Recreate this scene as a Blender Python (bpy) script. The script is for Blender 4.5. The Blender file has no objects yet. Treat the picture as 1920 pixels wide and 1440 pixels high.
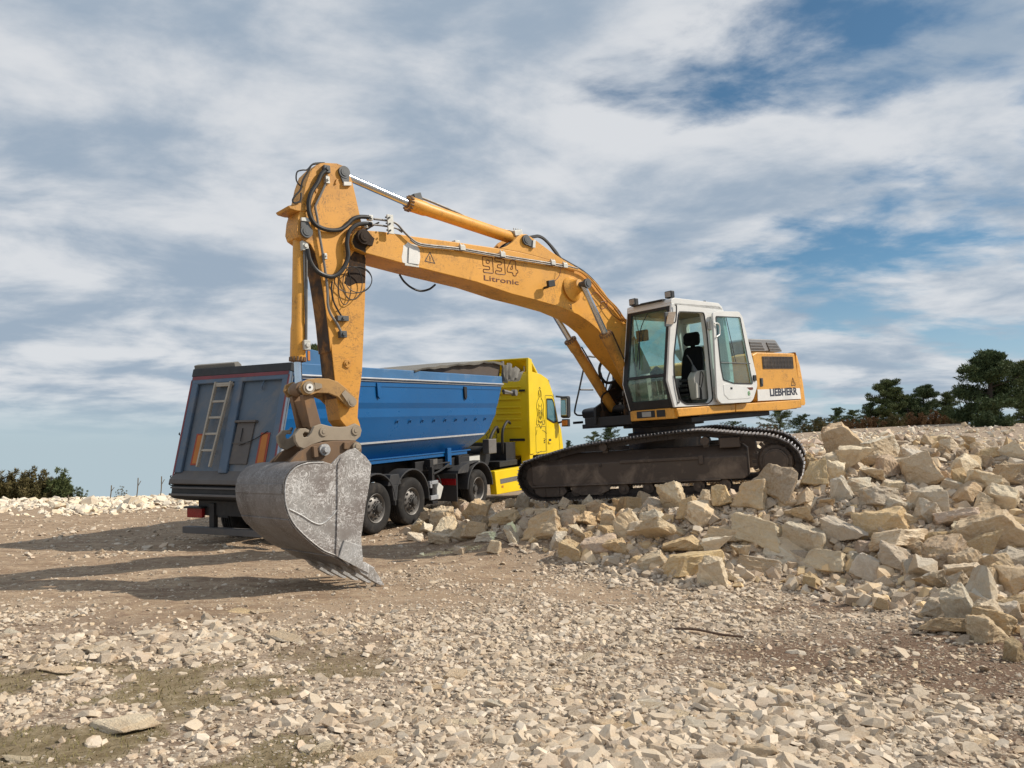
import bpy, bmesh, math, random
import numpy as np
from mathutils import Vector, Matrix, noise
R_ = math.radians
sc = bpy.context.scene
C = sc.collection
# ------------------------------------------------------------------ camera
FPX, CX, CY, CAMH = 1442.0, 960.0, 720.0, 1.5
PITCH = math.atan(145 / FPX)
cam_d = bpy.data.cameras.new('camera'); cam = bpy.data.objects.new('camera', cam_d); C.objects.link(cam)
cam.location = (0, 0, CAMH); cam.rotation_euler = (math.pi / 2 + PITCH, 0, 0)
cam_d.sensor_width = 36; cam_d.lens = 36 * FPX / 1920; cam_d.clip_end = 3000; cam_d.clip_start = .05
sc.camera = cam
sc.view_settings.view_transform = 'Standard'; sc.view_settings.look = 'None'
sc.view_settings.exposure = -0.14; sc.view_settings.gamma = 1
# ------------------------------------------------------------------ sun and sky
SUN_AZ, SUN_EL = R_(3), R_(42)
sd = bpy.data.lights.new('sun', 'SUN'); sd.energy = 5.0; sd.angle = R_(.53); sd.color = (1, .91, .78)
so = bpy.data.objects.new('sun', sd); C.objects.link(so)
sv = Vector((math.cos(SUN_EL) * math.cos(SUN_AZ), math.cos(SUN_EL) * math.sin(SUN_AZ), math.sin(SUN_EL)))
so.rotation_euler = sv.to_track_quat('Z', 'Y').to_euler(); so.location = sv * 40
W = bpy.data.worlds.new('World'); sc.world = W; W.use_nodes = True
def N(t, typ, **kw):
    n = t.nodes.new(typ)
    for k, v in kw.items():
        if k in n.inputs: n.inputs[k].default_value = v
        else: setattr(n, k, v)
    return n
def build_world():
    t = W.node_tree; t.nodes.clear(); L = t.links.new
    out = N(t, 'ShaderNodeOutputWorld'); bg = N(t, 'ShaderNodeBackground'); bg.inputs[1].default_value = .1
    sky = N(t, 'ShaderNodeTexSky', sky_type='NISHITA', sun_disc=False)
    sky.sun_elevation = SUN_EL; sky.sun_rotation = math.pi / 2 - SUN_AZ; sky.altitude = 900; sky.air_density = 1.0; sky.dust_density = .6
    tc = N(t, 'ShaderNodeTexCoord'); sp = N(t, 'ShaderNodeSeparateXYZ'); L(tc.outputs['Generated'], sp.inputs[0])
    zc = N(t, 'ShaderNodeMath', operation='MAXIMUM'); L(sp.outputs[2], zc.inputs[0]); zc.inputs[1].default_value = .015
    cmb = N(t, 'ShaderNodeCombineXYZ'); L(sp.outputs[0], cmb.inputs[0]); L(sp.outputs[1], cmb.inputs[1]); L(zc.outputs[0], cmb.inputs[2])
    L(cmb.outputs[0], sky.inputs['Vector']) if 'Vector' in sky.inputs else None
    za = N(t, 'ShaderNodeMath', operation='ADD'); L(zc.outputs[0], za.inputs[0]); za.inputs[1].default_value = .16
    dx = N(t, 'ShaderNodeMath', operation='DIVIDE'); L(sp.outputs[0], dx.inputs[0]); L(za.outputs[0], dx.inputs[1])
    dy = N(t, 'ShaderNodeMath', operation='DIVIDE'); L(sp.outputs[1], dy.inputs[0]); L(za.outputs[0], dy.inputs[1])
    pc = N(t, 'ShaderNodeCombineXYZ'); L(dx.outputs[0], pc.inputs[0]); L(dy.outputs[0], pc.inputs[1])
    def nz(scale, loc, rot, sc3, detail, dist=0., rough=.55):
        m = N(t, 'ShaderNodeMapping'); L(pc.outputs[0], m.inputs[0]); m.inputs['Location'].default_value = loc
        m.inputs['Rotation'].default_value = (0, 0, R_(rot)); m.inputs['Scale'].default_value = sc3
        n = N(t, 'ShaderNodeTexNoise'); L(m.outputs[0], n.inputs['Vector']); n.inputs['Scale'].default_value = scale
        n.inputs['Detail'].default_value = detail; n.inputs['Distortion'].default_value = dist; n.inputs['Roughness'].default_value = rough
        return n.outputs[0]
    def mr(src, a, b, c=0., d=1.):
        n = N(t, 'ShaderNodeMapRange', interpolation_type='SMOOTHSTEP'); L(src, n.inputs[0])
        for i, v in enumerate((a, b, c, d)): n.inputs[i + 1].default_value = v
        return n.outputs[0]
    big = nz(SKY['s1'], SKY['l1'], SKY['r1'], (1, 1.25, 1), 10, .2, .54)
    fib = nz(SKY['s2'], SKY['l2'], SKY['r2'], (1, 1.6, 1), 12, .25, .6)
    sh = nz(SKY['s3'], SKY['l3'], -118, (1, 1.3, 1), 10, .2, .56)
    mx = N(t, 'ShaderNodeMath', operation='MULTIPLY_ADD'); L(fib, mx.inputs[0]); mx.inputs[1].default_value = .45; L(big, mx.inputs[2])
    cov = mr(mx.outputs[0], SKY['c0'], SKY['c1'])
    # more cover to the left, where the photograph is overcast
    lf = mr(sp.outputs[0], .45, -.3, 0, .23)
    ad = N(t, 'ShaderNodeMath', operation='ADD'); L(mx.outputs[0], ad.inputs[0]); L(lf, ad.inputs[1])
    cov = mr(ad.outputs[0], SKY['c0'], SKY['c1'])
    shade = mr(sh, .36, .64)
    cr = N(t, 'ShaderNodeMix', data_type='RGBA'); L(shade, cr.inputs[0])
    cr.inputs[6].default_value = (3.8, 4.7, 5.8, 1); cr.inputs[7].default_value = (8.0, 8.2, 8.5, 1)
    # horizon whitening
    hz = mr(zc.outputs[0], .0, .26, .85, 0)
    low = mr(sp.outputs[2], .016, .09, 0, .95)
    cf = N(t, 'ShaderNodeMath', operation='MULTIPLY'); L(cov, cf.inputs[0]); L(low, cf.inputs[1])
    hs = N(t, 'ShaderNodeMix', data_type='RGBA'); L(hz, hs.inputs[0]); hs.inputs[7].default_value = (5.1, 6.15, 7.1, 1)
    tint = N(t, 'ShaderNodeMix', data_type='RGBA', blend_type='MULTIPLY'); tint.inputs[0].default_value = 1; L(sky.outputs[0], tint.inputs[6]); tint.inputs[7].default_value = SKY['tint']
    L(tint.outputs[2], hs.inputs[6])
    fm = N(t, 'ShaderNodeMix', data_type='RGBA'); L(cf.outputs[0], fm.inputs[0]); L(hs.outputs[2], fm.inputs[6]); L(cr.outputs[2], fm.inputs[7])
    L(fm.outputs[2], bg.inputs[0]); L(bg.outputs[0], out.inputs[0])
SKY = dict(s1=1.35, l1=(1.3, .4, 0), r1=-121, s2=3.2, l2=(3, 1, 0), r2=-118, s3=1.9, l3=(5, 2, 0), c0=.575, c1=.78, tint=(.66, .92, .95, 1))
build_world()
# ------------------------------------------------------------------ numbers shared by everything
def rotm(y, p, r):
    return Matrix.Rotation(y, 3, 'Z') @ Matrix.Rotation(p, 3, 'Y') @ Matrix.Rotation(r, 3, 'X')
_f = Vector((0, math.cos(PITCH), math.sin(PITCH))); _u = Vector((0, -math.sin(PITCH), math.cos(PITCH))); _o = Vector((0, 0, CAMH))
def ray(px, py): return (Vector((1, 0, 0)) * ((px - CX) / FPX) + _f - _u * ((py - CY) / FPX))
def topx(p):
    q = Vector(p) - _o; d = q.dot(_f); return CX + FPX * q.x / d, CY - FPX * q.dot(_u) / d
def zc_(crop, x, y):
    s, ox, oy = {1: (3.4275, 480, 280), 2: (3, 420, 640), 3: (4.174, 640, 300), 4: (3.6, 960, 440), 5: (4.8, 1140, 540), 6: (3.2, 940, 760), 7: (3.6, 300, 660), 8: (4, 640, 660), 9: (6.54, 1040, 600), 0: (1, 0, 0)}[crop]
    return x / s + ox, y / s + oy
class Frame:
    """a rigid frame (machine, truck, undercarriage) measured off the photograph"""
    def __init__(s, T, M): s.T = Vector(T); s.M = M
    def w(s, p): return s.M @ Vector(p) + s.T
    def tr(s, crop, x, y, v, ax=1):
        px, py = zc_(crop, x, y); d = ray(px, py); n = s.M.col[ax]; e = Vector((0, 0, 0)); e[ax] = v
        t = n.dot(s.T + s.M @ e - _o) / n.dot(d)
        return s.M.transposed() @ (_o + d * t - s.T)
    def tp(s, crop, pts, v, ax=1):
        r = [s.tr(crop, a, b, v, ax) for a, b in pts]
        return [(p.x, p.z) for p in r] if ax == 1 else [(p.y, p.z) for p in r]
# ------------------------------------------------------------------ materials
def principled(name):
    m = bpy.data.materials.new(name); m.use_nodes = True; t = m.node_tree
    return m, t, t.nodes['Principled BSDF']
def ncoord(t, scale=(1, 1, 1), kind='Object'):
    tc = N(t, 'ShaderNodeTexCoord'); mp = N(t, 'ShaderNodeMapping'); t.links.new(tc.outputs[kind], mp.inputs[0]); mp.inputs['Scale'].default_value = scale
    return mp.outputs[0]
def nnoise(t, vec, scale, detail=6, rough=.6, dist=0.):
    n = N(t, 'ShaderNodeTexNoise'); t.links.new(vec, n.inputs['Vector']); n.inputs['Scale'].default_value = scale
    n.inputs['Detail'].default_value = detail; n.inputs['Roughness'].default_value = rough; n.inputs['Distortion'].default_value = dist
    return n.outputs[0]
def nmap(t, src, a, b, c=0., d=1.):
    n = N(t, 'ShaderNodeMapRange'); t.links.new(src, n.inputs[0])
    for i, v in enumerate((a, b, c, d)): n.inputs[i + 1].default_value = v
    return n.outputs[0]
def nmix(t, f, a, b, blend='MIX'):
    n = N(t, 'ShaderNodeMix', data_type='RGBA', blend_type=blend)
    if isinstance(f, (int, float)): n.inputs[0].default_value = f
    else: t.links.new(f, n.inputs[0])
    for i, v in ((6, a), (7, b)):
        if isinstance(v, tuple): n.inputs[i].default_value = (*v, 1) if len(v) == 3 else v
        else: t.links.new(v, n.inputs[i])
    return n.outputs[2]
def nbump(t, src, strength, dist, bs):
    b = N(t, 'ShaderNodeBump'); t.links.new(src, b.inputs['Height']); b.inputs['Strength'].default_value = strength; b.inputs['Distance'].default_value = dist
    t.links.new(b.outputs[0], bs.inputs['Normal']); return b
def paint(name, col, rough=.45, dirt=(.16, .11, .07), amount=.5, scale=1.6, metal=0., bump=.15, fine=14, chips=None, spec=.5, scratch=0.):
    """weathered paint or metal: broad fading, dusty patches, small scuffs"""
    m, t, b = principled(name); v = ncoord(t)
    fade = nmap(t, nnoise(t, v, scale * .6, 4), .3, .7)
    c = nmix(t, fade, tuple(x * .86 for x in col), tuple(min(1, x * 1.08) for x in col))
    n1 = nnoise(t, v, scale, 8, .68, .4); lo = .67 - .24 * amount
    msk = nmap(t, n1, lo, lo + .22)
    c = nmix(t, nmath(t, msk, min(.85, amount * 1.1)), c, dirt)
    n2 = nnoise(t, ncoord(t, (1, 1, 3)), fine, 9, .75, 1.2)
    c = nmix(t, nmath(t, nmap(t, n2, .6, .72), .6 * amount), c, chips or tuple(x * .6 for x in dirt))
    if scratch:
        for k, (sc3, s_) in enumerate((((4, 4, 1.2), 2.6), ((1.2, 2.4, 5), 3.0))):
            tc = N(t, 'ShaderNodeTexCoord'); mp = N(t, 'ShaderNodeMapping'); t.links.new(tc.outputs['Object'], mp.inputs[0]); mp.inputs['Rotation'].default_value = (.4 + k, .9 * k + .5, .6 * k); mp.inputs['Scale'].default_value = sc3
            r = nmath(t, nmath(t, nnoise(t, mp.outputs[0], s_, 5, .65, 1.5), .5, 'SUBTRACT'), 0, 'ABSOLUTE'); r = nmap(t, r, 0, .022, 1, 0)
            r = nmath(t, r, nmap(t, nnoise(t, v, 1.9 + 2 * k, 5, .7), .49, .58)); c = nmix(t, nmath(t, r, scratch), c, chips or dirt)
    t.links.new(c, b.inputs['Base Color']); b.inputs['Metallic'].default_value = metal; b.inputs['Specular IOR Level'].default_value = spec
    rr = nmap(t, n1, .3, .7, rough * .85, min(1, rough * 1.35)); t.links.new(rr, b.inputs['Roughness'])
    if bump: nbump(t, n2, bump, .004, b)
    return m
def nmath(t, src, k, op='MULTIPLY'):
    n = N(t, 'ShaderNodeMath', operation=op); t.links.new(src, n.inputs[0])
    if isinstance(k, (int, float)): n.inputs[1].default_value = k
    else: t.links.new(k, n.inputs[1])
    return n.outputs[0]
def scratched(name, base, bright, rust):
    """bare worn steel with criss-cross scratches, as on a digging bucket"""
    m, t, b = principled(name); v = ncoord(t)
    big = nnoise(t, v, 1.3, 6, .6)
    c = nmix(t, nmap(t, big, .38, .62), base, rust)
    tot = None
    for k, (sc3, s) in enumerate((((5, 5, 1.6), 3.2), ((1.6, 2.6, 5.5), 3.4), ((4, 3, 3.6), 3.6), ((2.2, 5, 2.6), 3.8))):
        tc = N(t, 'ShaderNodeTexCoord'); mp = N(t, 'ShaderNodeMapping'); t.links.new(tc.outputs['Object'], mp.inputs[0])
        mp.inputs['Rotation'].default_value = (.3 + k, .7 * k + .4, .9 * k); mp.inputs['Scale'].default_value = sc3
        n = nnoise(t, mp.outputs[0], s, 3, .5, 1.6)
        r = nmath(t, nmath(t, n, .5, 'SUBTRACT'), 0, 'ABSOLUTE'); r = nmap(t, r, .0, .026, 1, 0)
        r = nmath(t, r, nmap(t, nnoise(t, v, 2.7 + k, 4), .46, .56))
        tot = r if tot is None else nmath(t, tot, r, 'MAXIMUM')
    c = nmix(t, nmath(t, tot, .9), c, bright)
    sp = nnoise(t, v, 30, 8, .8); c = nmix(t, nmap(t, sp, .5, .75, 0, .12), c, bright)
    t.links.new(c, b.inputs['Base Color']); b.inputs['Metallic'].default_value = .35; b.inputs['Roughness'].default_value = .58
    nbump(t, tot, .25, .004, b)
    return m
def glassmat(name, col=(.75, .9, .88), alpha=.72, rough=.03):
    m, t, b = principled(name); out = t.nodes['Material Output']
    tr = N(t, 'ShaderNodeBsdfTransparent'); tr.inputs[0].default_value = (*col, 1)
    gl = N(t, 'ShaderNodeBsdfGlossy'); gl.inputs['Roughness'].default_value = rough; gl.inputs[0].default_value = (.9, .95, 1, 1)
    df = N(t, 'ShaderNodeBsdfDiffuse'); df.inputs[0].default_value = (.42, .47, .42, 1)
    lw = N(t, 'ShaderNodeLayerWeight'); lw.inputs[0].default_value = .5; fr = nmath(t, nmath(t, nmath(t, lw.outputs['Facing'], 3.0, 'POWER'), .45), .035, 'ADD')
    dust = nmap(t, nnoise(t, ncoord(t), 3.5, 8, .7, .5), .4, .75, .02, 1 - alpha)
    m1 = N(t, 'ShaderNodeMixShader'); t.links.new(dust, m1.inputs[0]); t.links.new(tr.outputs[0], m1.inputs[1]); t.links.new(df.outputs[0], m1.inputs[2])
    m2 = N(t, 'ShaderNodeMixShader'); t.links.new(fr, m2.inputs[0]); t.links.new(m1.outputs[0], m2.inputs[1]); t.links.new(gl.outputs[0], m2.inputs[2])
    t.links.new(m2.outputs[0], out.inputs[0]); return m
M_ = {}
M_['yel'] = paint('orange_yellow_paint', (.74, .355, .05), .42, (.34, .18, .06), .5, 1.3, bump=.08, chips=(.12, .06, .03), scratch=.7)
M_['yelstick'] = paint('scuffed_stick_paint', (.71, .335, .05), .48, (.30, .15, .06), .66, 1.5, bump=.1, chips=(.07, .04, .025), scratch=.9)
M_['yelworn'] = paint('worn_yellow_paint', (.60, .29, .05), .5, (.11, .06, .035), .68, 1.8, chips=(.06, .035, .02), scratch=.8)
M_['levery'] = paint('worn_yellow_lever', (.42, .24, .08), .55, (.13, .08, .05), .85, 3.0, chips=(.08, .05, .035), scratch=.9)
M_['rusty'] = paint('rusty_linkage_steel', (.20, .125, .075), .62, (.40, .21, .08), .6, 3.2, metal=.2)
M_['whitep'] = paint('white_cab_paint', (.74, .74, .72), .4, (.45, .41, .35), .3, 1.6, bump=.03)
M_['black'] = paint('black_trim', (.014, .014, .015), .45, (.06, .052, .045), .45, 2.5)
M_['blackbox'] = paint('dark_platform_steel', (.02, .018, .017), .55, (.055, .042, .033), .5, 2.5)
M_['rubber'] = paint('rubber_hose', (.018, .018, .019), .5, (.09, .08, .07), .4, 6)
M_['chrome'] = paint('chromed_rod', (.62, .66, .72), .16, (.4, .4, .42), .1, 6, metal=1., bump=0)
M_['pipe'] = paint('zinc_pipe', (.20, .19, .18), .5, (.2, .17, .13), .4, 9, metal=.35)
M_['pin'] = paint('grey_pin_steel', (.10, .105, .11), .5, (.2, .17, .13), .4, 8, metal=.4)
M_['bolt'] = paint('galvanised_clamp', (.55, .54, .5), .45, (.2, .15, .1), .4, 12, metal=.4)
M_['track'] = paint('dark_track_steel', (.045, .035, .030), .5, (.13, .095, .07), .55, 4, metal=.35)
M_['grouser'] = paint('polished_grouser', (.62, .60, .60), .38, (.16, .13, .11), .45, 9, metal=.6)
M_['underc'] = paint('oily_undercarriage', (.075, .053, .040), .5, (.30, .225, .165), .72, 1.7)
M_['grease'] = paint('greasy_black_stain', (.035, .022, .015), .7, (.24, .12, .045), .62, 3.5, spec=.2)
M_['darkfront'] = paint('dark_stick_front', (.05, .03, .018), .6, (.36, .18, .055), .9, 3.0, spec=.25)
M_['bucket'] = scratched('scratched_bucket_steel', (.33, .315, .30), (.84, .83, .82), (.17, .135, .12))
M_['shell'] = scratched('dull_bucket_back', (.24, .22, .21), (.34, .33, .32), (.12, .1, .09))
M_['tooth'] = scratched('bucket_tooth_steel', (.42, .42, .42), (.75, .75, .75), (.3, .28, .26))
M_['coupler'] = paint('dusty_coupler_paint', (.33, .27, .2), .6, (.14, .10, .075), .55, 3.5)
M_['greyhood'] = paint('grey_engine_cover', (.22, .23, .245), .5, (.3, .29, .27), .25, 2)
M_['letter'] = paint('black_lettering', (.03, .025, .03), .5, (.05, .04, .04), .2, 5)
M_['letterred'] = paint('red_brown_lettering', (.12, .025, .012), .5, (.1, .04, .02), .2, 5)
M_['letterblue'] = paint('blue_black_lettering', (.025, .028, .05), .5, (.2, .2, .2), .25, 9)
M_['decalwhite'] = paint('white_decal', (.78, .77, .74), .5, (.5, .42, .3), .25, 3)
M_['seat'] = paint('black_seat_fabric', (.012, .012, .014), .9, (.03, .03, .03), .3, 8, spec=.1)
M_['consoleg'] = paint('light_grey_console', (.42, .41, .37), .6, (.2, .18, .15), .3, 3)
M_['inner'] = paint('cab_headliner', (.24, .21, .17), .8, (.1, .09, .08), .4, 2)
M_['glass'] = glassmat('greenish_cab_glass', (.76, .90, .87), .85)
M_['lowglass'] = glassmat('dirty_lower_glass', (.62, .74, .68), .45)
M_['mirror'] = paint('mirror_glass', (.8, .8, .8), .05, (.7, .7, .7), .1, 3, metal=1., bump=0)
M_['lampglass'] = paint('lamp_lens', (.32, .31, .29), .2, (.2, .2, .2), .2, 20)
M_['blue'] = paint('blue_tipper_paint', (.006, .105, .31), .28, (.03, .11, .22), .4, .7, bump=.02, spec=.5)
M_['bluerim'] = paint('faded_blue_rim', (.05, .16, .34), .45, (.22, .27, .33), .5, 2.2)
M_['tail'] = paint('dusty_tailgate', (.10, .14, .19), .6, (.23, .215, .20), .8, 1.1)
M_['tailbar'] = paint('dusty_tailgate_rib', (.09, .14, .21), .55, (.24, .22, .205), .7, 1.4)
M_['taillow'] = paint('dusty_bumper_steel', (.13, .12, .115), .7, (.2, .17, .14), .6, 2)
M_['chassis'] = paint('black_chassis', (.02, .02, .022), .5, (.09, .08, .07), .5, 3)
M_['fender'] = paint('dusty_black_mudguard', (.035, .036, .04), .6, (.14, .13, .12), .6, 2.5)
M_['tyre'] = paint('dusty_tyre', (.028, .027, .027), .8, (.105, .095, .085), .6, 5, spec=.2)
M_['rim'] = paint('dirty_wheel_rim', (.20, .19, .18), .5, (.08, .07, .06), .6, 5, metal=.4)
M_['hub'] = paint('dark_wheel_hub', (.05, .048, .046), .55, (.12, .1, .09), .5, 6)
M_['silver'] = paint('silver_rail', (.40, .42, .45), .45, (.3, .31, .33), .4, 6, metal=.3)
M_['stripe'] = paint('white_reflective_stripe', (.6, .63, .67), .4, (.3, .35, .42), .35, 12)
M_['cabyel'] = paint('bright_yellow_cab', (.84, .60, .008), .32, (.55, .38, .03), .32, 1.2, bump=.02)
M_['red'] = paint('red_lens', (.30, .012, .015), .25, (.12, .02, .02), .4, 5)
M_['redtape'] = paint('faded_red_edge', (.22, .05, .06), .6, (.13, .1, .1), .6, 5)
M_['orange'] = paint('faded_orange_marker', (.48, .17, .03), .6, (.2, .13, .1), .5, 5)
M_['redmark'] = paint('red_marker_border', (.34, .06, .03), .6, (.2, .13, .1), .5, 5)
M_['ladder'] = paint('beige_ladder', (.40, .36, .30), .6, (.2, .17, .14), .4, 7)
M_['tarp'] = paint('grey_tarpaulin', (.19, .18, .16), .8, (.10, .09, .08), .4, 2)
M_['tarpin'] = paint('brown_tarp_edge', (.11, .085, .07), .8, (.06, .05, .04), .4, 2)
M_['labelw'] = paint('white_plate', (.6, .6, .57), .6, (.3, .3, .28), .4, 10)
M_['green'] = paint('green_sticker', (.05, .28, .06), .5, (.03, .1, .03), .2, 10)
# ------------------------------------------------------------------ mesh tools
class MB:
    def __init__(s): s.v = []; s.f = []; s.mi = []; s.m = 0
    def add(s, vs, fs):
        o = len(s.v); s.v += [tuple(p) for p in vs]; s.f += [[i + o for i in f] for f in fs]; s.mi += [s.m] * len(fs); return s
    def box(s, a, b, R=None, c=None):
        a = Vector(a); b = Vector(b)
        vs = [Vector((x, y, z)) for x in (a.x, b.x) for y in (a.y, b.y) for z in (a.z, b.z)]
        if R is not None:
            c = Vector(c) if c is not None else (a + b) / 2
            vs = [R @ (p - c) + c for p in vs]
        return s.add(vs, [(0, 1, 3, 2), (4, 6, 7, 5), (0, 4, 5, 1), (2, 3, 7, 6), (0, 2, 6, 4), (1, 5, 7, 3)])
    def prism(s, pts, v0, v1, ax=1):
        n = len(pts)
        def mk(p, v): return (p[0], v, p[1]) if ax == 1 else ((v, p[0], p[1]) if ax == 0 else (p[0], p[1], v))
        return s.add([mk(p, v0) for p in pts] + [mk(p, v1) for p in pts],
                     [list(range(n))[::-1], list(range(n, 2 * n))] + [(i, (i + 1) % n, n + (i + 1) % n, n + i) for i in range(n)])
    def plate(s, outer, holes, v0, v1, ax=1):
        bm = bmesh.new()
        def mk(p, v): return (p[0], v, p[1]) if ax == 1 else ((v, p[0], p[1]) if ax == 0 else (p[0], p[1], v))
        es = []
        for lp in [outer] + holes:
            vs = [bm.verts.new(mk(p, v0)) for p in lp]
            es += [bm.edges.new((vs[i], vs[(i + 1) % len(vs)])) for i in range(len(vs))]
        bmesh.ops.triangle_fill(bm, edges=es, use_beauty=True)
        r = bmesh.ops.extrude_face_region(bm, geom=bm.faces[:]); d = Vector(mk((0, 0), v1 - v0))
        bmesh.ops.translate(bm, verts=[g for g in r['geom'] if isinstance(g, bmesh.types.BMVert)], vec=d)
        bm.verts.index_update(); s.add([v.co[:] for v in bm.verts], [[v.index for v in f.verts] for f in bm.faces]); bm.free(); return s
    def ring(s, rings, closed=True, caps=True):
        n = len(rings[0]); vs = [p for r in rings for p in r]; fs = []
        for k in range(len(rings) - 1):
            for i in range(n if closed else n - 1):
                j = (i + 1) % n; fs.append((k * n + i, k * n + j, (k + 1) * n + j, (k + 1) * n + i))
        if caps and closed: fs += [list(range(n))[::-1], [(len(rings) - 1) * n + i for i in range(n)]]
        return s.add(vs, fs)
    def cyl(s, p0, p1, r, n=20, r2=None, prof=None):
        p0 = Vector(p0); p1 = Vector(p1); d = (p1 - p0); q = d.to_track_quat('Z', 'Y')
        prof = prof or [(0, r), (1, r if r2 is None else r2)]
        return s.ring([[p0 + d * t + q @ Vector((rr * math.cos(a), rr * math.sin(a), 0)) for a in [2 * math.pi * i / n for i in range(n)]] for t, rr in prof])
    def tube(s, pts, r, n=8, smooth=True):
        P = [Vector(p) for p in pts]
        if smooth and len(P) > 2:
            Q = []
            for i in range(len(P) - 1):
                a = P[max(i - 1, 0)]; b = P[i]; c = P[i + 1]; d = P[min(i + 2, len(P) - 1)]
                for k in range(5):
                    t = k / 5; Q.append(.5 * ((2 * b) + (c - a) * t + (2 * a - 5 * b + 4 * c - d) * t * t + (3 * b - a - 3 * c + d) * t ** 3))
            P = Q + [P[-1]]
        rings = []; u = None
        for i, p in enumerate(P):
            d = (P[min(i + 1, len(P) - 1)] - P[max(i - 1, 0)]).normalized()
            if u is None: u = d.orthogonal().normalized()
            else: u = (u - d * u.dot(d)).normalized()
            w = d.cross(u); rings.append([p + (u * math.cos(a) + w * math.sin(a)) * r for a in [2 * math.pi * k / n for k in range(n)]])
        return s.ring(rings)
    def build(s, name, mats, parent=None, frame=None, bev=0, ang=35, seg=2):
        me = bpy.data.meshes.new(name); off = parent_off(parent)
        me.from_pydata([tuple(Vector(p) - off) for p in s.v], [], s.f)
        for m in (mats if isinstance(mats, (list, tuple)) else [mats]): me.materials.append(m)
        if any(s.mi): me.polygons.foreach_set('material_index', s.mi)
        bm = bmesh.new(); bm.from_mesh(me); bmesh.ops.recalc_face_normals(bm, faces=bm.faces); bm.to_mesh(me); bm.free()
        me.polygons.foreach_set('use_smooth', [True] * len(me.polygons)); me.set_sharp_from_angle(angle=R_(ang))
        o = bpy.data.objects.new(name, me); C.objects.link(o)
        if parent: o.parent = parent
        if bev:
            b = o.modifiers.new('bevel', 'BEVEL'); b.width = bev; b.segments = seg; b.limit_method = 'ANGLE'; b.angle_limit = R_(30); b.harden_normals = True
        return o
OFFS = {}
def parent_off(p):
    while p is not None:
        if p.name in OFFS: return OFFS[p.name]
        p = p.parent
    return Vector((0, 0, 0))
def tag(o, label=None, cat=None, group=None, kind=None):
    if label: o['label'] = label
    if cat: o['category'] = cat
    if group: o['group'] = group
    if kind: o['kind'] = kind
    return o
def thing(name, fr, off, label, cat, group=None):
    o = bpy.data.objects.new(name, None); C.objects.link(o); o.empty_display_size = .3
    OFFS[o.name] = Vector(off); o.matrix_world = Matrix.Translation(fr.w(off)) @ fr.M.to_4x4()
    return tag(o, label, cat, group)
def text(s, name, p0, p1, h, nrm, mat, parent, outline=0, depth=.002, bold=.03):
    """lettering on a surface: baseline from p0 to p1, nrm = outward normal"""
    cu = bpy.data.curves.new(name, 'FONT'); cu.body = s; cu.size = 1; cu.resolution_u = 3
    if outline: cu.fill_mode = 'NONE'; cu.bevel_depth = outline; cu.bevel_resolution = 0; cu.offset = 0
    else: cu.extrude = depth; cu.offset = bold
    tmp = bpy.data.objects.new('tmp', cu); C.objects.link(tmp); bpy.context.view_layer.update()
    me = bpy.data.meshes.new_from_object(tmp.evaluated_get(bpy.context.evaluated_depsgraph_get())); bpy.data.objects.remove(tmp)
    xs = [v.co.x for v in me.vertices]; ys = [v.co.y for v in me.vertices]; x0, x1, y0, y1 = min(xs), max(xs), min(ys), max(ys)
    p0 = Vector(p0); p1 = Vector(p1); X = (p1 - p0); Lx = X.length; X.normalize(); Nn = Vector(nrm).normalized(); Y = Nn.cross(X).normalized()
    off = parent_off(parent)
    for v in me.vertices:
        a = (v.co.x - x0) / (x1 - x0) * Lx; b = (v.co.y - y0) / (y1 - y0) * h
        v.co = p0 + X * a + Y * b + Nn * (v.co.z * (h if outline else 1) + .003) - off
    me.materials.append(mat); o = bpy.data.objects.new(name, me); C.objects.link(o); o.parent = parent; return o
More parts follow.
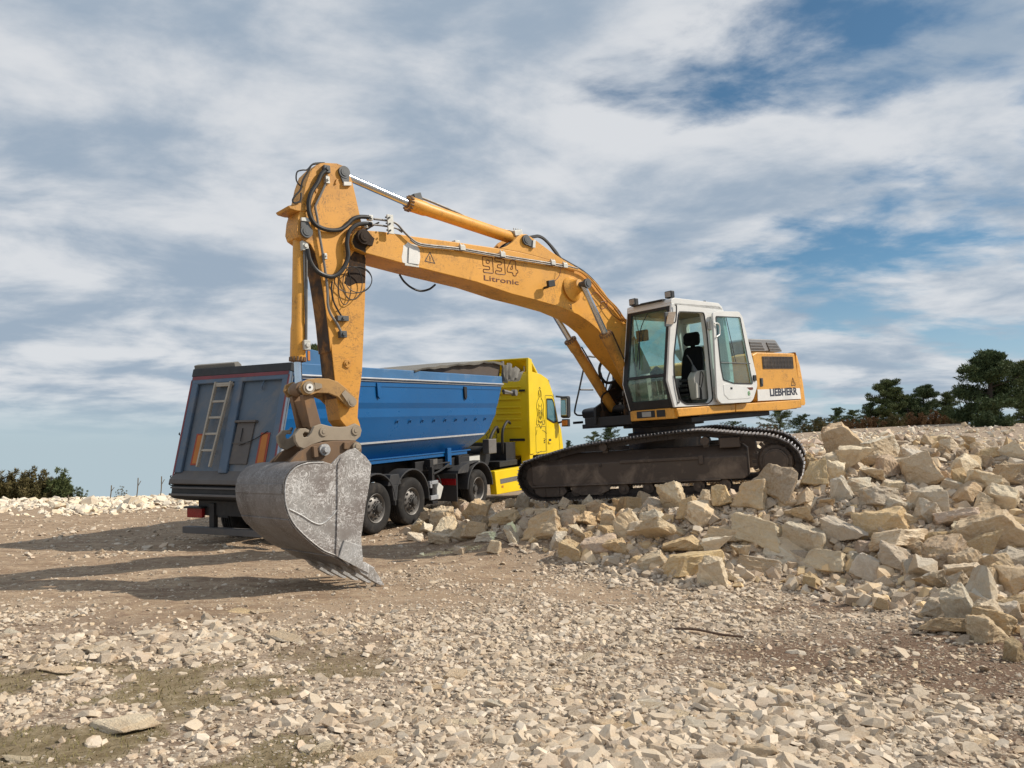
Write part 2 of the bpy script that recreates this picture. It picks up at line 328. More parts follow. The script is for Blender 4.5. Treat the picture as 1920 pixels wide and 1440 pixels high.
# ================================================================== THE EXCAVATOR
EX = Frame((1.9174, 14.2347, 2.2156), rotm(3.8787, .0851, .0146))
UD, UXC, UYC, UHZ = -1.11, -1.383, .045, 1.362
MUl = Matrix.Rotation(UD, 3, 'Z')
def ul(p): return MUl @ Vector((p[0] * .975, p[1], p[2])) + Vector((UXC, UYC, -UHZ))           # undercarriage coordinates -> machine coordinates
class MU(MB):
    def build(s, *a, **k):
        s.v = [tuple(ul(p)) for p in s.v]; return MB.build(s, *a, **k)
def build_undercarriage(root):
    # belt path in the undercarriage plane, read off the near track
    path = [(2.36, .77), (2.0, .86), (1.36, .985), (.22, 1.085), (-.45, 1.125), (-.9, 1.135), (-1.27, 1.085), (-1.7, 1.02), (-2.05, .97), (-2.3, .88),
            (-2.48, .74), (-2.59, .53), (-2.58, .34), (-2.48, .16), (-2.28, .05), (-1.95, .01), (-1.0, .0), (0, .0), (1.0, .0), (1.8, -.01), (2.15, -.01),
            (2.4, .06), (2.57, .22), (2.64, .42), (2.60, .60), (2.50, .72)]
    P = [Vector((a, 0, b)) for a, b in path]; Q = []
    for i in range(len(P)):
        a, b, c, d = P[i - 1], P[i], P[(i + 1) % len(P)], P[(i + 2) % len(P)]
        for k in range(8):
            t = k / 8; Q.append(.5 * ((2 * b) + (c - a) * t + (2 * a - 5 * b + 4 * c - d) * t * t + (3 * b - a - 3 * c + d) * t ** 3))
    L = [0]
    for i in range(len(Q)): L.append(L[-1] + (Q[(i + 1) % len(Q)] - Q[i]).length)
    def at(s_):
        s_ %= L[-1]
        import bisect
        i = min(bisect.bisect_right(L, s_) - 1, len(Q) - 1); t = (s_ - L[i]) / max(1e-6, L[i + 1] - L[i])
        a = Q[i]; b = Q[(i + 1) % len(Q)]; return a.lerp(b, t), (b - a).normalized()
    n = 58; pitch = L[-1] / n
    def belt(y0, y1, name, par):
        m = MU(); ym = (y0 + y1) / 2
        for k in range(n):
            p, d = at(k * pitch); nn = Vector((0, 1, 0)).cross(d); nn = -nn if nn.dot(p - Vector((0, 0, .5))) < 0 else nn
            def q(a, y, h): return p + d * a + nn * h + Vector((0, y, 0))
            def slab(a0, a1, h0, h1, yy0, yy1, dy=0):
                m.add([q(a, y, h) for a in (a0, a1) for y in (yy0, yy1) for h in (h0, h1)], [(0, 1, 3, 2), (4, 6, 7, 5), (0, 4, 5, 1), (2, 3, 7, 6), (0, 2, 6, 4), (1, 5, 7, 3)])
            m.m = 0; slab(-pitch * .47, pitch * .46, -.035, -.008, y0, y1)
            m.m = 1
            for a in (-.36, -.02, .33): slab(pitch * a - .008, pitch * a + .008, -.008, .018 if a else .014, y0 + .012, y1 - .012)
            m.m = 0
            for yy in (ym - .13, ym + .09): slab(-pitch * .5, pitch * .5, -.13, -.035, yy, yy + .04)
            m.cyl(q(-pitch * .5, ym - .15, -.085), q(-pitch * .5, ym + .15, -.085), .028, 8)
            for yy in (y0 + .06, y1 - .08): m.cyl(q(0, yy, -.036), q(0, yy, -.05), .018, 6)
        return m.build(name, [M_['track'], M_['grouser']], par)
    for sgn in (1, -1):
        ya, yb = (.9, 1.5) if sgn > 0 else (-1.5, -.9); yo = 1.5 * sgn; ym = 1.2 * sgn
        bt = belt(ya, yb, 'track_belt', root)
        m = MU()                                                    # side frame: box beam with a sloping top
        o = .22; prof = [(ym + sgn * o, .25), (ym + sgn * o, .64), (ym + sgn * .02, .84), (ym - sgn * .22, .84), (ym - sgn * .22, .25)]
        def X(x, sc_=1.): return [(x, y, .5 + (z - .5) * sc_) for y, z in prof]
        m.ring([X(2.36, .8), X(2.22), X(-1.6), X(-1.68, .8)])
        m.box((2.38, ym + sgn * .2, .235), (-1.2, ym + sgn * .25, .27)) # the guard lip along the bottom edge
        m.box((.6, ym + sgn * .2, .61), (-.86, ym + sgn * .245, .675)); m.box((-.84, ym + sgn * .2, .53), (-.93, ym + sgn * .262, .69))
        m.box((1.0, ym + sgn * .2, .57), (.96, ym + sgn * .25, .64))
        m.box((-1.22, ym + sgn * .14, .79), (-1.58, ym + sgn * .19, .97))
        sf = m.build('side_frame', M_['underc'], root, bev=.015)
        m = MU(); m.prism([(2.34, .23), (1.72, .23), (1.68, .13), (1.78, .05), (2.2, .05), (2.32, .12)], ym - .12, ym + .2 * sgn)
        m.box((2.14, ym + sgn * .2, .06), (2.11, ym + sgn * .22, .26)); m.box((1.86, ym + sgn * .2, .06), (1.83, ym + sgn * .22, .26)); m.build('idler_guard', M_['underc'], root, bev=.01)
        m = MU(); m.cyl((2.16, ym - .12, .47), (2.16, ym + .12, .47), .36, 32); m.cyl((2.16, ym - .2, .47), (2.16, ym + .2, .47), .12, 20); m.build('idler', M_['underc'], bt)
        m = MU(); m.cyl((-2.15, ym - .04, .52), (-2.15, ym + .04, .52), .33, 36)
        for k in range(21):
            a = 2 * math.pi * k / 21; c = Vector((-2.15 + .35 * math.cos(a), ym, .52 + .35 * math.sin(a)))
            m.box(c - Vector((.03, .03, .05)), c + Vector((.03, .03, .05)), Matrix.Rotation(-a + math.pi / 2, 3, 'Y'))
        m.cyl((-2.15, ym, .52), (-2.15, ym + .26 * sgn, .52), .3, 32, prof=[(0, .31), (.6, .30), (.75, .27), (.76, .22), (1, .21)])
        for k in range(16):
            a = 2 * math.pi * k / 16; m.cyl((-2.15 + .255 * math.cos(a), ym + .19 * sgn, .52 + .255 * math.sin(a)), (-2.15 + .255 * math.cos(a), ym + .215 * sgn, .52 + .255 * math.sin(a)), .014, 6)
        m.cyl((-2.15, ym + .24 * sgn, .52), (-2.15, ym + .275 * sgn, .52), .20, 32, prof=[(0, .205), (.6, .205), (.65, .185), (1, .18)])
        m.build('sprocket', M_['underc'], bt)
        for k in range(7):
            x = 1.5 - k * .46; m = MU(); m.cyl((x, ym - .17, .145), (x, ym + .17, .145), .09, 20, prof=[(0, .10), (.25, .10), (.26, .085), (.74, .085), (.75, .10), (1, .10)]); m.cyl((x, ym - .2, .145), (x, ym + .21, .145), .04, 12)
            m.build('track_roller', M_['underc'], bt)
        m = MU(); m.prism([(1.62, .24), (.80, .24), (.86, .13), (1.05, .06), (1.4, .06), (1.56, .13)], ym + .17 * sgn, ym + .2 * sgn); m.build('chain_guide', M_['underc'], root, bev=.008)
        for x in (.91, -.97):
            m = MU(); m.cyl((x, ym - .14, .93), (x, ym + .2 * sgn, .93), .075, 20); m.box((x - .05, ym - .05, .8), (x + .05, ym + .05, .9)); m.build('carrier_roller', M_['underc'], bt)
    m = MU()
    m.cyl((0, 0, .78), (0, 0, 1.12), .72, 40); m.cyl((0, 0, 1.10), (0, 0, 1.36), .62, 40)
    for sx in (1, -1):
        for sy in (1, -1):
            m.ring([[(sx * (.2 + t * .75), sy * (.3 + t * .75) + dx, z) for dx, z in ((-.28, .42), (.28, .42), (.28, .84 - .1 * t), (-.28, .84 - .1 * t))] for t in (0, 1)])
    m.build('centre_frame', M_['underc'], root, bev=.015)
def yz_box(m, x0, x1, y0, y1, z0, z1): return m.box((x0, y0, z0), (x1, y1, z1))
def build_upper(root):
    T5 = lambda pts, Y: EX.tp(5, pts, Y)
    # ---- platform deck and skirts
    m = MB(); m.box((-4.25, -1.40, .0), (-.70, 1.36, .16)); m.box((-.72, -.72, -.05), (.05, .42, .12)); m.cyl((UXC, UYC, -.14), (UXC, UYC, .02), .78, 36)
    m.box((-3.2, -1.3, -.09), (-.5, 1.32, .0))
    pl = m.build('platform', M_['blackbox'], root, bev=.01)
    m = MB(); m.prism(T5([(618, 1082), (1147, 1046), (1147, 1117), (640, 1160)], 1.45), 1.36, 1.45)
    m.box((.0, .50, .0), (.14, 1.36, .19)); m.prism([(-.0, -.0), (.13, .0), (.13, .18), (0, .18)], .46, 1.40)
    sk = m.build('side_skirt', M_['yel'], root, bev=.018)
    m = MB(); m.prism(T5([(1153, 1045), (1735, 1003), (1745, 1075), (1600, 1098), (1153, 1116)], 1.45), 1.30, 1.45); m.build('side_skirt', M_['yel'], root, bev=.018)
    m = MB(); m.box((.12, .62, .045), (.146, 1.02, .165)); m.build('lamp_recess', M_['black'], sk, bev=.004)
    m = MB(); m.box((.14, .74, .06), (.152, .94, .15)); m.build('headlight', M_['lampglass'], sk, bev=.01)
    m = MB(); m.box((.12, 1.06, .045), (.149, 1.24, .165)); m.build('lamp_cover', M_['blackbox'], sk, bev=.004)
    # ---- body behind the cab
    side = T5([(1300, 600), (1342, 577), (1680, 587), (1742, 1000), (1353, 1018)], 1.45)
    m = MB(); m.prism(side, .95, 1.45); m.prism([(-1.85, .17), (-4.24, .17), (-4.17, 1.15), (-2.6, 1.15), (-1.9, 1.05)], -1.42, .85); m.prism([(-2.62, .175), (-4.22, .175), (-4.15, 1.145), (-2.63, 1.145)], .8, 1.40)
    bd = m.build('engine_housing', M_['yel'], root, bev=.03, seg=3)
    m = MB(); m.prism(T5([(1345, 914), (1725, 901), (1736, 998), (1348, 1016)], 1.45), 1.449, 1.4535); m.build('white_band', M_['decalwhite'], bd)
    a = EX.tr(5, 1460, 975, 1.4535); b = EX.tr(5, 1706, 960, 1.4535); text('LIEBHERR', 'lettering', a, b, .155, (0, 1, 0), M_['letterblue'], bd, depth=.001)
    # vent with louvres
    v = T5([(1385, 628), (1668, 630), (1672, 725), (1383, 729)], 1.45); vx0, vx1, vz0, vz1 = -2.87, -4.07, .85, 1.07
    m = MB(); m.box((vx1, 1.44, vz0), (vx0, 1.452, vz1)); g = m.build('vent_grille', M_['black'], bd)
    m = MB()
    for k in range(8): z = vz0 + .018 + k * .026; m.box((vx1 + .015, 1.452, z - .006), (vx0 - .015, 1.464, z + .007))
    for k in range(9): x = vx1 + (vx0 - vx1) * (k + .5) / 9; m.box((x - .004, 1.452, vz0), (x + .004, 1.462, vz1))
    for a_, b_ in (((vx1 - .01, vz0 - .012), (vx0 + .01, vz0)), ((vx1 - .01, vz1), (vx0 + .01, vz1 + .012)), ((vx1 - .012, vz0), (vx1, vz1)), ((vx0, vz0), (vx0 + .012, vz1))): m.box((a_[0], 1.44, a_[1]), (b_[0], 1.462, b_[1]))
    m.build('louvre', M_['underc'], g)
    m = MB(); h = T5([(1365, 810), (1390, 812), (1393, 885), (1368, 887)], 1.45); m.prism(h, 1.45, 1.462); o = m.build('door_handle', M_['black'], bd, bev=.004)
    m = MB(); h = T5([(1371, 820), (1386, 822), (1388, 866), (1373, 866)], 1.45); m.prism(h, 1.46, 1.475); m.build('handle_plate', M_['pin'], o, bev=.004)
    tri(bd, EX, 5, [(1662, 803), (1690, 877), (1648, 878)], 1.4535)
    # counterweight, rounded tail
    cwp = [(-4.24, 1.45), (-4.42, 1.45), (-4.52, 1.41), (-4.60, 1.30), (-4.66, .9), (-4.68, .3), (-4.68, -.3), (-4.66, -.9), (-4.60, -1.30), (-4.52, -1.41), (-4.24, -1.45)]
    rings = []
    for z, k in ((.06, -.02), (.10, .02), (.5, 0), (.9, -.07), (1.1, -.15), (1.16, -.2), (1.175, -.24)):
        rings.append([((x - k if x < -4.3 else x) if True else x, y, z) for x, y in cwp])
    m = MB(); m.ring(rings); m.build('counterweight', M_['yel'], root, bev=.02)
    # grey engine cover with two grilles
    prof = [(EX.tr(5, a, b, .9).x, EX.tr(5, a, b, .9).z) for a, b in ((1290, 572), (1225, 470), (1262, 453), (1500, 462), (1512, 470), (1577, 572))]
    m = MB(); m.prism(prof, -.9, .9); hc = m.build('engine_cover', M_['greyhood'], bd, bev=.03)
    for pp in ([(1268, 486), (1375, 490), (1412, 566), (1280, 566)], [(1422, 492), (1505, 497), (1556, 570), (1452, 568)]):
        q = T5(pp, .9); m = MB(); m.prism(q, .9, .904); g = m.build('cover_grille', M_['black'], hc)
        m = MB(); (ax, az), (bx, bz), (cx_, cz_), (dx_, dz_) = q
        for k in range(13):
            t = (k + .5) / 13; x0 = ax + (bx - ax) * t; z0 = az + (bz - az) * t; x1 = dx_ + (cx_ - dx_) * t; z1 = dz_ + (cz_ - dz_) * t
            m.add([(x0 - .007, .905, z0), (x0 + .007, .905, z0), (x1 + .007, .905, z1), (x1 - .007, .905, z1), (x0 - .007, .918, z0), (x0 + .007, .918, z0), (x1 + .007, .918, z1), (x1 - .007, .918, z1)], [(0, 1, 2, 3), (4, 7, 6, 5), (0, 4, 5, 1), (2, 6, 7, 3), (1, 5, 6, 2), (0, 3, 7, 4)])
        for t in (0, .33, .66, 1):
            x0 = ax + (dx_ - ax) * t; z0 = az + (dz_ - az) * t; x1 = bx + (cx_ - bx) * t; z1 = bz + (cz_ - bz) * t
            m.tube([(x0, .912, z0), (x1, .912, z1)], .008, 6)
        m.build('grille_bar', M_['greyhood'], g)
    # ---- right front box with lamps, tank and the hand rail
    m = MB(); m.prism([(-.69, .12), (-.66, .26), (-.72, .31), (-.95, .335), (-1.9, .335), (-1.9, .12)], -1.45, -.72); m.box((-3.9, -1.45, .3), (-1.9, -1.0, 1.1))
    tb = m.build('toolbox', M_['black'], root, bev=.03)
    m = MB(); m.box((-1.9, -1.44, -.05), (-.74, -.74, .125)); tb2 = m.build('toolbox_base', M_['yelworn'], root, bev=.012)
    for y0, y1, mt in ((-1.36, -1.26, 'black'), (-1.22, -1.05, 'lampglass'), (-.98, -.84, 'lampglass')):
        m = MB(); m.box((-.745, y0 - .02, -.01), (-.73, y1 + .02, .10)); o = m.build('lamp_frame', M_['black'], tb2, bev=.003)
        m = MB(); m.box((-.732, y0, .01), (-.724, y1, .08)); m.build('headlight', M_[mt], o, bev=.003)
    m = MB(); m.prism([(-1.25, .12), (-1.15, .98), (-1.35, 1.06), (-2.2, 1.06), (-2.2, .12)], -.95, -.38); m.build('fuel_tank', M_['yelworn'], root, bev=.03)
    m = MB(); m.box((-1.22, -.95, .86), (-1.13, -.8, 1.02)); m.build('tank_cap', M_['black'], root, bev=.01)
    m = MB(); Y = -1.45
    P = [EX.tr(9, a, b, Y) for a, b in ((575, 458), (470, 452), (408, 450), (380, 500), (343, 655), (300, 860), (247, 1105), (262, 1155), (290, 1168), (345, 1170))]
    m.tube(P, .018, 8); m.tube([EX.tr(9, 315, 855, Y), EX.tr(9, 470, 856, Y)], .016, 8)
    m.tube([EX.tr(9, 575, 458, Y), EX.tr(9, 690, 560, Y), EX.tr(9, 640, 760, Y), EX.tr(9, 600, 1100, Y)], .018, 8); m.build('handrail', M_['black'], root)
    m = MB(); m.box((EX.tr(9, 290, 1155, Y).x - .1, -1.49, .02), (EX.tr(9, 290, 1155, Y).x + .14, -1.42, .07)); m.build('rail_bracket', M_['black'], root, bev=.006)
    # boom foot brackets and dark valve clutter under the boom
    m = MB()
    for s in (1, -1): m.prism([(.1, .0), (-1.3, .0), (-1.15, .85), (-.8, 1.0), (-.5, .8), (-.2, .42), (.08, .3)], s * .42 - .03, s * .42 + .03)
    m.cyl((-.75, -.45, .72), (-.75, .45, .72), .09, 20); m.cyl((-.33, -.62, .26), (-.33, .62, .26), .07, 20)
    m.build('boom_bracket', M_['blackbox'], root, bev=.01)
    m = MB(); rnd = random.Random(4)
    for k in range(12):
        x = rnd.uniform(-.9, .05); y = rnd.choice([-1, 1]) * rnd.uniform(.12, .36); z = rnd.uniform(.1, .45)
        m.tube([(x, y, .05), (x + rnd.uniform(-.1, .15), y + rnd.uniform(-.1, .1), z + .2), (x - .3, y * .8, z + .35)], .018, 7)
        m.box((x - .06, y - .05, .05), (x + .06, y + .05, .05 + z * .6))
    m.build('valve_block', M_['grease'], root, bev=.004)
def tri(par, fr, crop, pts, Y):
    """triangular warning sign: black border, bang in the middle"""
    q = fr.tp(crop, pts, Y); c = (sum(p[0] for p in q) / 3, sum(p[1] for p in q) / 3)
    def sc_(k): return [(c[0] + (p[0] - c[0]) * k, c[1] + (p[1] - c[1]) * k) for p in q]
    m = MB(); m.plate(sc_(1.0), [sc_(.80)], Y, Y + .002)
    h = max(p[1] for p in q) - min(p[1] for p in q); w = h * .035
    m.box((c[0] - w, Y, c[1] - h * .06), (c[0] + w, Y + .002, c[1] + h * .24)); m.box((c[0] - w, Y, c[1] - h * .19), (c[0] + w, Y + .002, c[1] - h * .11))
    return m.build('warning_sign', M_['letter'], par)
def offs(poly, d):
    """inset a 2D polygon by d towards its centroid side"""
    n = len(poly); A = sum(poly[i][0] * poly[(i + 1) % n][1] - poly[(i + 1) % n][0] * poly[i][1] for i in range(n)); s = 1 if A > 0 else -1; r = []
    for i in range(n):
        a = Vector(poly[i - 1]); b = Vector(poly[i]); c = Vector(poly[(i + 1) % n]); e = (b - a).normalized(); f = (c - b).normalized()
        n1 = Vector((-e.y, e.x)) * s; n2 = Vector((-f.y, f.x)) * s; k = n1 + n2; k = k / max(.3, k.dot(n1)) if k.length > 1e-6 else n1
        r.append(tuple(b + k * d))
    return r
def rnd_poly(p, r=.04, n=3):
    out = []; N_ = len(p)
    for i in range(N_):
        a, b, c = Vector(p[i - 1]), Vector(p[i]), Vector(p[(i + 1) % N_]); u = (a - b); v = (c - b); k = min(r, u.length * .45, v.length * .45)
        A = b + u.normalized() * k; Bq = b + v.normalized() * k
        for j in range(n + 1): t = j / n; out.append(tuple(A * (1 - t) ** 2 + b * 2 * t * (1 - t) + Bq * t * t))
    return out
def build_cab(root):
    T5 = lambda pts, Y: EX.tp(5, pts, Y)
    YL, YR = 1.45, .47
    outer = rnd_poly([(.13, .19), (.27, .66), (-.03, 2.0), (-1.50, 2.02), (-1.66, 1.93), (-1.78, .9), (-1.78, .19)], .07)
    hole = rnd_poly(T5([(635, 212), (862, 222), (890, 420), (943, 1000), (905, 1042), (700, 1045), (648, 1010), (592, 770), (592, 600)], YL), .06)
    m = MB(); m.plate(outer, [hole, rnd_poly([(-1.22, .62), (-1.22, 1.84), (-1.56, 1.84), (-1.66, .9), (-1.66, .62)], .04)], YL - .09, YL); m.plate(outer, [rnd_poly([(-.05, .75), (-.12, 1.85), (-1.45, 1.85), (-1.6, .8)], .06)], YR, YR + .05)
    roof = [(-.05, 1.96), (.0, 2.0), (-.02, 2.06), (-.12, 2.09), (-1.48, 2.07), (-1.6, 2.0), (-1.62, 1.94)]
    m.prism(roof, YR, YL)
    m.box((-1.78, YR + .05, .19), (-1.72, YL - .09, 1.05)); m.box((-1.72, YR + .05, 1.8), (-1.62, YL - .09, 1.95))
    m.box((-1.76, YR + .04, 1.0), (-1.64, YR + .12, 1.9)); m.box((-1.76, YL - .17, 1.0), (-1.64, YL - .09, 1.9))
    cab = m.build('cab', M_['whitep'], root, bev=.018, seg=2)
    m = MB(); m.box((-1.74, YR + .06, .2), (.1, YL - .1, .24)); m.box((-1.6, YR + .05, 1.9), (-.06, YL - .09, 1.96)); m.box((-1.7, YR + .052, .24), (-.0, YR + .075, .75)); m.build('cab_lining', M_['inner'], cab)
    rim = hole; m = MB(); m.tube([(x, YL + .002, z) for x, z in rim + [rim[0]]], .013, 6, smooth=False); m.build('door_seal', M_['black'], cab)
    # front: black surround, glass in two panes, dividing bar, white corner post
    def fx(z): return .13 + (z - .19) * (.14 / .47) if z < .66 else .27 - (z - .66) * (.30 / 1.34)
    def fr_rect(y0, y1, z0, z1, t0, t1):
        m = MB(); zs = [z0] + ([.66] if z0 < .66 < z1 else []) + [z1]
        m.ring([[(fx(z) + t0, y0, z), (fx(z) + t0, y1, z), (fx(z) + t1, y1, z), (fx(z) + t1, y0, z)] for z in zs]); return m
    m = MB()
    for a in (fr_rect(YR, YR + .10, .19, 1.98, -.05, .012), fr_rect(YL - .10, YL - .025, .19, 1.98, -.05, .012), fr_rect(YR + .1, YL - .1, .19, .34, -.04, .012), fr_rect(YR + .1, YL - .1, 1.90, 1.99, -.04, .012)): m.add(a.v, a.f)
    m.build('windscreen_frame', M_['black'], cab, bev=.008)
    m = MB(); a = fr_rect(YL - .035, YL + .006, .19, 1.99, -.06, .022); m.add(a.v, a.f); a = fr_rect(YR + .02, YL - .02, 1.95, 2.02, -.03, .022); m.add(a.v, a.f); a = fr_rect(YR - .006, YR + .012, .19, 1.99, -.06, .016); m.add(a.v, a.f); m.build('corner_post', M_['whitep'], cab, bev=.01)
    m = fr_rect(YR + .1, YL - .1, .78, 1.90, -.018, -.012); m.build('windscreen', M_['glass'], cab)
    m = fr_rect(YR + .1, YL - .1, .34, .73, -.018, -.012); m.build('lower_windscreen', M_['lowglass'], cab)
    m = fr_rect(YR + .1, YL - .1, .73, .78, -.03, .012); m.build('windscreen_bar', M_['black'], cab, bev=.006)
    m = MB(); m.tube([(fx(1.88) + .03, .95, 1.88), (fx(1.6) + .035, .82, 1.6), (fx(.95) + .03, .78, .95)], .008, 6); m.tube([(fx(1.45) + .03, .80, 1.45), (fx(.9) + .02, .84, .9)], .012, 6)
    m.tube([(fx(1.9) + .03, .66, 1.90), (fx(1.45) + .035, .83, 1.42)], .006, 6); m.build('wiper', M_['black'], cab)
    m = MB(); m.box((-.25, .75, 2.065), (-.04, 1.25, 2.10)); m.box((-.06, .62, 2.055), (.05, 1.30, 2.075)); m.build('sun_visor', M_['black'], cab, bev=.008)
    # side and rear glass
    m = MB(); m.prism([(-.05, .75), (-.12, 1.85), (-1.45, 1.85), (-1.6, .8)], YR + .02, YR + .026); m.build('side_window', M_['glass'], cab)
    m = MB(); m.box((-1.73, YR + .12, 1.05), (-1.72, YL - .17, 1.82)); m.build('rear_window', M_['glass'], cab)
    # interior
    m = MB(); m.prism(rnd_poly([(-.78, .42), (-.72, .55), (-1.2, .58), (-1.3, .45)], .05), .74, 1.2); s0 = m.build('seat', M_['seat'], cab, bev=.03)
    m = MB(); m.ring([[(x0 + .0, .97 + s * w, z) for x0, s in ((x, -1), (x, 1), (x - .13, .85), (x - .13, -.85))] for x, z, w in ((-1.08, .5, .22), (-1.13, .8, .25), (-1.19, 1.1, .24), (-1.22, 1.27, .19), (-1.23, 1.31, .13))]); m.build('seat_backrest', M_['seat'], s0, bev=.04, seg=3)
    m = MB(); m.ring([[(x0, .97 + s * w, z) for x0, s in ((x, -1), (x, 1), (x - .11, .8), (x - .11, -.8))] for x, z, w in ((-1.2, 1.33, .12), (-1.19, 1.38, .17), (-1.2, 1.52, .17), (-1.22, 1.58, .12))]); m.box((-1.26, .92, 1.25), (-1.24, 1.02, 1.4)); m.build('headrest', M_['seat'], s0, bev=.03, seg=3)
    m = MB(); m.prism(rnd_poly([(-.76, .30), (-1.42, .30), (-1.42, .78), (-1.05, .84), (-.82, .82), (-.70, .70)], .05), 1.16, 1.30); m.prism([(-.70, .33), (-.80, .33), (-.82, .55), (-.72, .62)], 1.30, 1.33); cn = m.build('console', M_['consoleg'], cab, bev=.02)
    m = MB(); m.prism(rnd_poly([(-.72, .32), (-.9, .30), (-.9, .5), (-.74, .6)], .03), 1.305, 1.315); m.tube([(-.86, 1.31, .56), (-.92, 1.31, .80), (-.99, 1.31, .74), (-.9, 1.31, .52)], .008, 6); m.build('console_trim', M_['black'], cn)
    m = MB(); m.cyl((-.85, 1.23, .82), (-.83, 1.22, .93), .055, 14, r2=.02); m.tube([(-.83, 1.22, .92), (-.80, 1.2, 1.02), (-.73, 1.18, 1.12)], .013, 8); m.build('joystick', M_['pin'], cn)
    m = MB(); m.prism(rnd_poly([(-.76, .34), (-1.3, .34), (-1.3, .74), (-.75, .74)], .04), .62, .74); m.cyl((-.8, .68, .72), (-.76, .68, .95), .02, 8); m.build('console', M_['consoleg'], cab, bev=.02)
    m = MB()
    for k in range(5): z = .30 + k * .085; m.box((-1.1, 1.0, z), (-.68, 1.15, z + .045))
    m.build('seat_suspension', M_['black'], s0, bev=.006)
    m = MB(); m.prism(rnd_poly([(-.02, .26), (.02, .8), (-.1, .84), (-.16, .26)], .02), .62, .80); m.box((.0, .95, .26), (.06, 1.2, .42)); m.tube([(-.05, 1.0, .26), (.0, 1.0, .62), (.02, 1.0, .7)], .012, 6); m.tube([(-.05, 1.1, .26), (-.02, 1.1, .6), (.03, 1.13, .68)], .012, 6); m.build('pedal', M_['consoleg'], cab, bev=.006)
    m = MB(); m.prism(rnd_poly([(-.02, 1.42), (-.02, 1.62), (-.10, 1.62), (-.10, 1.42)], .02), .62, .84); m.build('inside_mirror', M_['black'], cab, bev=.01)
    m = MB(); m.tube([(-.1, .54, 1.45), (-.03, .54, 1.5), (-.02, .54, 1.1), (-.05, .54, .8)], .01, 6); m.tube([(-1.32, 1.38, 1.25), (-1.2, 1.38, 1.3), (-1.19, 1.38, .85)], .014, 6); m.build('grab_rail', M_['black'], cab)
    # open door folded back flat along the side
    o_ = rnd_poly(T5([(945, 222), (1000, 208), (1180, 212), (1212, 262), (1335, 780), (1345, 880), (1310, 1000), (1285, 1027), (1020, 1040), (985, 1000)], 1.55), .05)
    h_ = rnd_poly(T5([(966, 252), (1188, 262), (1302, 866), (1130, 862), (1035, 830), (1010, 700)], 1.55), .04)
    m = MB(); m.plate(o_, [h_], 1.51, 1.55); dr = m.build('door', M_['whitep'], cab, bev=.012)
    m = MB(); m.plate(h_, [offs(h_, .018)], 1.552, 1.560); m.build('window_rubber', M_['black'], dr)
    m = MB(); m.prism(offs(h_, .004), 1.525, 1.531); m.build('door_window', M_['glass'], dr)
    m = MB(); a, b = EX.tr(5, 1015, 672, 1.55), EX.tr(5, 1278, 680, 1.55); m.tube([a, b], .011, 6); m.tube([EX.tr(5, 1062, 265, 1.55), EX.tr(5, 1110, 480, 1.55), EX.tr(5, 1150, 665, 1.55)], .007, 6); m.build('window_slide', M_['pin'], dr)
    m = MB(); m.tube([EX.tr(5, a, b, 1.59) for a, b in ((958, 320), (985, 318), (1003, 340), (1006, 405), (998, 425), (975, 440))], .013, 8); m.build('door_handle', M_['whitep'], dr)
    for a, b in ((925, 335), (985, 920)):
        m = MB(); p = EX.tr(5, a, b, 1.5); m.cyl((p.x, 1.5, p.z - .09), (p.x, 1.5, p.z + .09), .025, 10); m.box((p.x - .06, 1.45, p.z - .07), (p.x + .06, 1.49, p.z + .07)); m.build('hinge', M_['bolt'], dr, bev=.004)
    m = MB(); m.prism(offs(T5([(1070, 860), (1290, 890), (1290, 985), (1255, 995), (1085, 1003), (1045, 960), (1035, 870)], 1.55), .0), 1.549, 1.556); m.build('door_panel', M_['whitep'], dr, bev=.004)
    m = MB(); p = EX.tr(5, 1112, 902, 1.56); m.box((p.x - .03, 1.556, p.z - .018), (p.x + .03, 1.564, p.z + .018)); m.prism(T5([(1303, 785), (1325, 785), (1330, 835), (1305, 835)], 1.55), 1.55, 1.575); m.build('door_latch', M_['black'], dr, bev=.003)
    m = MB(); p = EX.tr(5, 1270, 948, 1.56); m.cyl((p.x, 1.556, p.z), (p.x, 1.561, p.z), .042, 20); o = m.build('sticker', M_['green'], dr)
    m = MB(); m.plate([(p.x + .026 * math.cos(a * .5236), p.z + .026 * math.sin(a * .5236)) for a in range(12)], [[(p.x + .019 * math.cos(a * .5236), p.z + .019 * math.sin(a * .5236)) for a in range(12)]], 1.562, 1.563); m.build('sticker_mark', M_['decalwhite'], o)
    m = MB(); m.prism(T5([(1246, 896), (1300, 893), (1304, 912), (1275, 920)], 1.55), 1.556, 1.558); m.build('sticker_mark', M_['letterred'], o)
    # mirror on the corner post, work lamps on the roof
    m = MB(); q = T5([(512, 218), (583, 212), (586, 325), (560, 345), (515, 348)], 1.52); m.prism(q, 1.50, 1.53)
    fl = MB(); R0 = Matrix.Rotation(R_(0), 3, 'Z'); mi = m.build('mirror', M_['pin'], cab, bev=.008)
    cx0 = sum(p[0] for p in q) / 5; cz0 = sum(p[1] for p in q) / 5
    m = MB(); m.add([(x, 1.545 + (z - cz0) * .30, z) for x, z in offs(q, .012)] + [(x, 1.551 + (z - cz0) * .30, z) for x, z in offs(q, .012)], [(0, 1, 2, 3, 4), (9, 8, 7, 6, 5)] + [(i, (i + 1) % 5, 5 + (i + 1) % 5, 5 + i) for i in range(5)]); m.build('mirror_glass', M_['mirror'], mi)
    m = MB(); m.tube([EX.tr(5, a, b, 1.5) for a, b in ((604, 155), (612, 150), (616, 200), (608, 300), (585, 312))], .012, 6); m.tube([EX.tr(5, a, b, 1.47) for a, b in ((600, 780), (615, 900), (640, 1020), (630, 1035))], .012, 6); m.build('hand_rail', M_['black'], cab)
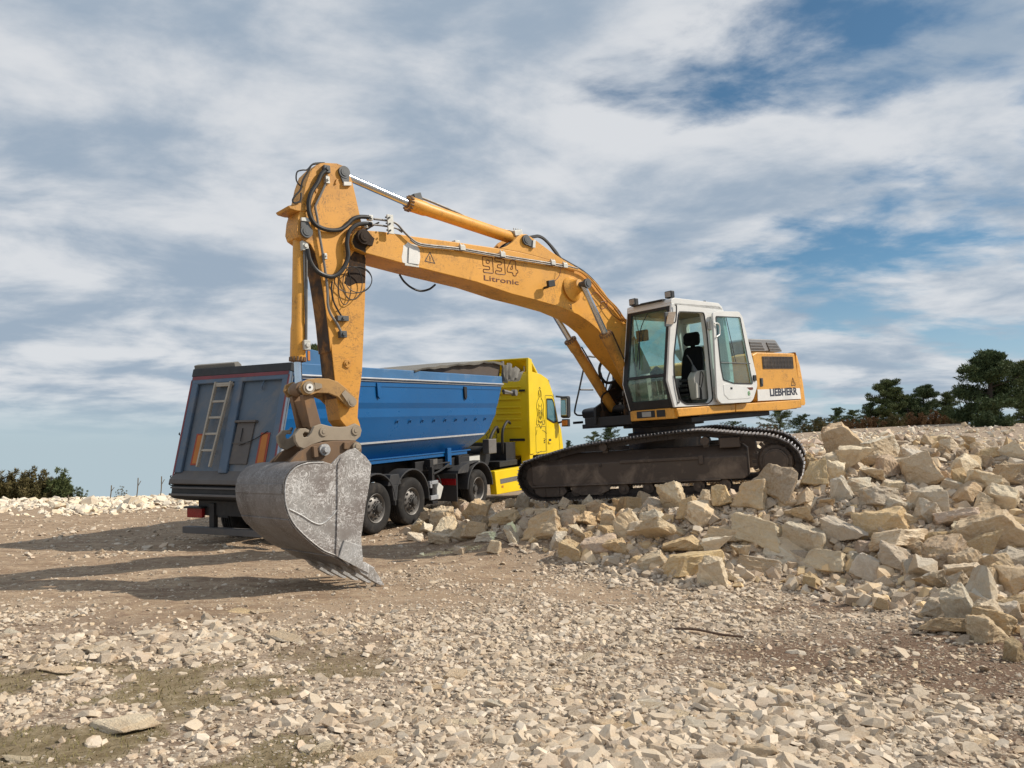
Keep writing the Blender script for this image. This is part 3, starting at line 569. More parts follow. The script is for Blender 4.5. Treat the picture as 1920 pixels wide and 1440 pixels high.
    for cxp, cyp, Y in ((230, 150, .53), (553, 84, 1.32)):
        p = EX.tr(5, cxp, cyp, Y) + Vector((0, 0, .045)); wl = MB(); wl.box((p.x - .06, Y - .075, p.z - .06), (p.x + .04, Y + .075, p.z + .065)); o = wl.build('work_lamp', M_['black'], cab, bev=.015)
        m = MB(); m.box((p.x + .04, Y - .06, p.z - .045), (p.x + .048, Y + .06, p.z + .05)); m.build('lamp_glass', M_['lampglass'], o, bev=.004)
        m = MB(); m.cyl((p.x - .01, Y, 2.0), (p.x - .01, Y, p.z - .05), .014, 8); m.build('lamp_stem', M_['black'], o)
    m = MB(); m.cyl((-1.25, 1.3, 2.07), (-1.25, 1.3, 2.12), .03, 10); m.cyl((-1.5, 1.36, 2.03), (-1.5, 1.36, 2.06), .02, 10); m.build('roof_bolt', M_['black'], cab)
def pincap(m, x, z, y0, y1, r=.085, tail=None, rin=.032):
    m.cyl((x, y0, z), (x, y1, z), r, 24)
    m.cyl((x, y1, z), (x, y1 + (y1 - y0) * .25, z), r * .66, 20)
    m.cyl((x, y1 + (y1 - y0) * .25, z), (x, y1 + (y1 - y0) * .3, z), rin, 14)
    if tail:
        t = Vector((tail[0] - x, 0, tail[1] - z)); L = t.length; t.normalize(); n = Vector((-t.z, 0, t.x))
        c = Vector((x, 0, z)); a = [c + n * r * .95, c + t * L + n * r * .55, c + t * L - n * r * .55, c - n * r * .95]
        m.prism([(p.x, p.z) for p in a], y0, y0 + (y1 - y0) * .8)
def build_boom(root):
    w = .26
    T3 = lambda pts, Y=w: EX.tp(3, pts, Y); T4 = lambda pts, Y=w: EX.tp(4, pts, Y)
    poly = T3([(100, 690), (78, 640), (88, 590), (118, 560), (160, 547), (330, 560), (560, 597), (900, 642), (1240, 692), (1360, 712), (1500, 745), (1640, 785)]) + \
        T4([(340, 165), (400, 197), (480, 247), (560, 312), (620, 382), (680, 470), (735, 545), (785, 592)]) + [(-.35, 1.72), (-.62, 1.35), (-.9, .9), (-.92, .65), (-.78, .55), (-.6, .6), (-.25, .95)] + \
        T4([(690, 790), (580, 640), (520, 590), (450, 542), (330, 490), (160, 441), (0, 400)]) + T3([(1060, 955), (600, 840), (195, 730)])
    m = MB(); m.prism(poly, -w, w); bm_ = m.build('boom', M_['yel'], root, bev=.012)
    wp = [T3([(a, b)])[0] for a, b in ((92, 668), (120, 690), (195, 731), (420, 790), (600, 841))]
    m = MB()                                                        # lug plates for the stick cylinder
    lug = T3([(1240, 692), (1300, 672), (1345, 640), (1380, 600), (1412, 580), (1450, 580), (1540, 640), (1630, 708), (1730, 775), (1800, 830), (1640, 786), (1500, 746), (1360, 713)])
    for s in (1, -1): m.prism(lug, s * (w - .06), s * (w + .001))
    m.build('cylinder_lug', M_['yel'], bm_, bev=.008)
    # side boss for the boom cylinders: a cone standing off each side
    c = EX.tr(4, 485, 335, .52); b0 = EX.tr(4, 392, 362, w)
    for s in (1, -1):
        m = MB(); pr = [(0, .235), (.08, .225), (.25, .17), (.5, .13), (.8, .115), (1, .11)]
        A = Vector((b0.x - .05, s * w, b0.z + .0)); B = Vector((c.x, s * .44, c.z)); m.cyl(A, B, .1, 32, prof=pr); m.build('cylinder_boss', M_['yel'], bm_, ang=50)
    m = MB(); m.cyl((c.x, -.60, c.z), (c.x, .60, c.z), .055, 20); m.cyl((c.x, .58, c.z), (c.x, .62, c.z), .085, 20); m.cyl((c.x, .62, c.z), (c.x, .63, c.z), .05, 20); m.cyl((c.x, -.58, c.z), (c.x, -.62, c.z), .085, 20); m.build('boom_pin', M_['pin'], bm_)
    p = T3([(160, 608)])[0]; m = MB(); pincap(m, p[0], p[1], w, w + .07, .105, T3([(235, 650)])[0]); m.cyl((p[0], -w - .05, p[1]), (p[0], w, p[1]), .09, 20); m.build('stick_pin', M_['grease'], bm_)
    p = T3([(1440, 628)])[0]; m = MB(); pincap(m, p[0], p[1], w, w + .04, .085, T3([(1498, 668)])[0]); m.build('cylinder_pin', M_['pin'], bm_)
    m = MB(); m.prism(T3([(1486, 632), (1506, 632), (1503, 692), (1482, 690)]), w, w + .05); m.build('pin_keeper', M_['bolt'], bm_, bev=.003)
    # pipes along the side with clamps
    run = [(255, 462), (330, 470), (400, 485), (440, 505), (480, 550), (540, 610), (600, 650), (700, 668), (930, 692), (1240, 745), (1640, 808), (1760, 828), (1850, 850)]
    m = MB(); m.tube([EX.tr(3, a, b, w + .045) for a, b in run], .016, 8); m.tube([EX.tr(3, a, b + 14, w + .05) for a, b in run[5:]], .012, 8)
    m.tube([EX.tr(3, a, b - 26, w - .03) for a, b in run[6:11]], .014, 8)
    m.tube([EX.tr(3, a, b, w + .03) for a, b in ((240, 505), (330, 515), (430, 535), (475, 565))], .014, 8); m.build('hydraulic_pipe', M_['pipe'], bm_)
    for a, b in ((935, 690), (1250, 742), (1645, 806), (1740, 828)):
        p = EX.tr(3, a, b, w + .03); m = MB(); m.box((p.x - .06, w, p.z - .04), (p.x + .04, w + .075, p.z + .035)); m.box((p.x - .06, w + .015, p.z + .035), (p.x + .03, w + .06, p.z + .05))
        for dx in (-.045, .02): m.cyl((p.x + dx, w + .04, p.z + .04), (p.x + dx, w + .04, p.z + .07), .012, 6)
        m.build('pipe_clamp', M_['bolt'], bm_, bev=.004)
    p = EX.tr(3, 905, 640, w - .03); m = MB(); m.box((p.x - .05, w - .1, p.z - .02), (p.x + .05, w - .01, p.z + .02)); m.build('pipe_clamp', M_['bolt'], bm_, bev=.004)
    q = T3([(332, 436), (380, 441), (388, 592), (345, 585)]); m = MB(); m.prism(q, w + .06, w + .085); m.build('clamp_plate', M_['bolt'], bm_, bev=.004)
    m = MB()
    for a, b in ((345, 450), (372, 452), (350, 497), (377, 500), (356, 550), (380, 552), (360, 578)): p = T3([(a, b)], w + .08)[0]; m.cyl((p[0], w + .085, p[1]), (p[0], w + .10, p[1]), .013, 8)
    m.build('clamp_bolt', M_['black'], bm_)
    # painted patches and lettering
    ragged = [(485, 668), (505, 660), (520, 640), (545, 655), (590, 665), (612, 700), (618, 760), (612, 800), (605, 826), (560, 822), (510, 812), (478, 800), (472, 760), (480, 720)]
    m = MB(); m.prism(T3(ragged), w, w + .0015); m.build('white_paint_patch', M_['decalwhite'], bm_)
    q = T3([(525, 686), (598, 698), (602, 820), (520, 808)]); m = MB(); m.prism(q, w, w + .012); o = m.build('white_plate', M_['decalwhite'], bm_, bev=.003)
    m = MB(); m.tube([(x, w + .013, z) for x, z in q[:1] + [q[3]] + q[2:3]], .004, 6, smooth=False); m.build('plate_edge', M_['pin'], o)
    m = MB(); m.prism(T3([(495, 812), (520, 806), (560, 822), (606, 832), (604, 842), (495, 826)]), w + .001, w + .012); m.build('torn_bracket', M_['bolt'], bm_, bev=.003)
    tri(bm_, EX, 3, [(694, 716), (735, 812), (650, 793)], w + .001)
    a = EX.tr(3, 1112, 878, w); b = EX.tr(3, 1384, 910, w); X = (b - a).normalized(); Lx = (b - a).length; Zu = Vector((0, 1, 0)).cross(X).normalized(); k = Lx / 14.3
    DG = ([[(0, 7), (4, 7), (4, 0), (0, 0), (0, 1.4), (2.6, 1.4), (2.6, 2.8), (0, 2.8)], [(1.4, 4.2), (2.6, 4.2), (2.6, 5.6), (1.4, 5.6)]],
          [[(0, 7), (4, 7), (4, 0), (0, 0), (0, 1.4), (2.6, 1.4), (2.6, 2.8), (.9, 2.8), (.9, 4.2), (2.6, 4.2), (2.6, 5.6), (0, 5.6)]],
          [[(1.9, 7), (3.7, 7), (3.7, 2.8), (4.5, 2.8), (4.5, 1.4), (3.7, 1.4), (3.7, 0), (2.3, 0), (2.3, 1.4), (0, 1.4), (0, 2.9)], [(2.3, 2.8), (2.3, 4.9), (1.3, 2.8)]])
    m = MB()
    for q, loops in enumerate(DG):
        for lp in loops:
            pp = [a + X * (x + q * 4.9) * k + Zu * y * k * .70 + Vector((0, .002, 0)) for x, y in rnd_poly(lp, .45, 2)]; m.tube(pp + [pp[0]], .0062, 5, smooth=False)
    m.build('lettering', M_['letterred'], bm_)
    text('Litronic', 'lettering', EX.tr(3, 1116, 941, w), EX.tr(3, 1388, 979, w), .082, (0, 1, 0), M_['letterred'], bm_, depth=.001, bold=.006)
    # work lamp on its bracket
    q = T3([(1614, 944), (1664, 936), (1672, 988), (1620, 998)], w + .14); m = MB(); m.prism(q, w + .10, w + .16); p = q[0]; m.box((q[0][0] - .06, w, q[3][1]), (q[0][0] - .03, w + .1, q[3][1] + .04)); o = m.build('boom_lamp', M_['black'], bm_, bev=.01)
    m = MB(); m.tube([EX.tr(3, a, b, w + .06) for a, b in ((1672, 945), (1700, 915), (1712, 880), (1716, 845))], .006, 6); m.build('lamp_cable', M_['letterred'], o)
    # hose bundle over the back of the boom
    m = MB()
    for dy, dz, r in ((.20, .015, .02), (.12, .03, .022), (.03, .03, .02), (-.06, .03, .022)):
        m.tube([EX.tr(3, a, b, w) + Vector((0, dy - w, dz)) for a, b in ((1330, 700), (1390, 640))] + [EX.tr(3, a, b, dy) + Vector((0, 0, dz)) for a, b in ((1500, 612), (1560, 612), (1620, 660), (1700, 760))] + [EX.tr(4, a, b, w) + Vector((0, dy - w, dz)) for a, b in ((400, 190), (500, 250), (580, 325), (650, 420), (720, 520), (775, 575))], r, 7)
    m.build('hose', M_['rubber'], bm_)
    m = MB()
    for off, r in (((0, 0), .018), ((18, 4), .015)):
        m.tube([EX.tr(4, a + off[0], b + off[1], w + .05) for a, b in ((345, 218), (400, 230), (470, 255), (540, 320), (590, 385), (640, 440), (690, 490), (735, 555), (775, 600))], r, 7)
    m.build('hydraulic_pipe', M_['yelworn'], bm_)
    m = MB(); m.tube([EX.tr(4, a, b, w + .06) for a, b in ((520, 385), (515, 400), (530, 410), (560, 390), (585, 405), (620, 450), (650, 500), (690, 550), (750, 590))], .007, 6)
    m.tube([EX.tr(4, a, b, w + .06) for a, b in ((600, 455), (640, 450), (632, 490), (600, 500), (600, 455))], .007, 6); m.tube([EX.tr(4, a, b, w + .02) for a, b in ((690, 500), (740, 560), (780, 575))], .01, 6); m.build('cable', M_['letterred'], bm_)
    m = MB(); m.tube([EX.tr(3, a, b, .05) for a, b in ((455, 895), (490, 950), (550, 1000), (620, 1025), (690, 1010), (735, 975))], .016, 8); m.build('hose', M_['rubber'], bm_)
    # grease stains round the tip pin
    m = MB(); m.prism(T3([(205, 575), (235, 585), (243, 610), (245, 660), (215, 655), (190, 690), (192, 728), (150, 705), (105, 685), (85, 640), (100, 590), (140, 560)]), w, w + .002); m.build('grease_stain', M_['grease'], bm_)
    m = MB(); c_ = EX.tr(4, 398, 485, w + .002); m.plate([(c_.x - .02, c_.z - .04), (c_.x + .02, c_.z - .04), (c_.x + .02, c_.z + .04), (c_.x - .02, c_.z + .04)], [[(c_.x - .01, c_.z - .03), (c_.x + .01, c_.z - .03), (c_.x + .01, c_.z + .03), (c_.x - .01, c_.z + .03)]], w + .001, w + .003); m.build('stencil_mark', M_['letter'], bm_)
def hydraulic(root, name, a, b, c, r, rr, head=.25, mat='yel'):
    """cylinder barrel a-b, rod b-c"""
    a, b, c = Vector(a), Vector(b), Vector(c); d = (b - a).normalized(); L = (b - a).length; h = head / L
    m = MB(); m.cyl(a, b, r, 28, prof=[(0, r * .8), (.02, r), (1 - h * 1.2, r), (1 - h, r * 1.12), (1 - .02, r * 1.14), (1, r * 1.0)]); o = m.build(name, M_[mat], root, ang=40)
    m = MB(); m.cyl(b, c, rr, 24); m.build('rod', M_['chrome'], o)
    m = MB(); q = d.to_track_quat('Z', 'Y')
    for k in range(14):
        t = 2 * math.pi * k / 14; p = b - d * .015 + q @ Vector((r * 1.12 * math.cos(t), r * 1.12 * math.sin(t), 0)); m.cyl(p - d * .03, p + d * .022, .016, 6)
    m.cyl(b - d * .02, b + d * .02, r * .75, 24); m.build('gland_nut', M_['rusty'], o)
    return o
def build_stick(root):
    w = .168
    T1 = lambda pts, Y=w: EX.tp(1, pts, Y); T2 = lambda pts, Y=w: EX.tp(2, pts, Y)
    poly = T1([(400, 92), (440, 86), (520, 90), (565, 107), (598, 148), (618, 205), (645, 320), (668, 425), (688, 520), (706, 640), (706, 760), (700, 1000), (692, 1190), (682, 1430)]) + \
        T2([(775, 190), (758, 320), (752, 430), (766, 470), (766, 510), (742, 532), (712, 522), (694, 488), (655, 440), (636, 330), (622, 200), (603, 20)]) + \
        T1([(480, 1300), (462, 1120), (440, 960), (420, 830), (400, 740), (380, 660), (350, 607), (310, 585), (275, 560), (262, 520), (270, 440), (285, 390), (292, 345), (305, 300), (322, 220), (350, 140)])
    m = MB(); m.prism(poly, -w, w); st = m.build('stick', M_['yelstick'], root, bev=.010)
    m = MB(); q = T1([(203, 364), (285, 345), (330, 400), (262, 396), (215, 382)]); m.prism(q, -w - .02, w + .012); q = T1([(262, 396), (215, 382), (205, 440), (240, 520), (275, 560)], -w); m.prism(q, -w - .01, -w + .05); m.build('front_bracket', M_['yelworn'], st, bev=.008)
    # dark brown front face plate with orange-brown patches, just proud of the front edge
    fp = T1([(352, 612), (382, 665), (402, 745), (422, 835), (442, 960), (464, 1120), (482, 1300)]) + T2([(603, 20), (622, 200), (634, 320)])
    m = MB(); m.ring([[(x + .001, -w + .012, z), (x + .006, -w + .012, z), (x + .006, w - .012, z), (x + .001, w - .012, z)] for x, z in fp]); m.build('dark_front', M_['darkfront'], st)
    # pins
    m = MB(); p = T1([(562, 150)])[0]; pincap(m, *p, w, w + .035, .085, T1([(572, 215)])[0]); m.build('cylinder_pin', M_['pin'], st)
    m = MB(); m.prism(T1([(555, 212), (605, 214), (606, 238), (556, 238)]), w, w + .04); m.build('pin_keeper', M_['bolt'], st, bev=.004)
    m = MB(); p = T1([(320, 530)])[0]; pincap(m, *p, w, w + .035, .085, T1([(305, 460)])[0]); m.cyl((p[0], -w - .03, p[1]), (p[0], w, p[1]), .07, 16); m.build('cylinder_pin', M_['pin'], st)
    m = MB(); m.prism(T1([(282, 442), (320, 442), (344, 458), (340, 470), (284, 464)]), w, w + .04); m.build('pin_keeper', M_['bolt'], st, bev=.004)
    # rear brace stains near the boom joint
    m = MB(); m.prism(T1([(640, 640), (690, 665), (704, 700), (701, 860), (640, 862), (600, 880), (565, 860), (590, 800), (600, 700)]), w, w + .0015); m.build('grease_stain', M_['grease'], st)
    # pipe and hose runs
    m = MB(); m.tube([EX.tr(1, a, b, w + .04) for a, b in ((455, 165), (450, 210), (425, 270), (385, 355), (382, 380), (395, 450), (410, 560), (430, 680), (450, 820), (460, 930), (462, 1000), (480, 1060), (520, 1120), (545, 1170))], .017, 8); m.build('hydraulic_pipe', M_['pipe'], st)
    m = MB(); m.tube([EX.tr(1, a, b, w + .05) for a, b in ((455, 130), (420, 160), (395, 215), (355, 280), (338, 350), (345, 420), (375, 475), (420, 505), (480, 520), (540, 515), (585, 485), (620, 450), (660, 435), (710, 435), (740, 442))], .030, 10)
    m.tube([EX.tr(1, a, b, w + .07) for a, b in ((740, 480), (690, 478), (640, 490), (600, 530), (585, 600), (592, 680), (575, 740), (540, 790), (490, 818), (430, 805), (380, 770), (345, 710), (330, 640))], .030, 10)
    m.tube([EX.tr(1, a, b, w + .06) for a, b in ((790, 470), (750, 490), (700, 520), (640, 535), (615, 570))], .012, 8); m.build('hose', M_['rubber'], st)
    m = MB(); m.tube([EX.tr(1, a, b, w + .03) for a, b in ((400, 92), (360, 100), (335, 140), (300, 200), (285, 260), (250, 300), (235, 330), (250, 345), (285, 330), (290, 280))], .012, 7); m.tube([EX.tr(1, a, b, w - .1) for a, b in ((440, 86), (370, 92), (330, 130), (300, 133), (265, 145), (258, 190), (275, 225), (310, 250))], .010, 7)
    for cxp, cyp, rx, ry, ph in ((625, 840, 120, 85, .2), (620, 860, 62, 105, 1.4), (570, 880, 40, 118, 2.2), (660, 838, 85, 82, .5)):
        m.tube([EX.tr(1, cxp + rx * math.cos(t * math.pi / 10 + ph), cyp + ry * math.sin(t * math.pi / 10 + ph), w + .06 + .02 * math.sin(t * .6 + ph)) for t in range(21)], .0065, 6)
    m.tube([EX.tr(1, a, b, w + .03) for a, b in ((490, 850), (485, 900), (500, 980), (530, 1040), (555, 1080))], .012, 6)
    m.build('cable', M_['rubber'], st)
    for a, b, sx, sz in ((450, 130, .045, .05), (453, 200, .03, .05), (440, 690, .02, .04), (552, 1088, .085, .035), (555, 1190, .05, .045), (730, 442, .035, .035), (730, 484, .035, .035), (700, 500, .03, .02)):
        p = EX.tr(1, a, b, w + .03); m = MB(); m.box((p.x - sx, w, p.z - sz), (p.x + sx, w + .07, p.z + sz)); m.cyl((p.x, w + .07, p.z), (p.x, w + .09, p.z), min(sx, sz) * .6, 8); m.build('pipe_fitting', M_['bolt'] if b > 150 and b < 1000 else M_['pin'], st, bev=.005)
    m = MB(); p = EX.tr(2, 692, 127, w); m.cyl((p.x, w, p.z), (p.x, w + .02, p.z), .055, 16); m.cyl((p.x + .02, w + .02, p.z), (p.x + .02, w + .035, p.z), .02, 8); m.cyl((p.x - .025, w + .02, p.z + .02), (p.x - .025, w + .035, p.z + .02), .015, 8); m.build('grease_plate', M_['yelworn'], st, bev=.003)
    m = MB(); m.prism(T1([(380, 262), (390, 262), (392, 278), (384, 280)]), w, w + .01); m.prism(T1([(515, 192), (526, 194), (515, 225), (505, 222)]), w, w + .02); m.build('bracket_tab', M_['yelworn'], st)
    # stick cylinder on top of the boom
    o = hydraulic(root, 'stick_cylinder', EX.tr(3, 1345, 615, 0), EX.tr(3, 520, 338, 0), EX.tr(1, 560, 165, 0), .098, .055, .3)
    m = MB(); m.box(EX.tr(3, 590, 300, 0) - Vector((.07, .05, .06)), EX.tr(3, 590, 300, 0) + Vector((.07, .05, .07)), Matrix.Rotation(.3, 3, 'Y')); m.build('port_block', M_['pin'], o, bev=.008)
    m = MB(); m.tube([EX.tr(3, a, b, 0) for a, b in ((620, 295), (700, 325), (900, 410), (1100, 500), (1200, 535), (1300, 550), (1350, 560))], .019, 8); m.build('hydraulic_pipe', M_['pipe'], o)
    m = MB(); p = EX.tr(3, 1360, 575, 0.06); m.box(p - Vector((.12, .06, .04)), p + Vector((.06, .06, .05)), Matrix.Rotation(.2, 3, 'Y'))
    for k in range(4): m.cyl(p + Vector((-.1 + k * .05, .03, .05)), p + Vector((-.1 + k * .05, .03, .08)), .013, 6)
    m.build('port_flange', M_['bolt'], o, bev=.005)
    # bucket cylinder in front of the stick
    p0 = T1([(320, 530)])[0]
    o = hydraulic(root, 'bucket_cylinder', (p0[0], 0, p0[1] + .0), (6.285, 0, 1.13), (6.29, 0, .78), .088, .05, .42)
    m = MB(); m.tube([EX.tr(1, a, b, .10) for a, b in ((310, 640), (312, 800), (320, 1000), (322, 1240))], .017, 8); m.tube([EX.tr(1, a, b, .12) for a, b in ((318, 620), (325, 700), (327, 900), (325, 1230))], .012, 8); m.build('hydraulic_pipe', M_['pipe'], o)
    for a, b in ((320, 1262), (308, 625)): p = EX.tr(1, a, b, .1); m = MB(); m.box(p - Vector((.045, .05, .06)), p + Vector((.045, .05, .07))); m.cyl(p - Vector((0, -.05, 0)), p - Vector((0, -.07, 0)), .03, 8); m.build('port_flange', M_['bolt'], o, bev=.006)
    # boom cylinders
    c = EX.tr(4, 485, 335, .52)
    for s in (1, -1): hydraulic(root, 'boom_cylinder', (-.36, s * .33, .24), (.60, s * .43, 1.585), (c.x, s * .49, c.z), .094, .055, .22, 'yelworn')
    m = MB()
    pr = EX.tr(9, 580, 870, -.42); m.tube([pr + Vector((0, 0, .35)), pr + Vector((0, .05, .1)), pr, EX.tr(9, 700, 1060, -.4)], .02, 8)
    m.tube([EX.tr(9, a, b, -.3) for a, b in ((590, 490), (550, 580), (560, 680), (620, 760), (700, 765), (780, 710))], .028, 9); m.build('hose', M_['rubber'], root)
    m = MB(); m.tube([EX.tr(9, a, b, -.58) for a, b in ((330, 330), (430, 500), (520, 660), (600, 760))], .014, 7); m.tube([EX.tr(9, a, b, .58) for a, b in ((700, 140), (780, 320), (850, 480))], .014, 7); m.build('cylinder_pipe', M_['grease'], root)
    pr = EX.tr(9, 590, 860, -.60); m = MB(); m.box(pr - Vector((.10, .04, .03)), pr + Vector((.10, .03, .03)), Matrix.Rotation(-.9, 3, 'Y')); m.build('pipe_bracket', M_['pipe'], root, bev=.004)
def build_tool(root):
    T2 = lambda pts, Y: EX.tp(2, pts, Y)
    rk = [(430, 262), (440, 228), (475, 212), (530, 207), (590, 210), (640, 226), (690, 265), (735, 312), (747, 345), (735, 370), (705, 374), (680, 352), (640, 312), (590, 292), (525, 290), (490, 302), (452, 300)]
    m = MB()
    for s in (1, -1): m.prism(T2(rk, .25), s * .205, s * .25)
    rk_ = m.build('guide_lever', M_['levery'], root, bev=.008)
    p = T2([(475, 260)], .25)[0]; q = T2([(717, 340)], .25)[0]
    m = MB(); m.cyl((p[0], -.27, p[1]), (p[0], .27, p[1]), .065, 20); pincap(m, p[0], p[1], .25, .275, .08, None); pincap(m, q[0], q[1], .25, .275, .065, T2([(668, 285)], .25)[0]); m.prism(T2([(505, 232), (545, 240), (548, 262), (510, 272)], .25), .25, .275); m.cyl((q[0], -.26, q[1]), (q[0], .25, q[1]), .06, 20); m.build('lever_pin', M_['coupler'], rk_)
    m = MB(); m.cyl((p[0], .28, p[1]), (p[0], .288, p[1]), .048, 20); m.build('grease_cap', M_['decalwhite'], rk_); m = MB(); m.cyl((p[0], .288, p[1]), (p[0], .292, p[1]), .016, 10); m.build('grease_nipple', M_['black'], rk_)
    m = MB(); lk = T2([(440, 300), (500, 300), (545, 470), (575, 505), (555, 540), (520, 530), (480, 480)], .18)
    for s in (1, -1): m.prism(lk, s * .11, s * .195)
    lk2 = T2([(452, 330), (490, 330), (525, 480), (500, 480)], .18); m.prism(lk2, -.11, .11); m.build('bucket_link', M_['rusty'], root, bev=.01)
    m = MB(); m.cyl((p[0], -.1, p[1]), (p[0], .1, p[1]), .095, 20); m.build('rod_eye', M_['rusty'], root)
    cp = [(428, 490), (460, 489), (482, 500), (478, 515), (455, 510), (444, 522), (450, 540), (470, 538), (492, 515), (508, 478), (545, 464), (600, 478), (650, 482), (700, 478), (738, 461), (768, 478), (776, 500), (768, 535), (740, 560), (700, 558), (560, 560), (500, 580), (450, 606), (420, 592), (402, 560), (398, 525)]
    m = MB()
    for s in (1, -1): m.prism(T2(cp, .27), s * .21, s * .27)
    cb = T2([(520, 490), (740, 490), (740, 550), (560, 552)], .2); m.prism(cb, -.21, .21); cq = m.build('quick_coupler', M_['coupler'], root, bev=.01)
    for a, b in ((560, 508), (740, 502)): p = T2([(a, b)], .27)[0]; m = MB(); m.cyl((p[0], .27, p[1]), (p[0], .285, p[1]), .06, 20); m.cyl((p[0], .285, p[1]), (p[0], .292, p[1]), .03, 8); m.build('coupler_pin', M_['coupler'], cq, bev=.003)
    m = MB(); m.tube([EX.tr(2, a, b, -.24) for a, b in ((350, 560), (330, 545), (325, 525), (345, 515), (375, 500), (380, 485))], .022, 7); m.build('safety_hook', M_['pipe'], cq)
    # ---- the bucket
    wb = .68
    side = T2([(700, 1262), (640, 1215), (560, 1182), (480, 1122), (405, 1050), (362, 980), (340, 900), (338, 820), (352, 760), (400, 706), (470, 680), (560, 676), (605, 690), (650, 642), (700, 612), (740, 600), (798, 648), (830, 690), (822, 780), (795, 940), (773, 1100), (778, 1250), (740, 1262)], wb)
    m = MB()
    for s in (1, -1): m.prism(side, s * (wb - .03), s * wb)
    bk = m.build('bucket', M_['bucket'], root, bev=.006)
    pr = side[:12]; inn = [Vector(p) for p in pr]; cen = Vector((sum(p[0] for p in side) / len(side), sum(p[1] for p in side) / len(side)))
    # resample smooth
    sm = []
    for i in range(len(inn) - 1):
        a = inn[max(i - 1, 0)]; b = inn[i]; c = inn[i + 1]; d = inn[min(i + 2, len(inn) - 1)]
        for k in range(4): t = k / 4; sm.append(.5 * ((2 * b) + (c - a) * t + (2 * a - 5 * b + 4 * c - d) * t * t + (3 * b - a - 3 * c + d) * t ** 3))
    sm.append(inn[-1]); loop = []
    for i, p in enumerate(sm):
        d = (sm[min(i + 1, len(sm) - 1)] - sm[max(i - 1, 0)]).normalized(); n = Vector((-d.y, d.x)); n = n if n.dot(p - cen) > 0 else -n; loop.append((p, n))
    m = MB(); m.ring([[(p.x + n.x * .012, -wb - .006, p.y + n.y * .012), (p.x + n.x * .012, wb + .006, p.y + n.y * .012), (p.x - n.x * .02, wb - .03, p.y - n.y * .02), (p.x - n.x * .02, -wb + .03, p.y - n.y * .02)] for p, n in loop]); m.build('bucket_shell', M_['shell'], bk, ang=30)
    m = MB()                                                        # wear strips across the back and edge weld beads
    for i0, i1 in ((2, 6), (16, 19), (26, 29)):
        seg = loop[i0:i1 + 1]; m.ring([[(p.x + n.x * .010, -wb * .98, p.y + n.y * .010), (p.x + n.x * .026, -wb * .98, p.y + n.y * .026), (p.x + n.x * .026, wb * .98, p.y + n.y * .026), (p.x + n.x * .010, wb * .98, p.y + n.y * .010)] for p, n in seg])
    m.build('wear_strip', M_['shell'], bk, bev=.004)
    for s in (1, -1):
        m = MB(); m.tube([(p.x - n.x * .012, s * (wb + .003), p.y - n.y * .012) for p, n in loop], .009, 6, smooth=False); m.tube([(x, s * (wb + .003), z) for x, z in T2([(368, 945), (430, 975), (500, 1018), (545, 1028), (590, 1000), (632, 950)], wb)], .010, 6); m.build('weld_bead', M_['tooth'], bk)
        m = MB(); r = T2([(636, 690), (657, 650), (655, 900), (646, 1100), (640, 1214), (625, 1206), (630, 1100), (635, 900)], wb); m.prism(r, s * wb, s * (wb + .018)); m.build('side_rib', M_['bucket'], bk, bev=.006)
        m = MB(); r = T2([(640, 1216), (672, 1118), (770, 1150), (778, 1250), (845, 1272), (808, 1305)], wb); m.prism(r, s * wb, s * (wb + .025)); m.build('side_cutter', M_['tooth'], bk, bev=.006)
    lip = T2([(700, 1255), (640, 1208), (560, 1178), (560, 1186), (640, 1222), (812, 1308), (850, 1272)], wb); m = MB(); m.prism(lip, -wb, wb); m.build('cutting_lip', M_['shell'], bk, bev=.008)
    th = T2([(782, 1262), (812, 1256), (842, 1272), (868, 1312), (908, 1374), (880, 1372), (808, 1332), (790, 1300)], wb)
    for k in range(5):
        y = .63 - k * .315; m = MB()
        up = [(x, z) for x, z in th]
        m.prism(T2([(735, 1258), (790, 1240), (842, 1270), (812, 1330), (770, 1306)], wb), y - .06, y + .06); o = m.build('tooth_adapter', M_['tooth'], bk, bev=.008)
        tip = th[4]; m = MB(); ring0 = [(x, y - .05, z) for x, z in up]; n_ = len(up)
        vs = [(x, y - (.05 if i not in (4,) else .035), z) for i, (x, z) in enumerate(up)] + [(x, y + (.05 if i not in (4,) else .035), z) for i, (x, z) in enumerate(up)]
        m.add(vs, [list(range(n_))[::-1], list(range(n_, 2 * n_))] + [(i, (i + 1) % n_, n_ + (i + 1) % n_, n_ + i) for i in range(n_)]); m.build('tooth', M_['tooth'], bk, bev=.007)
    ear = T2([(350, 720), (378, 668), (425, 622), (500, 580), (560, 566), (620, 560), (740, 558), (768, 575), (776, 605), (772, 632), (742, 602), (700, 614), (650, 645), (603, 692), (480, 682), (400, 706)], .3)
    m = MB()
    for s in (1, -1): m.prism(ear, s * .24, s * .30)
    m.prism(T2([(480, 640), (690, 600), (640, 650), (600, 690), (400, 706)], .25), -.24, .24); er = m.build('bucket_ear', M_['rusty'], bk, bev=.008)
    for (a, b), r in (((560, 610), .075), ((740, 592), .06)):
        p = T2([(a, b)], .3)[0]; m = MB(); m.cyl((p[0], .3, p[1]), (p[0], .345, p[1]), r, 22); m.cyl((p[0], .345, p[1]), (p[0], .40 if r > .07 else .36, p[1]), r * .7, 18, r2=r * .5); m.cyl((p[0], -.3, p[1]), (p[0], .3, p[1]), .05, 16); m.build('bucket_pin', M_['tooth'] if r > .07 else M_['coupler'], er, ang=40)
    m = MB(); m.prism(T2([(490, 592), (512, 590), (520, 650), (496, 655)], .3), .3, .36); m.prism(T2([(668, 570), (700, 566), (698, 605), (668, 608)], .3), .3, .34); m.build('pin_lock', M_['rusty'], er, bev=.006)
BASE = ul((0, 0, 0))
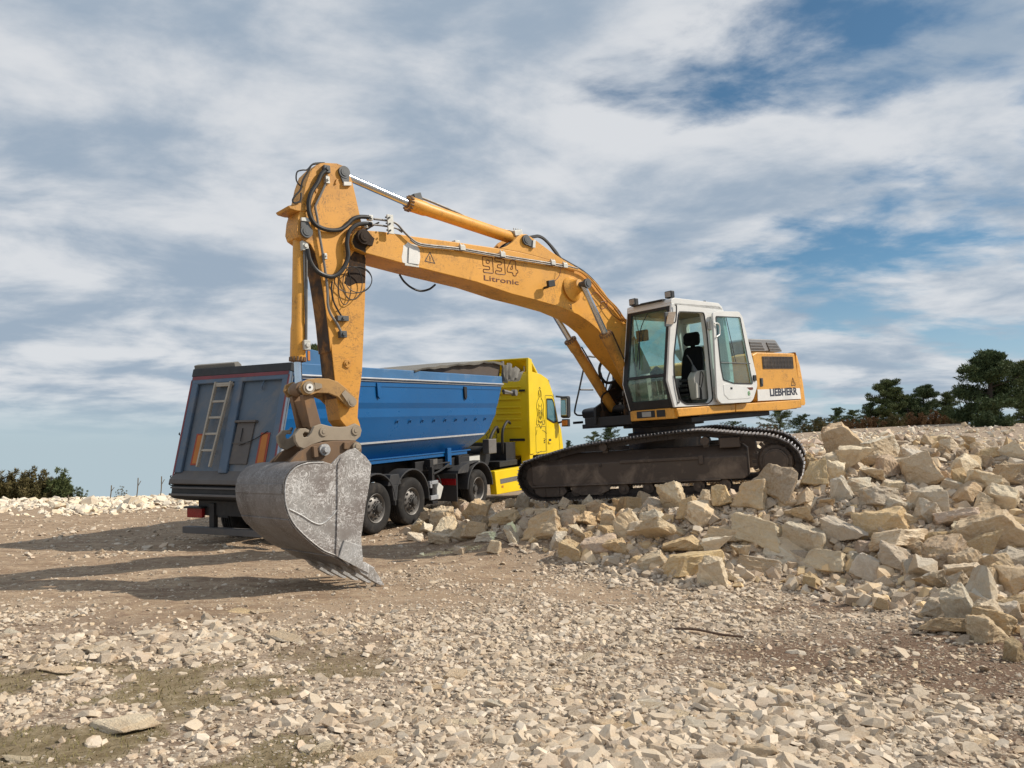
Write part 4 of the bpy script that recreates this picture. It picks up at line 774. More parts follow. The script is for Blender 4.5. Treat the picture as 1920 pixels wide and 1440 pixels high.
exc = thing('excavator', EX, BASE, 'orange yellow tracked excavator with a white cab, standing on the pile of pale stone blocks', 'excavator')
build_undercarriage(exc); build_upper(exc); build_cab(exc); build_boom(exc); build_stick(exc); build_tool(exc)
# ================================================================== THE TRUCK
TK = Frame((-5.031, 14.481, -.16), rotm(1.103, -.065, .002))
def wheel(root, x, y, r, wdt, side, front=False, name='wheel', twin=False):
    """tyre with tread grooves, dished rim, hub and nuts; side=-1 right"""
    o = MB(); s = side; z = r; g = 0
    prof = []; 
    def add(m, pr, n=48):
        rings = [[(x + rr * math.cos(a), y + s * yy, z + rr * math.sin(a)) for a in [2 * math.pi * i / n for i in range(n)]] for yy, rr in pr]
        m.ring(rings, caps=False)
    w2 = wdt / 2; pr = [(-w2, .30), (-w2, r * .86), (-w2 + .02, r * .95), (-w2 + .05, r)]
    for k in range(4):
        c = -w2 + .05 + (k + 1) * (wdt - .1) / 5; pr += [(c - .012, r), (c - .008, r - .018), (c + .008, r - .018), (c + .012, r)]
    pr += [(w2 - .05, r), (w2 - .02, r * .955), (w2 - .003, r * .87), (w2, r * .78), (w2 - .006, r * .70), (w2 - .02, .315), (w2 - .04, .29)]
    add(o, pr); ty = o.build('wheel', M_['tyre'], root, ang=40)
    m = MB(); add(m, [(w2 - .045, .298), (w2 - .02, .305), (w2 - .012, .298), (w2 - .03, .275)] + ([(w2 - .07, .262), (w2 - .09, .25), (w2 - .02, .17), (w2 - .015, .10), (w2 - .015, .0)] if not front else [(-w2 * .2, .25), (-w2 * .25, .18), (-w2 * .25, 0.)]))
    rm = m.build('rim', M_['rim'], ty, ang=40)
    hy = w2 - .02 if not front else -w2 * .25
    m = MB(); m.cyl((x, y + s * (hy - .02), z), (x, y + s * (hy + .10), z), .1, 24, prof=[(0, .115), (.55, .11), (.6, .085), (.95, .08), (1, .06)]); m.build('hub', M_['hub'], ty, ang=40)
    m = MB()
    for k in range(10):
        a = 2 * math.pi * k / 10; m.cyl((x + .145 * math.cos(a), y + s * (hy), z + .145 * math.sin(a)), (x + .145 * math.cos(a), y + s * (hy + .045), z + .145 * math.sin(a)), .017, 6)
    m.build('wheel_nut', M_['rim'], rm)
    m = MB()
    if not front:
        for k in range(10):
            a = 2 * math.pi * (k + .5) / 10; cc = Vector((x + .212 * math.cos(a), y + s * (w2 - .052), z + .212 * math.sin(a))); m.cyl(cc, cc + Vector((0, s * .012, 0)), .028, 10)
        m.build('rim_hole', M_['black'], rm)
    return ty
def build_truck():
    tk = thing('tipper_truck', TK, (1.19 + 4, 0, 0), 'blue tipper trailer truck with a bright yellow cab, parked behind the excavator', 'truck')
    TR = lambda pts, Y=-1.25: TK.tp(8, pts, Y)
    # ---------- tipper body: lofted tub with side creases
    front = lambda z: {3.42: 8.29, 3.24: 8.27, 2.72: 8.02, 2.6: 7.98, 2.42: 7.92, 2.26: 7.82, 2.05: 7.66, 1.88: 7.48, 1.62: 7.05, 1.5: 6.7}[z]
    levels = [(3.42, 1.25), (3.24, 1.25), (2.72, 1.245), (2.6, 1.215), (2.42, 1.215), (2.26, 1.175), (2.05, 1.15), (1.88, 1.10), (1.62, .92), (1.5, .80)]
    def rearx(z): return .15 - (3.3 - z) * .255
    m = MB(); half = [(y, z) for z, y in levels]; ring_r = [(rearx(z) + .03, -y, z) for y, z in half] + [(rearx(z) + .03, y, z) for y, z in half[::-1]]
    ring_f = [(front(z), -y, z) for y, z in half] + [(front(z), y, z) for y, z in half[::-1]]
    m.ring([ring_r, [tuple(Vector(a).lerp(Vector(b), .5)) for a, b in zip(ring_r, ring_f)], ring_f])
    body = m.build('tipper_body', M_['blue'], tk, ang=12)
    m = MB()
    for s in (1, -1):
        m.prism([(.1, 3.20), (8.30, 3.24), (8.30, 3.46), (.15, 3.44)], s * 1.17, s * 1.275)
    m.box((8.2, -1.2, 3.24), (8.3, 1.2, 3.46)); m.build('top_rail', M_['bluerim'], body, bev=.02)
    for s in (1, -1):
        m = MB(); m.tube([(.2, s * 1.29, 3.215), (8.28, s * 1.29, 3.245)], .022, 8, smooth=False); m.tube([(.2, s * 1.27, 3.165), (8.27, s * 1.27, 3.195)], .010, 6, smooth=False); m.build('tarp_rail', M_['silver'], body)
        m = MB(); A = [(-.1, 1.845), (7.42, 1.895), (7.47, 1.935), (-.1, 1.885)]
        m.ring([[(x, s * (1.103 + (z - 1.88) * .29), z) for x, z in A], [(x, s * (1.109 + (z - 1.88) * .29), z) for x, z in A]]); m.build('reflective_stripe', M_['stripe'], body)
        m = MB(); m.box((-.25, s * .80, 1.42), (6.75, s * .98, 1.52)); m.box((-.25, s * .96, 1.50), (6.9, s * 1.0, 1.535)); m.build('lower_rail', M_['blue'], body, bev=.008)
        for k in range(9):
            x = 3.35 + k * .50 - .0; m = MB(); m.tube([(x - .04, s * 1.175, 2.26), (x - .02, s * 1.215, 2.33), (x + .03, s * 1.215, 2.34), (x + .05, s * 1.18, 2.28)], .010, 6); m.build('tarp_hook', M_['blue'], body)
        m = MB(); m.box((5.66, s * .98, 1.2), (5.84, s * 1.06, 1.62)); m.build('side_strut', M_['blue'], body, bev=.01)
        for x in (2.62, 6.22):
            m = MB(); m.prism([(x - .07, 3.14), (x + .07, 3.13), (x + .08, 2.88), (x + .02, 2.80), (x - .04, 2.86)], s * 1.26, s * 1.29); m.build('bracket_flap', M_['blue'] if x < 4 else M_['black'], body, bev=.008)
        m = MB(); m.prism([(.2, 3.13), (8.2, 3.17), (8.2, 3.09), (.2, 3.05)], s * 1.25, s * 1.262); m.build('upper_crease', M_['blue'], body)
    # ---------- tail gate, sloping outwards towards its foot
    n_ = Vector((-1, 0, .255)).normalized()                          # outward normal of the gate plane
    def G(y, z, out=0.): return Vector((rearx(z), y, z)) + n_ * out
    def gp(m, pts, o0, o1): m.add([G(y, z, o0) for y, z in pts] + [G(y, z, o1) for y, z in pts], [list(range(len(pts))), list(range(len(pts), 2 * len(pts)))[::-1]] + [(i, (i + 1) % len(pts), len(pts) + (i + 1) % len(pts), len(pts) + i) for i in range(len(pts))])
    m = MB(); gp(m, [(-1.25, 1.27), (1.25, 1.27), (1.25, 3.28), (-1.25, 3.28)], 0, .04); tg = m.build('tailgate', M_['tail'], body, bev=.01)
    m = MB()
    for y0, y1 in ((1.25, 1.06), (.10, -.11), (-1.08, -1.25)): gp(m, [(y0, 1.45), (y1, 1.45), (y1, 3.15), (y0, 3.15)], .04, .11)
    gp(m, [(1.25, 3.12), (-1.25, 3.12), (-1.25, 3.28), (1.25, 3.28)], .04, .115); m.build('tailgate_rib', M_['tailbar'], tg, bev=.02)
    m = MB(); m.ring([[G(y, 1.24, -.02), G(y, 1.24, .17), G(y, 1.32, .17), G(y, 1.50, .045), G(y, 1.50, -.02)] for y in (-1.25, 1.25)]); m.build('tailgate_sill', M_['taillow'], tg, bev=.012)
    m = MB(); m.ring([[G(y, 1.0, -.3), G(y, 1.0, .05), G(y, 1.06, .08), G(y, 1.22, .09), G(y, 1.24, .05), G(y, 1.24, -.3)] for y in (-1.24, 1.24)]); tl = m.build('tail_crossbeam', M_['chassis'], tg, bev=.02)
    m = MB(); m.ring([[G(y, 1.03, .10), G(y, 1.03, .14), G(y, 1.07, .14), G(y, 1.07, .10)] for y in (-1.22, 1.22)]); m.ring([[G(y, 1.16, .12), G(y, 1.16, .135), G(y, 1.19, .135), G(y, 1.19, .12)] for y in (-1.22, 1.22)]); m.build('beam_edge', M_['taillow'], tg, bev=.005)
    m = MB(); gp(m, [(1.26, 3.27), (-1.26, 3.27), (-1.26, 3.42), (1.26, 3.42)], .0, .12); m.build('gate_top', M_['chassis'], tg, bev=.01)
    m = MB(); gp(m, [(1.22, 3.20), (-1.22, 3.20), (-1.22, 3.265), (1.22, 3.265)], .115, .119)
    for y in (1.235, -1.235): gp(m, [(y + .02, 1.3), (y - .02, 1.3), (y - .02, 3.2), (y + .02, 3.2)], .111, .115)
    m.build('red_edge_tape', M_['redtape'], tg)
    for yc in (.79, -.84):
        a = [(yc - .12, 1.6), (yc + .12, 1.6), (yc + .10, 2.18), (yc - .12, 2.18)]; m = MB(); gp(m, a, .041, .05); o = m.build('marker_board', M_['redmark'], tg)
        a = [(yc - .075, 1.63), (yc + .075, 1.63), (yc + .06, 2.15), (yc - .075, 2.15)]; m = MB(); gp(m, a, .05, .054); m.build('marker_stripe', M_['orange'], o)
    m = MB()
    for yt, yb in ((.51, .58), (.12, .26)):
        m.ring([[G(yb - .02, 1.55, .13), G(yb + .02, 1.55, .13), G(yb + .02, 1.55, .19), G(yb - .02, 1.55, .19)], [G(yt - .02, 3.12, .13), G(yt + .02, 3.12, .13), G(yt + .02, 3.12, .19), G(yt - .02, 3.12, .19)]])
    for k in range(5): z = 1.85 + k * .30; t = (z - 1.55) / 1.57; m.ring([[G(.58 - .07 * t, z - .02, .15), G(.58 - .07 * t, z + .02, .15), G(.58 - .07 * t, z + .02, .175), G(.58 - .07 * t, z - .02, .175)], [G(.26 - .14 * t, z - .02, .15), G(.26 - .14 * t, z + .02, .15), G(.26 - .14 * t, z + .02, .175), G(.26 - .14 * t, z - .02, .175)]])
    m.ring([[G(.53, 3.06, .04), G(.53, 3.1, .04), G(.53, 3.1, .18), G(.53, 3.06, .18)], [G(.1, 3.06, .04), G(.1, 3.1, .04), G(.1, 3.1, .18), G(.1, 3.06, .18)]]); m.build('ladder', M_['ladder'], tg, bev=.004)
    m = MB(); gp(m, [(-.53, 1.62), (-.10, 1.62), (-.14, 2.36), (-.56, 2.36)], .04, .07); gp(m, [(-.62, 2.36), (-.10, 2.36), (-.10, 2.40), (-.62, 2.40)], .04, .12); gp(m, [(-.55, 1.98), (-.11, 1.98), (-.11, 2.0), (-.55, 2.0)], .07, .085); m.build('grain_hatch', M_['taillow'], tg, bev=.008)
    m = MB(); m.tube([G(-.30, 2.26, .08), G(-.32, 2.02, .10)], .01, 6); m.tube([G(-.3, 1.95, .09), G(-.6, 2.05, .07), G(-.9, 2.2, .06)], .008, 6); m.build('hatch_lever', M_['black'], tg)
    for y in (.60, -.62): m = MB(); m.tube([G(y, 3.15, .06), G(y, 3.02, .1), G(y + .01, 2.96, .07)], .014, 6); m.build('gate_hook', M_['tailbar'], tg)
    for z, yy in ((2.15, 1.27), (1.35, 1.27), (1.22, 1.27)):
        m = MB(); p = G(yy, z, 0); m.box(p + Vector((0, 0, -.03)), p + Vector((.06, .08, .03))); m.tube([p + Vector((.0, .06, .0)), p + Vector((-.05, .09, .04)), p + Vector((-.06, .06, .07))], .012, 6); m.build('gate_latch', M_['pin'], tg, bev=.004)
    # folded tarp cover standing above the tail and the tarp over the front
    m = MB(); rnd = random.Random(2)
    m.ring([[(.12 - .02 * k_, y, 3.42 + h) for k_, h in ((0, 0), (1, .10), (-4, .13), (-8, .08), (-9, 0))] for y in (1.28, 1.1, .9, .5, .2)]); m.prism([(-.02, 2.4), (.02, 2.4), (.22, 3.52), (.14, 3.52), (.08, 3.3)], 1.25, 1.30); m.build('tarp_roll', M_['tarp'], body, bev=.01)
    m = MB(); m.prism([(.18, 3.42), (.28, 3.72), (.40, 3.74), (1.1, 3.66), (1.25, 3.42)], -1.24, -1.16); m.build('tail_bulkhead', M_['bluerim'], body, bev=.01)
    m = MB(); m.box((.5, -1.252, 3.5), (.56, -1.24, 3.68)); m.build('yellow_mark', M_['orange'], body)
    xs = [3.96 + k * .27 for k in range(17)]
    def th(x, y): t = (x - 3.96) / 4.32; return 3.47 + .37 * min(1, t * 1.25) ** .85 + .02 * (1 - (y / 1.3) ** 2) * min(1, t * 4) + .015 * math.sin(x * 9)
    ys = [-1.3 + k * .2 for k in range(14)]
    top = [[(x, y, th(x, y)) for y in ys] for x in xs]; m = MB()
    m.ring([[(x, y, z) for x, y, z in r] + [(x, y, z - .03) for x, y, z in r[::-1]] for r in top]); tp_ = m.build('tarpaulin', M_['tarp'], body)
    for s in (1, -1):
        m = MB(); m.ring([[(x, s * 1.30, th(x, 1.3) + .005), (x, s * 1.315, th(x, 1.3)), (x, s * 1.30, th(x, 1.3) - .05 - .02 * math.sin(x * 4)), (x, s * 1.285, th(x, 1.3) - .05)] for x in xs]); m.build('tarp_edge', M_['tarp'], tp_)
        m = MB(); m.ring([[(x, s * 1.2, th(x, 1.2) - .04), (x, s * 1.21, th(x, 1.2) - .04), (x, s * 1.17, 3.44), (x, s * 1.16, 3.44)] for x in xs]); m.build('tarp_skirt', M_['tarpin'], tp_)
        m = MB(); n = 34; rows = []
        for j in range(9):
            v = j / 8; row = []
            for i in range(n):
                u = i / (n - 1); x = 8.28 + u * 1.35 * (1 - .25 * v); y = s * (1.26 + .09 * math.sin(u * 34 + v * 1.5) * (.4 + .6 * v)); z = 3.84 - .22 * u * u - v * (.56 - .32 * u) + .05 * math.sin(u * 19 + 1); row.append(Vector((x, y, z)))
            rows.append(row)
        m.ring([[p for p in r] + [p + Vector((0, -s * .02, 0)) for p in r[::-1]] for r in rows]); m.build('tarp_fold', M_['tarp'], tp_, ang=60)
        m = MB(); m.cyl((8.35, s * 1.25, 3.06), (9.15, s * 1.25, 2.98), .05, 12); m.box((8.4, s * 1.2, 2.98), (8.9, s * 1.28, 3.06)); m.cyl((8.95, s * 1.22, 3.02), (8.95, s * 1.36, 3.02), .09, 16); m.build('tarp_crank', M_['pipe'], body, bev=.006)
    # ---------- trailer chassis
    m = MB()
    for s in (1, -1): m.box((-.1, s * .38, .98), (8.1, s * .50, 1.36))
    for x in (.1, 1.2, 2.5, 3.8, 5.4, 7.6): m.box((x - .06, -.5, 1.05), (x + .06, .5, 1.3))
    m.box((6.2, -1.05, 1.05), (6.3, 1.05, 1.4)); m.box((4.8, -1.1, 1.15), (4.95, 1.1, 1.4))
    for s in (1, -1): m.box((4.4, s * .85, 1.12), (7.5, s * .95, 1.36))
    ch = m.build('trailer_chassis', M_['chassis'], tk, bev=.01)
    for s in (1, -1):
        for x in (1.19, 2.50, 3.81): wheel(tk, x, s * 1.065, .53, .385, s)
        for x in (1.19, 2.50, 3.81):
            m = MB(); pts = [(x + .68 * math.cos(a), .60 + .66 * math.sin(a)) for a in [math.pi * (1.04 - 1.08 * i / 16) for i in range(17)]]; inr = [(x + .645 * math.cos(a), .60 + .625 * math.sin(a)) for a in [math.pi * (1.04 - 1.08 * i / 16) for i in range(17)]]
            m.prism(pts + inr[::-1], s * .86, s * 1.27); m.build('mudguard', M_['fender'], ch, bev=.008)
        m = MB(); m.prism([(2.9, .95), (3.4, .95), (3.30, 1.18), (3.0, 1.18)], s * .9, s * 1.26); m.prism([(3.1, .62), (3.22, .62), (3.28, .95), (3.04, .95)], s * .9, s * 1.26); m.build('mudguard_infill', M_['fender'], ch, bev=.01)
        m = MB(); m.box((1.1, s * .3, .47), (1.28, s * .9, .6)); m.box((2.42, s * .3, .47), (2.58, s * .9, .6)); m.box((3.72, s * .3, .47), (3.9, s * .9, .6)); m.build('axle', M_['chassis'], ch)
        m = MB(); m.box((4.78, s * 1.06, .40), (4.88, s * 1.16, 1.22)); m.box((4.72, s * 1.0, .36), (4.95, s * 1.2, .42)); lg = m.build('landing_leg', M_['chassis'], ch, bev=.006)
        m = MB(); m.box((4.62, s * 1.14, .82), (4.98, s * 1.20, .90)); m.box((4.66, s * 1.14, .46), (4.98, s * 1.20, .56)); m.box((4.64, s * 1.14, .74), (4.72, s * 1.2, .9)); m.build('side_guard_rail', M_['silver'], ch, bev=.006)
        m = MB(); m.prism([(4.95, .44), (5.1, .44), (5.25, .72), (5.05, .84), (4.95, .7)], s * 1.0, s * 1.18); m.build('water_tank', M_['labelw'], ch, bev=.02)
        m = MB(); m.tube([(4.75, s * 1.0, 1.2), (5.2, s * 1.1, 1.27), (5.6, s * 1.15, 1.28)], .02, 7); m.tube([(4.85, s * 1.15, 1.05), (5.15, s * 1.17, 1.12), (5.55, s * 1.16, 1.24)], .025, 7); m.tube([(5.1, s * 1.1, 1.0), (5.2, s * 1.12, .85), (5.3, s * 1.05, .6), (5.0, s * 1.0, .5)], .018, 7); m.build('air_hose', M_['rubber'], ch)
        m = MB(); m.box((6.9, s * .94, 1.14), (7.45, s * .955, 1.34)); m.build('maker_plate', M_['labelw'], ch, bev=.003)
        m = MB(); m.box((5.0, s * .94, 1.22), (5.35, s * .955, 1.38)); m.build('maker_plate', M_['rim'], ch, bev=.003)
    # rear bumper, lamps
    m = MB(); m.box((-.28, -1.2, .33), (-.12, 1.2, .45)); rb = m.build('rear_bumper', M_['taillow'], tk, bev=.01)
    m = MB(); m.box((-.2, .45, .44), (-.1, .58, .9)); m.box((-.2, -.58, .44), (-.1, -.45, .9)); m.box((-.16, -.9, .66), (-.04, .9, .98)); m.build('bumper_bracket', M_['chassis'], rb, bev=.01)
    for s in (1, -1):
        m = MB(); m.box((-.24, s * .72, .62), (-.16, s * 1.12, .80)); m.build('tail_lamp', M_['red'], rb, bev=.012)
        m = MB(); m.box((-.30, s * .68, .80), (-.1, s * 1.14, .83)); m.build('lamp_hood', M_['chassis'], rb, bev=.005)
    # ---------- tractor unit
    m = MB()
    for s in (1, -1): m.box((5.9, s * .36, .72), (12.2, s * .46, .98))
    m.box((7.0, -.75, .98), (8.2, .75, 1.06)); m.box((5.9, -1.1, .5), (6.0, 1.1, .95)); tc_ = m.build('tractor_chassis', M_['chassis'], tk, bev=.01)
    for s in (1, -1):
        wheel(tk, 6.98, s * 1.03, .50, .30, s, front=True)
        m = MB(); wheel(tk, 6.98, s * .66, .50, .30, s, front=True)
        wheel(tk, 10.75, s * 1.06, .50, .33, s)
        m = MB(); A = [math.pi * (1.0 - 1.0 * i / 18) for i in range(19)]
        m.prism([(6.98 + .68 * math.cos(a), .55 + .66 * math.sin(a)) for a in A] + [(6.98 + .64 * math.cos(a), .55 + .62 * math.sin(a)) for a in A][::-1], s * .52, s * 1.23); fd = m.build('drive_mudguard', M_['fender'], tc_, bev=.008)
        m = MB(); m.box((5.82, s * .55, .30), (5.86, s * 1.2, .98)); m.build('mud_flap', M_['fender'], fd, bev=.004)
        m = MB(); m.prism([(5.86, .98), (6.36, .98), (6.45, 1.17), (6.98, 1.225), (7.1, 1.235), (6.4, 1.22), (6.1, 1.15), (5.9, 1.05)], s * .6, s * 1.22); m.build('mudguard_top', M_['fender'], fd, bev=.02)
        m = MB(); m.box((5.80, s * .62, .70), (5.83, s * 1.18, .86)); m.build('tail_lamp', M_['red'], tc_, bev=.01)
        q = TR([(1147, 892), (1325, 868), (1330, 1050), (1168, 1070)]); q = [(7.72, .90), (9.95, .90), (9.95, .22), (7.82, .26)]
        m = MB(); m.prism(q, s * 1.05, s * 1.25); sk = m.build('side_fairing', M_['cabyel'], tc_, bev=.02)
        m = MB(); m.prism([(8.02, .66), (9.4, .67), (9.4, .54), (8.04, .53)], s * 1.25, s * 1.256); m.build('dark_band', M_['rim'], sk)
        m = MB(); m.box((8.1, s * 1.25, .42), (8.2, s * 1.258, .48)); m.build('side_reflector', M_['orange'], sk)
        # cab steps under the door
        m = MB(); m.prism([(10.0, .30), (10.15, .9), (10.2, 1.25), (9.95, 1.25)], s * .95, s * 1.24); m.prism([(11.3, .9), (11.5, .3), (12.4, .32), (12.42, 1.22), (11.3, 1.22)], s * .9, s * 1.24); m.build('cab_step', M_['cabyel'], tc_, bev=.02)
        m = MB(); A = [math.pi * (1.0 - 1.0 * i / 18) for i in range(19)]; m.prism([(10.75 + .66 * math.cos(a), .56 + .62 * math.sin(a)) for a in A] + [(10.75 + .60 * math.cos(a), .56 + .56 * math.sin(a)) for a in A][::-1], s * .7, s * 1.25); m.build('front_mudguard', M_['fender'], tc_, bev=.008)
    m = MB(); rnd = random.Random(9)
    m.cyl((8.5, .2, 1.1), (8.5, .2, 2.1), .14, 18); m.tube([(9.6, -.4, 1.9), (9.2, -.55, 2.05), (8.7, -.6, 1.7), (8.6, -.6, 1.2)], .045, 8)
    m.tube([(9.7, -.75, 2.15), (9.3, -.85, 2.2), (9.0, -.85, 1.9), (9.1, -.8, 1.3)], .04, 8); m.box((9.1, -.9, 1.05), (9.7, .9, 1.6)); m.box((8.5, -1.0, .95), (9.6, .2, 1.1))
    m.cyl((8.2, -.7, 1.25), (8.2, .7, 1.25), .3, 24); m.build('engine_pack', M_['chassis'], tc_, bev=.008)
    for k in range(3):
        m = MB(); m.tube([(9.85, -.3 + k * .16, 2.0)] + [(9.8 - .08 * t + .03 * math.cos(t * 2.2), -.3 + k * .16 + .035 * math.sin(t * 2.2), 1.9 - .07 * t + .0) for t in range(12)] + [(8.6, -.2 + k * .1, 1.2)], .010, 6); m.build('coiled_hose', M_['rubber'] if k != 1 else M_['red'], tc_)
    m = MB(); m.box((7.9, -1.0, 1.35), (8.35, -.8, 1.75)); m.build('battery_box', M_['rim'], tc_, bev=.02)
    # cab
    prof = [(9.95, 1.18), (9.97, 3.62), (10.25, 3.68), (10.92, 3.62), (11.45, 3.48), (11.72, 3.12), (11.86, 2.92), (12.15, 2.15), (12.36, 1.9), (12.5, 1.3), (12.48, .9), (11.35, .9), (11.2, 1.18)]
    m = MB(); m.prism(rnd_poly(prof, .06), -1.24, 1.24); cb = m.build('truck_cab', M_['cabyel'], tk, bev=.05, seg=3)
    m = MB()
    for s in (1, -1): m.prism([(9.92, 1.22), (10.22, 1.22), (10.24, 3.66), (10.22, 4.04), (9.97, 4.08), (9.94, 3.6)], s * 1.20, s * 1.275)
    m.ring([[(9.97, y, 4.08), (10.24, y, 4.04), (10.7, y, 3.66), (10.62, y, 3.62), (10.2, y, 3.98), (9.97, y, 4.03)] for y in (-1.24, 1.24)]); m.build('roof_deflector', M_['cabyel'], cb, bev=.02)
    m = MB()
    for k, z in enumerate((3.2, 3.02, 2.84, 2.6, 2.42, 2.24, 2.0)):
        for y0, y1 in ((-1.0, -.15), (.1, 1.0)): m.box((9.93, y0, z), (9.952, y1, z + .05))
    m.build('back_wall_rib', M_['cabyel'], cb, bev=.015)
    m = MB(); m.box((9.93, -1.1, 1.62), (9.95, -.6, 1.69)); m.build('back_wall_slot', M_['black'], cb); m = MB(); m.box((9.93, -1.15, 3.08), (9.95, -.95, 3.14)); m.build('back_wall_slot', M_['black'], cb)
    for s in (1, -1):
        w = s * 1.243
        dq = rnd_poly([(11.18, 1.02), (11.16, 2.98), (11.72, 2.98), (11.86, 2.86), (12.12, 2.12), (12.20, 1.30), (12.16, 1.02)], .05)
        m = MB(); m.plate(dq, [offs(dq, .012)], w, w + s * .003); m.plate(rnd_poly([(10.4, 2.02), (10.4, 1.25), (11.13, 1.25), (11.13, 2.02)], .03), [offs(rnd_poly([(10.4, 2.02), (10.4, 1.25), (11.13, 1.25), (11.13, 2.02)], .03), .010)], w, w + s * .003); m.build('door_seam', M_['letter'], cb)
        wq = rnd_poly([(11.24, 2.24), (11.25, 2.88), (11.70, 2.88), (11.82, 2.76), (12.02, 2.13), (11.75, 2.10)], .04)
        m = MB(); m.plate(wq, [offs(wq, .05)], w, w + s * .01); m.build('window_frame', M_['black'], cb)
        m = MB(); m.prism(offs(wq, .04), w, w + s * .006); m.build('cab_window', M_['truckglass'], cb)
        m = MB(); m.prism([(11.3, 1.55), (11.5, 1.55), (11.5, 1.48), (11.3, 1.48)], w, w + s * .03); m.build('truck_door_handle', M_['cabyel'], cb, bev=.008)
        m = MB(); m.prism([(11.35, 1.62), (11.53, 1.62), (11.53, 1.52), (11.35, 1.52)], w + s * .001, w + s * .004); m.build('cab_badge', M_['letter'], cb)
        m = MB()
        for k in range(4): m.box((11.22 + k * .022 - .24, min(w, w + s * .004), 1.56), (11.235 + k * .022 - .24, max(w, w + s * .004), 1.60)); m.box((11.22 + k * .022 - .24, min(w, w + s * .004), 1.51), (11.235 + k * .022 - .24, max(w, w + s * .004), 1.54))
        m.build('small_print', M_['letter'], cb)
        # mirror housing
        m = MB(); m.tube([(12.0, s * 1.24, 2.95), (12.15, s * 1.42, 2.92)], .03, 8); m.tube([(12.1, s * 1.24, 2.1), (12.2, s * 1.40, 2.15)], .03, 8); m.build('mirror_arm', M_['black'], cb)
        m = MB(); m.prism(rnd_poly([(12.05, 2.28), (12.08, 2.92), (12.24, 2.96), (12.32, 2.9), (12.3, 2.3), (12.2, 2.24)], .04), s * 1.36, s * 1.62); mm = m.build('truck_mirror', M_['black'], cb, bev=.03)
        m = MB(); m.prism(rnd_poly([(12.08, 1.98), (12.1, 2.22), (12.26, 2.22), (12.26, 1.98)], .03), s * 1.38, s * 1.60); m.build('wide_mirror', M_['black'], cb, bev=.03)
        m = MB(); m.box((12.06, s * 1.39, 2.02), (12.085, s * 1.58, 2.18)); m.build('mirror_glass', M_['orange'], mm, bev=.01)
        m = MB(); m.box((12.03, s * 1.39, 2.34), (12.06, s * 1.59, 2.86)); m.build('mirror_glass', M_['mirror'], mm, bev=.01)
        # line drawing of a standing figure on the sleeper side: generic black strokes
        m = MB(); y = w + s * .002; X = 10.78; H0 = 2.12; r_ = .008
        def st(pts, r=.008): m.tube([(X + a, y, H0 + b) for a, b in pts], r * .55, 5)
        st([(-.05, .98), (-.07, .9), (-.04, .82), (.0, .79), (.04, .82), (.07, .9), (.05, .98), (0, 1.03), (-.05, .98)], .012); st([(-.09, 1.0), (-.12, .85), (-.1, .72)]); st([(.08, 1.0), (.11, .86), (.09, .72)]); st([(-.02, .9), (-.02, .87)]); st([(-.05, 1.05), (0, 1.1), (.05, 1.05)], .014)
        st([(-.1, .76), (-.2, .66), (-.26, .5), (-.22, .3), (-.27, .1)], .012); st([(.1, .76), (.2, .66), (.25, .5), (.22, .3), (.26, .1)], .012)
        st([(-.12, .6), (-.1, .4), (-.14, .2), (-.1, .0)]); st([(.12, .6), (.09, .4), (.13, .2), (.09, .0)]); st([(-.08, .55), (0, .5), (.08, .55)]); st([(-.1, .42), (0, .36), (.1, .42)], .012)
        st([(-.06, .34), (-.08, .2), (0, .12), (.08, .2), (.06, .34), (0, .3), (-.06, .34)], .011); st([(-.27, .1), (-.3, .0), (-.24, -.06), (-.15, -.02), (-.05, -.1), (0, -.16), (.06, -.1), (.15, -.02), (.25, -.05), (.3, .02), (.26, .1)], .014)
        st([(-.18, .1), (-.12, .02), (-.05, .06), (0, 0), (.05, .06), (.12, .0), (.2, .08)], .012); st([(-.04, .2), (-.02, .18)], .012); st([(.03, .2), (.05, .18)], .012); st([(0, .28), (0, .1)])
        st([(-.2, .45), (-.15, .35), (-.2, .22)]); st([(.2, .45), (.15, .36), (.19, .22)])
        m.build('line_drawing', M_['letter'], cb)
        m = MB(); st([(.12, -.22), (.28, -.26), (.42, -.33)], .012); st([(.2, -.46), (.3, -.50), (.38, -.49)], .012); st([(-.28, -.2), (-.33, -.3), (-.38, -.36)], .01); st([(.0, -.84), (-.36, -.92), (-.42, -1.0)], .01); m.build('paw_stroke', M_['letter'], cb)
    m = MB(); m.ring([[(11.88, y, 2.92), (12.17, y, 2.15), (12.14, y, 2.13), (11.84, y, 2.9)] for y in (-1.15, 1.15)]); m.build('windscreen', M_['truckglass'], cb)
    m = MB(); m.prism([(11.66, 3.2), (11.98, 3.0), (12.02, 2.92), (11.8, 2.98)], -1.18, 1.18); m.build('sun_shield', M_['black'], cb, bev=.01)
    for s in (1, -1): m = MB(); m.cyl((10.35, s * .95, 3.6), (10.35, s * .95, 3.95), .02, 8); m.cyl((10.33, s * .95, 3.95), (10.5, s * .95, 3.95), .06, 12, r2=.1); m.cyl((10.33, s * .75, 3.75), (10.6, s * .75, 3.72), .035, 12, r2=.06); m.build('air_horn', M_['bolt'], cb)
    m = MB(); m.box((11.55, -1.2, 3.36), (11.62, -1.1, 3.46)); m.build('marker_light', M_['black'], cb, bev=.01)
    m = MB(); m.box((12.4, -1.2, .45), (12.56, 1.2, 1.2)); m.build('front_bumper', M_['cabyel'], cb, bev=.04)
    return tk
M_['truckglass'] = paint('truck_window_glass', (.10, .22, .26), .06, (.2, .3, .32), .2, 2, bump=0)
truck = build_truck()
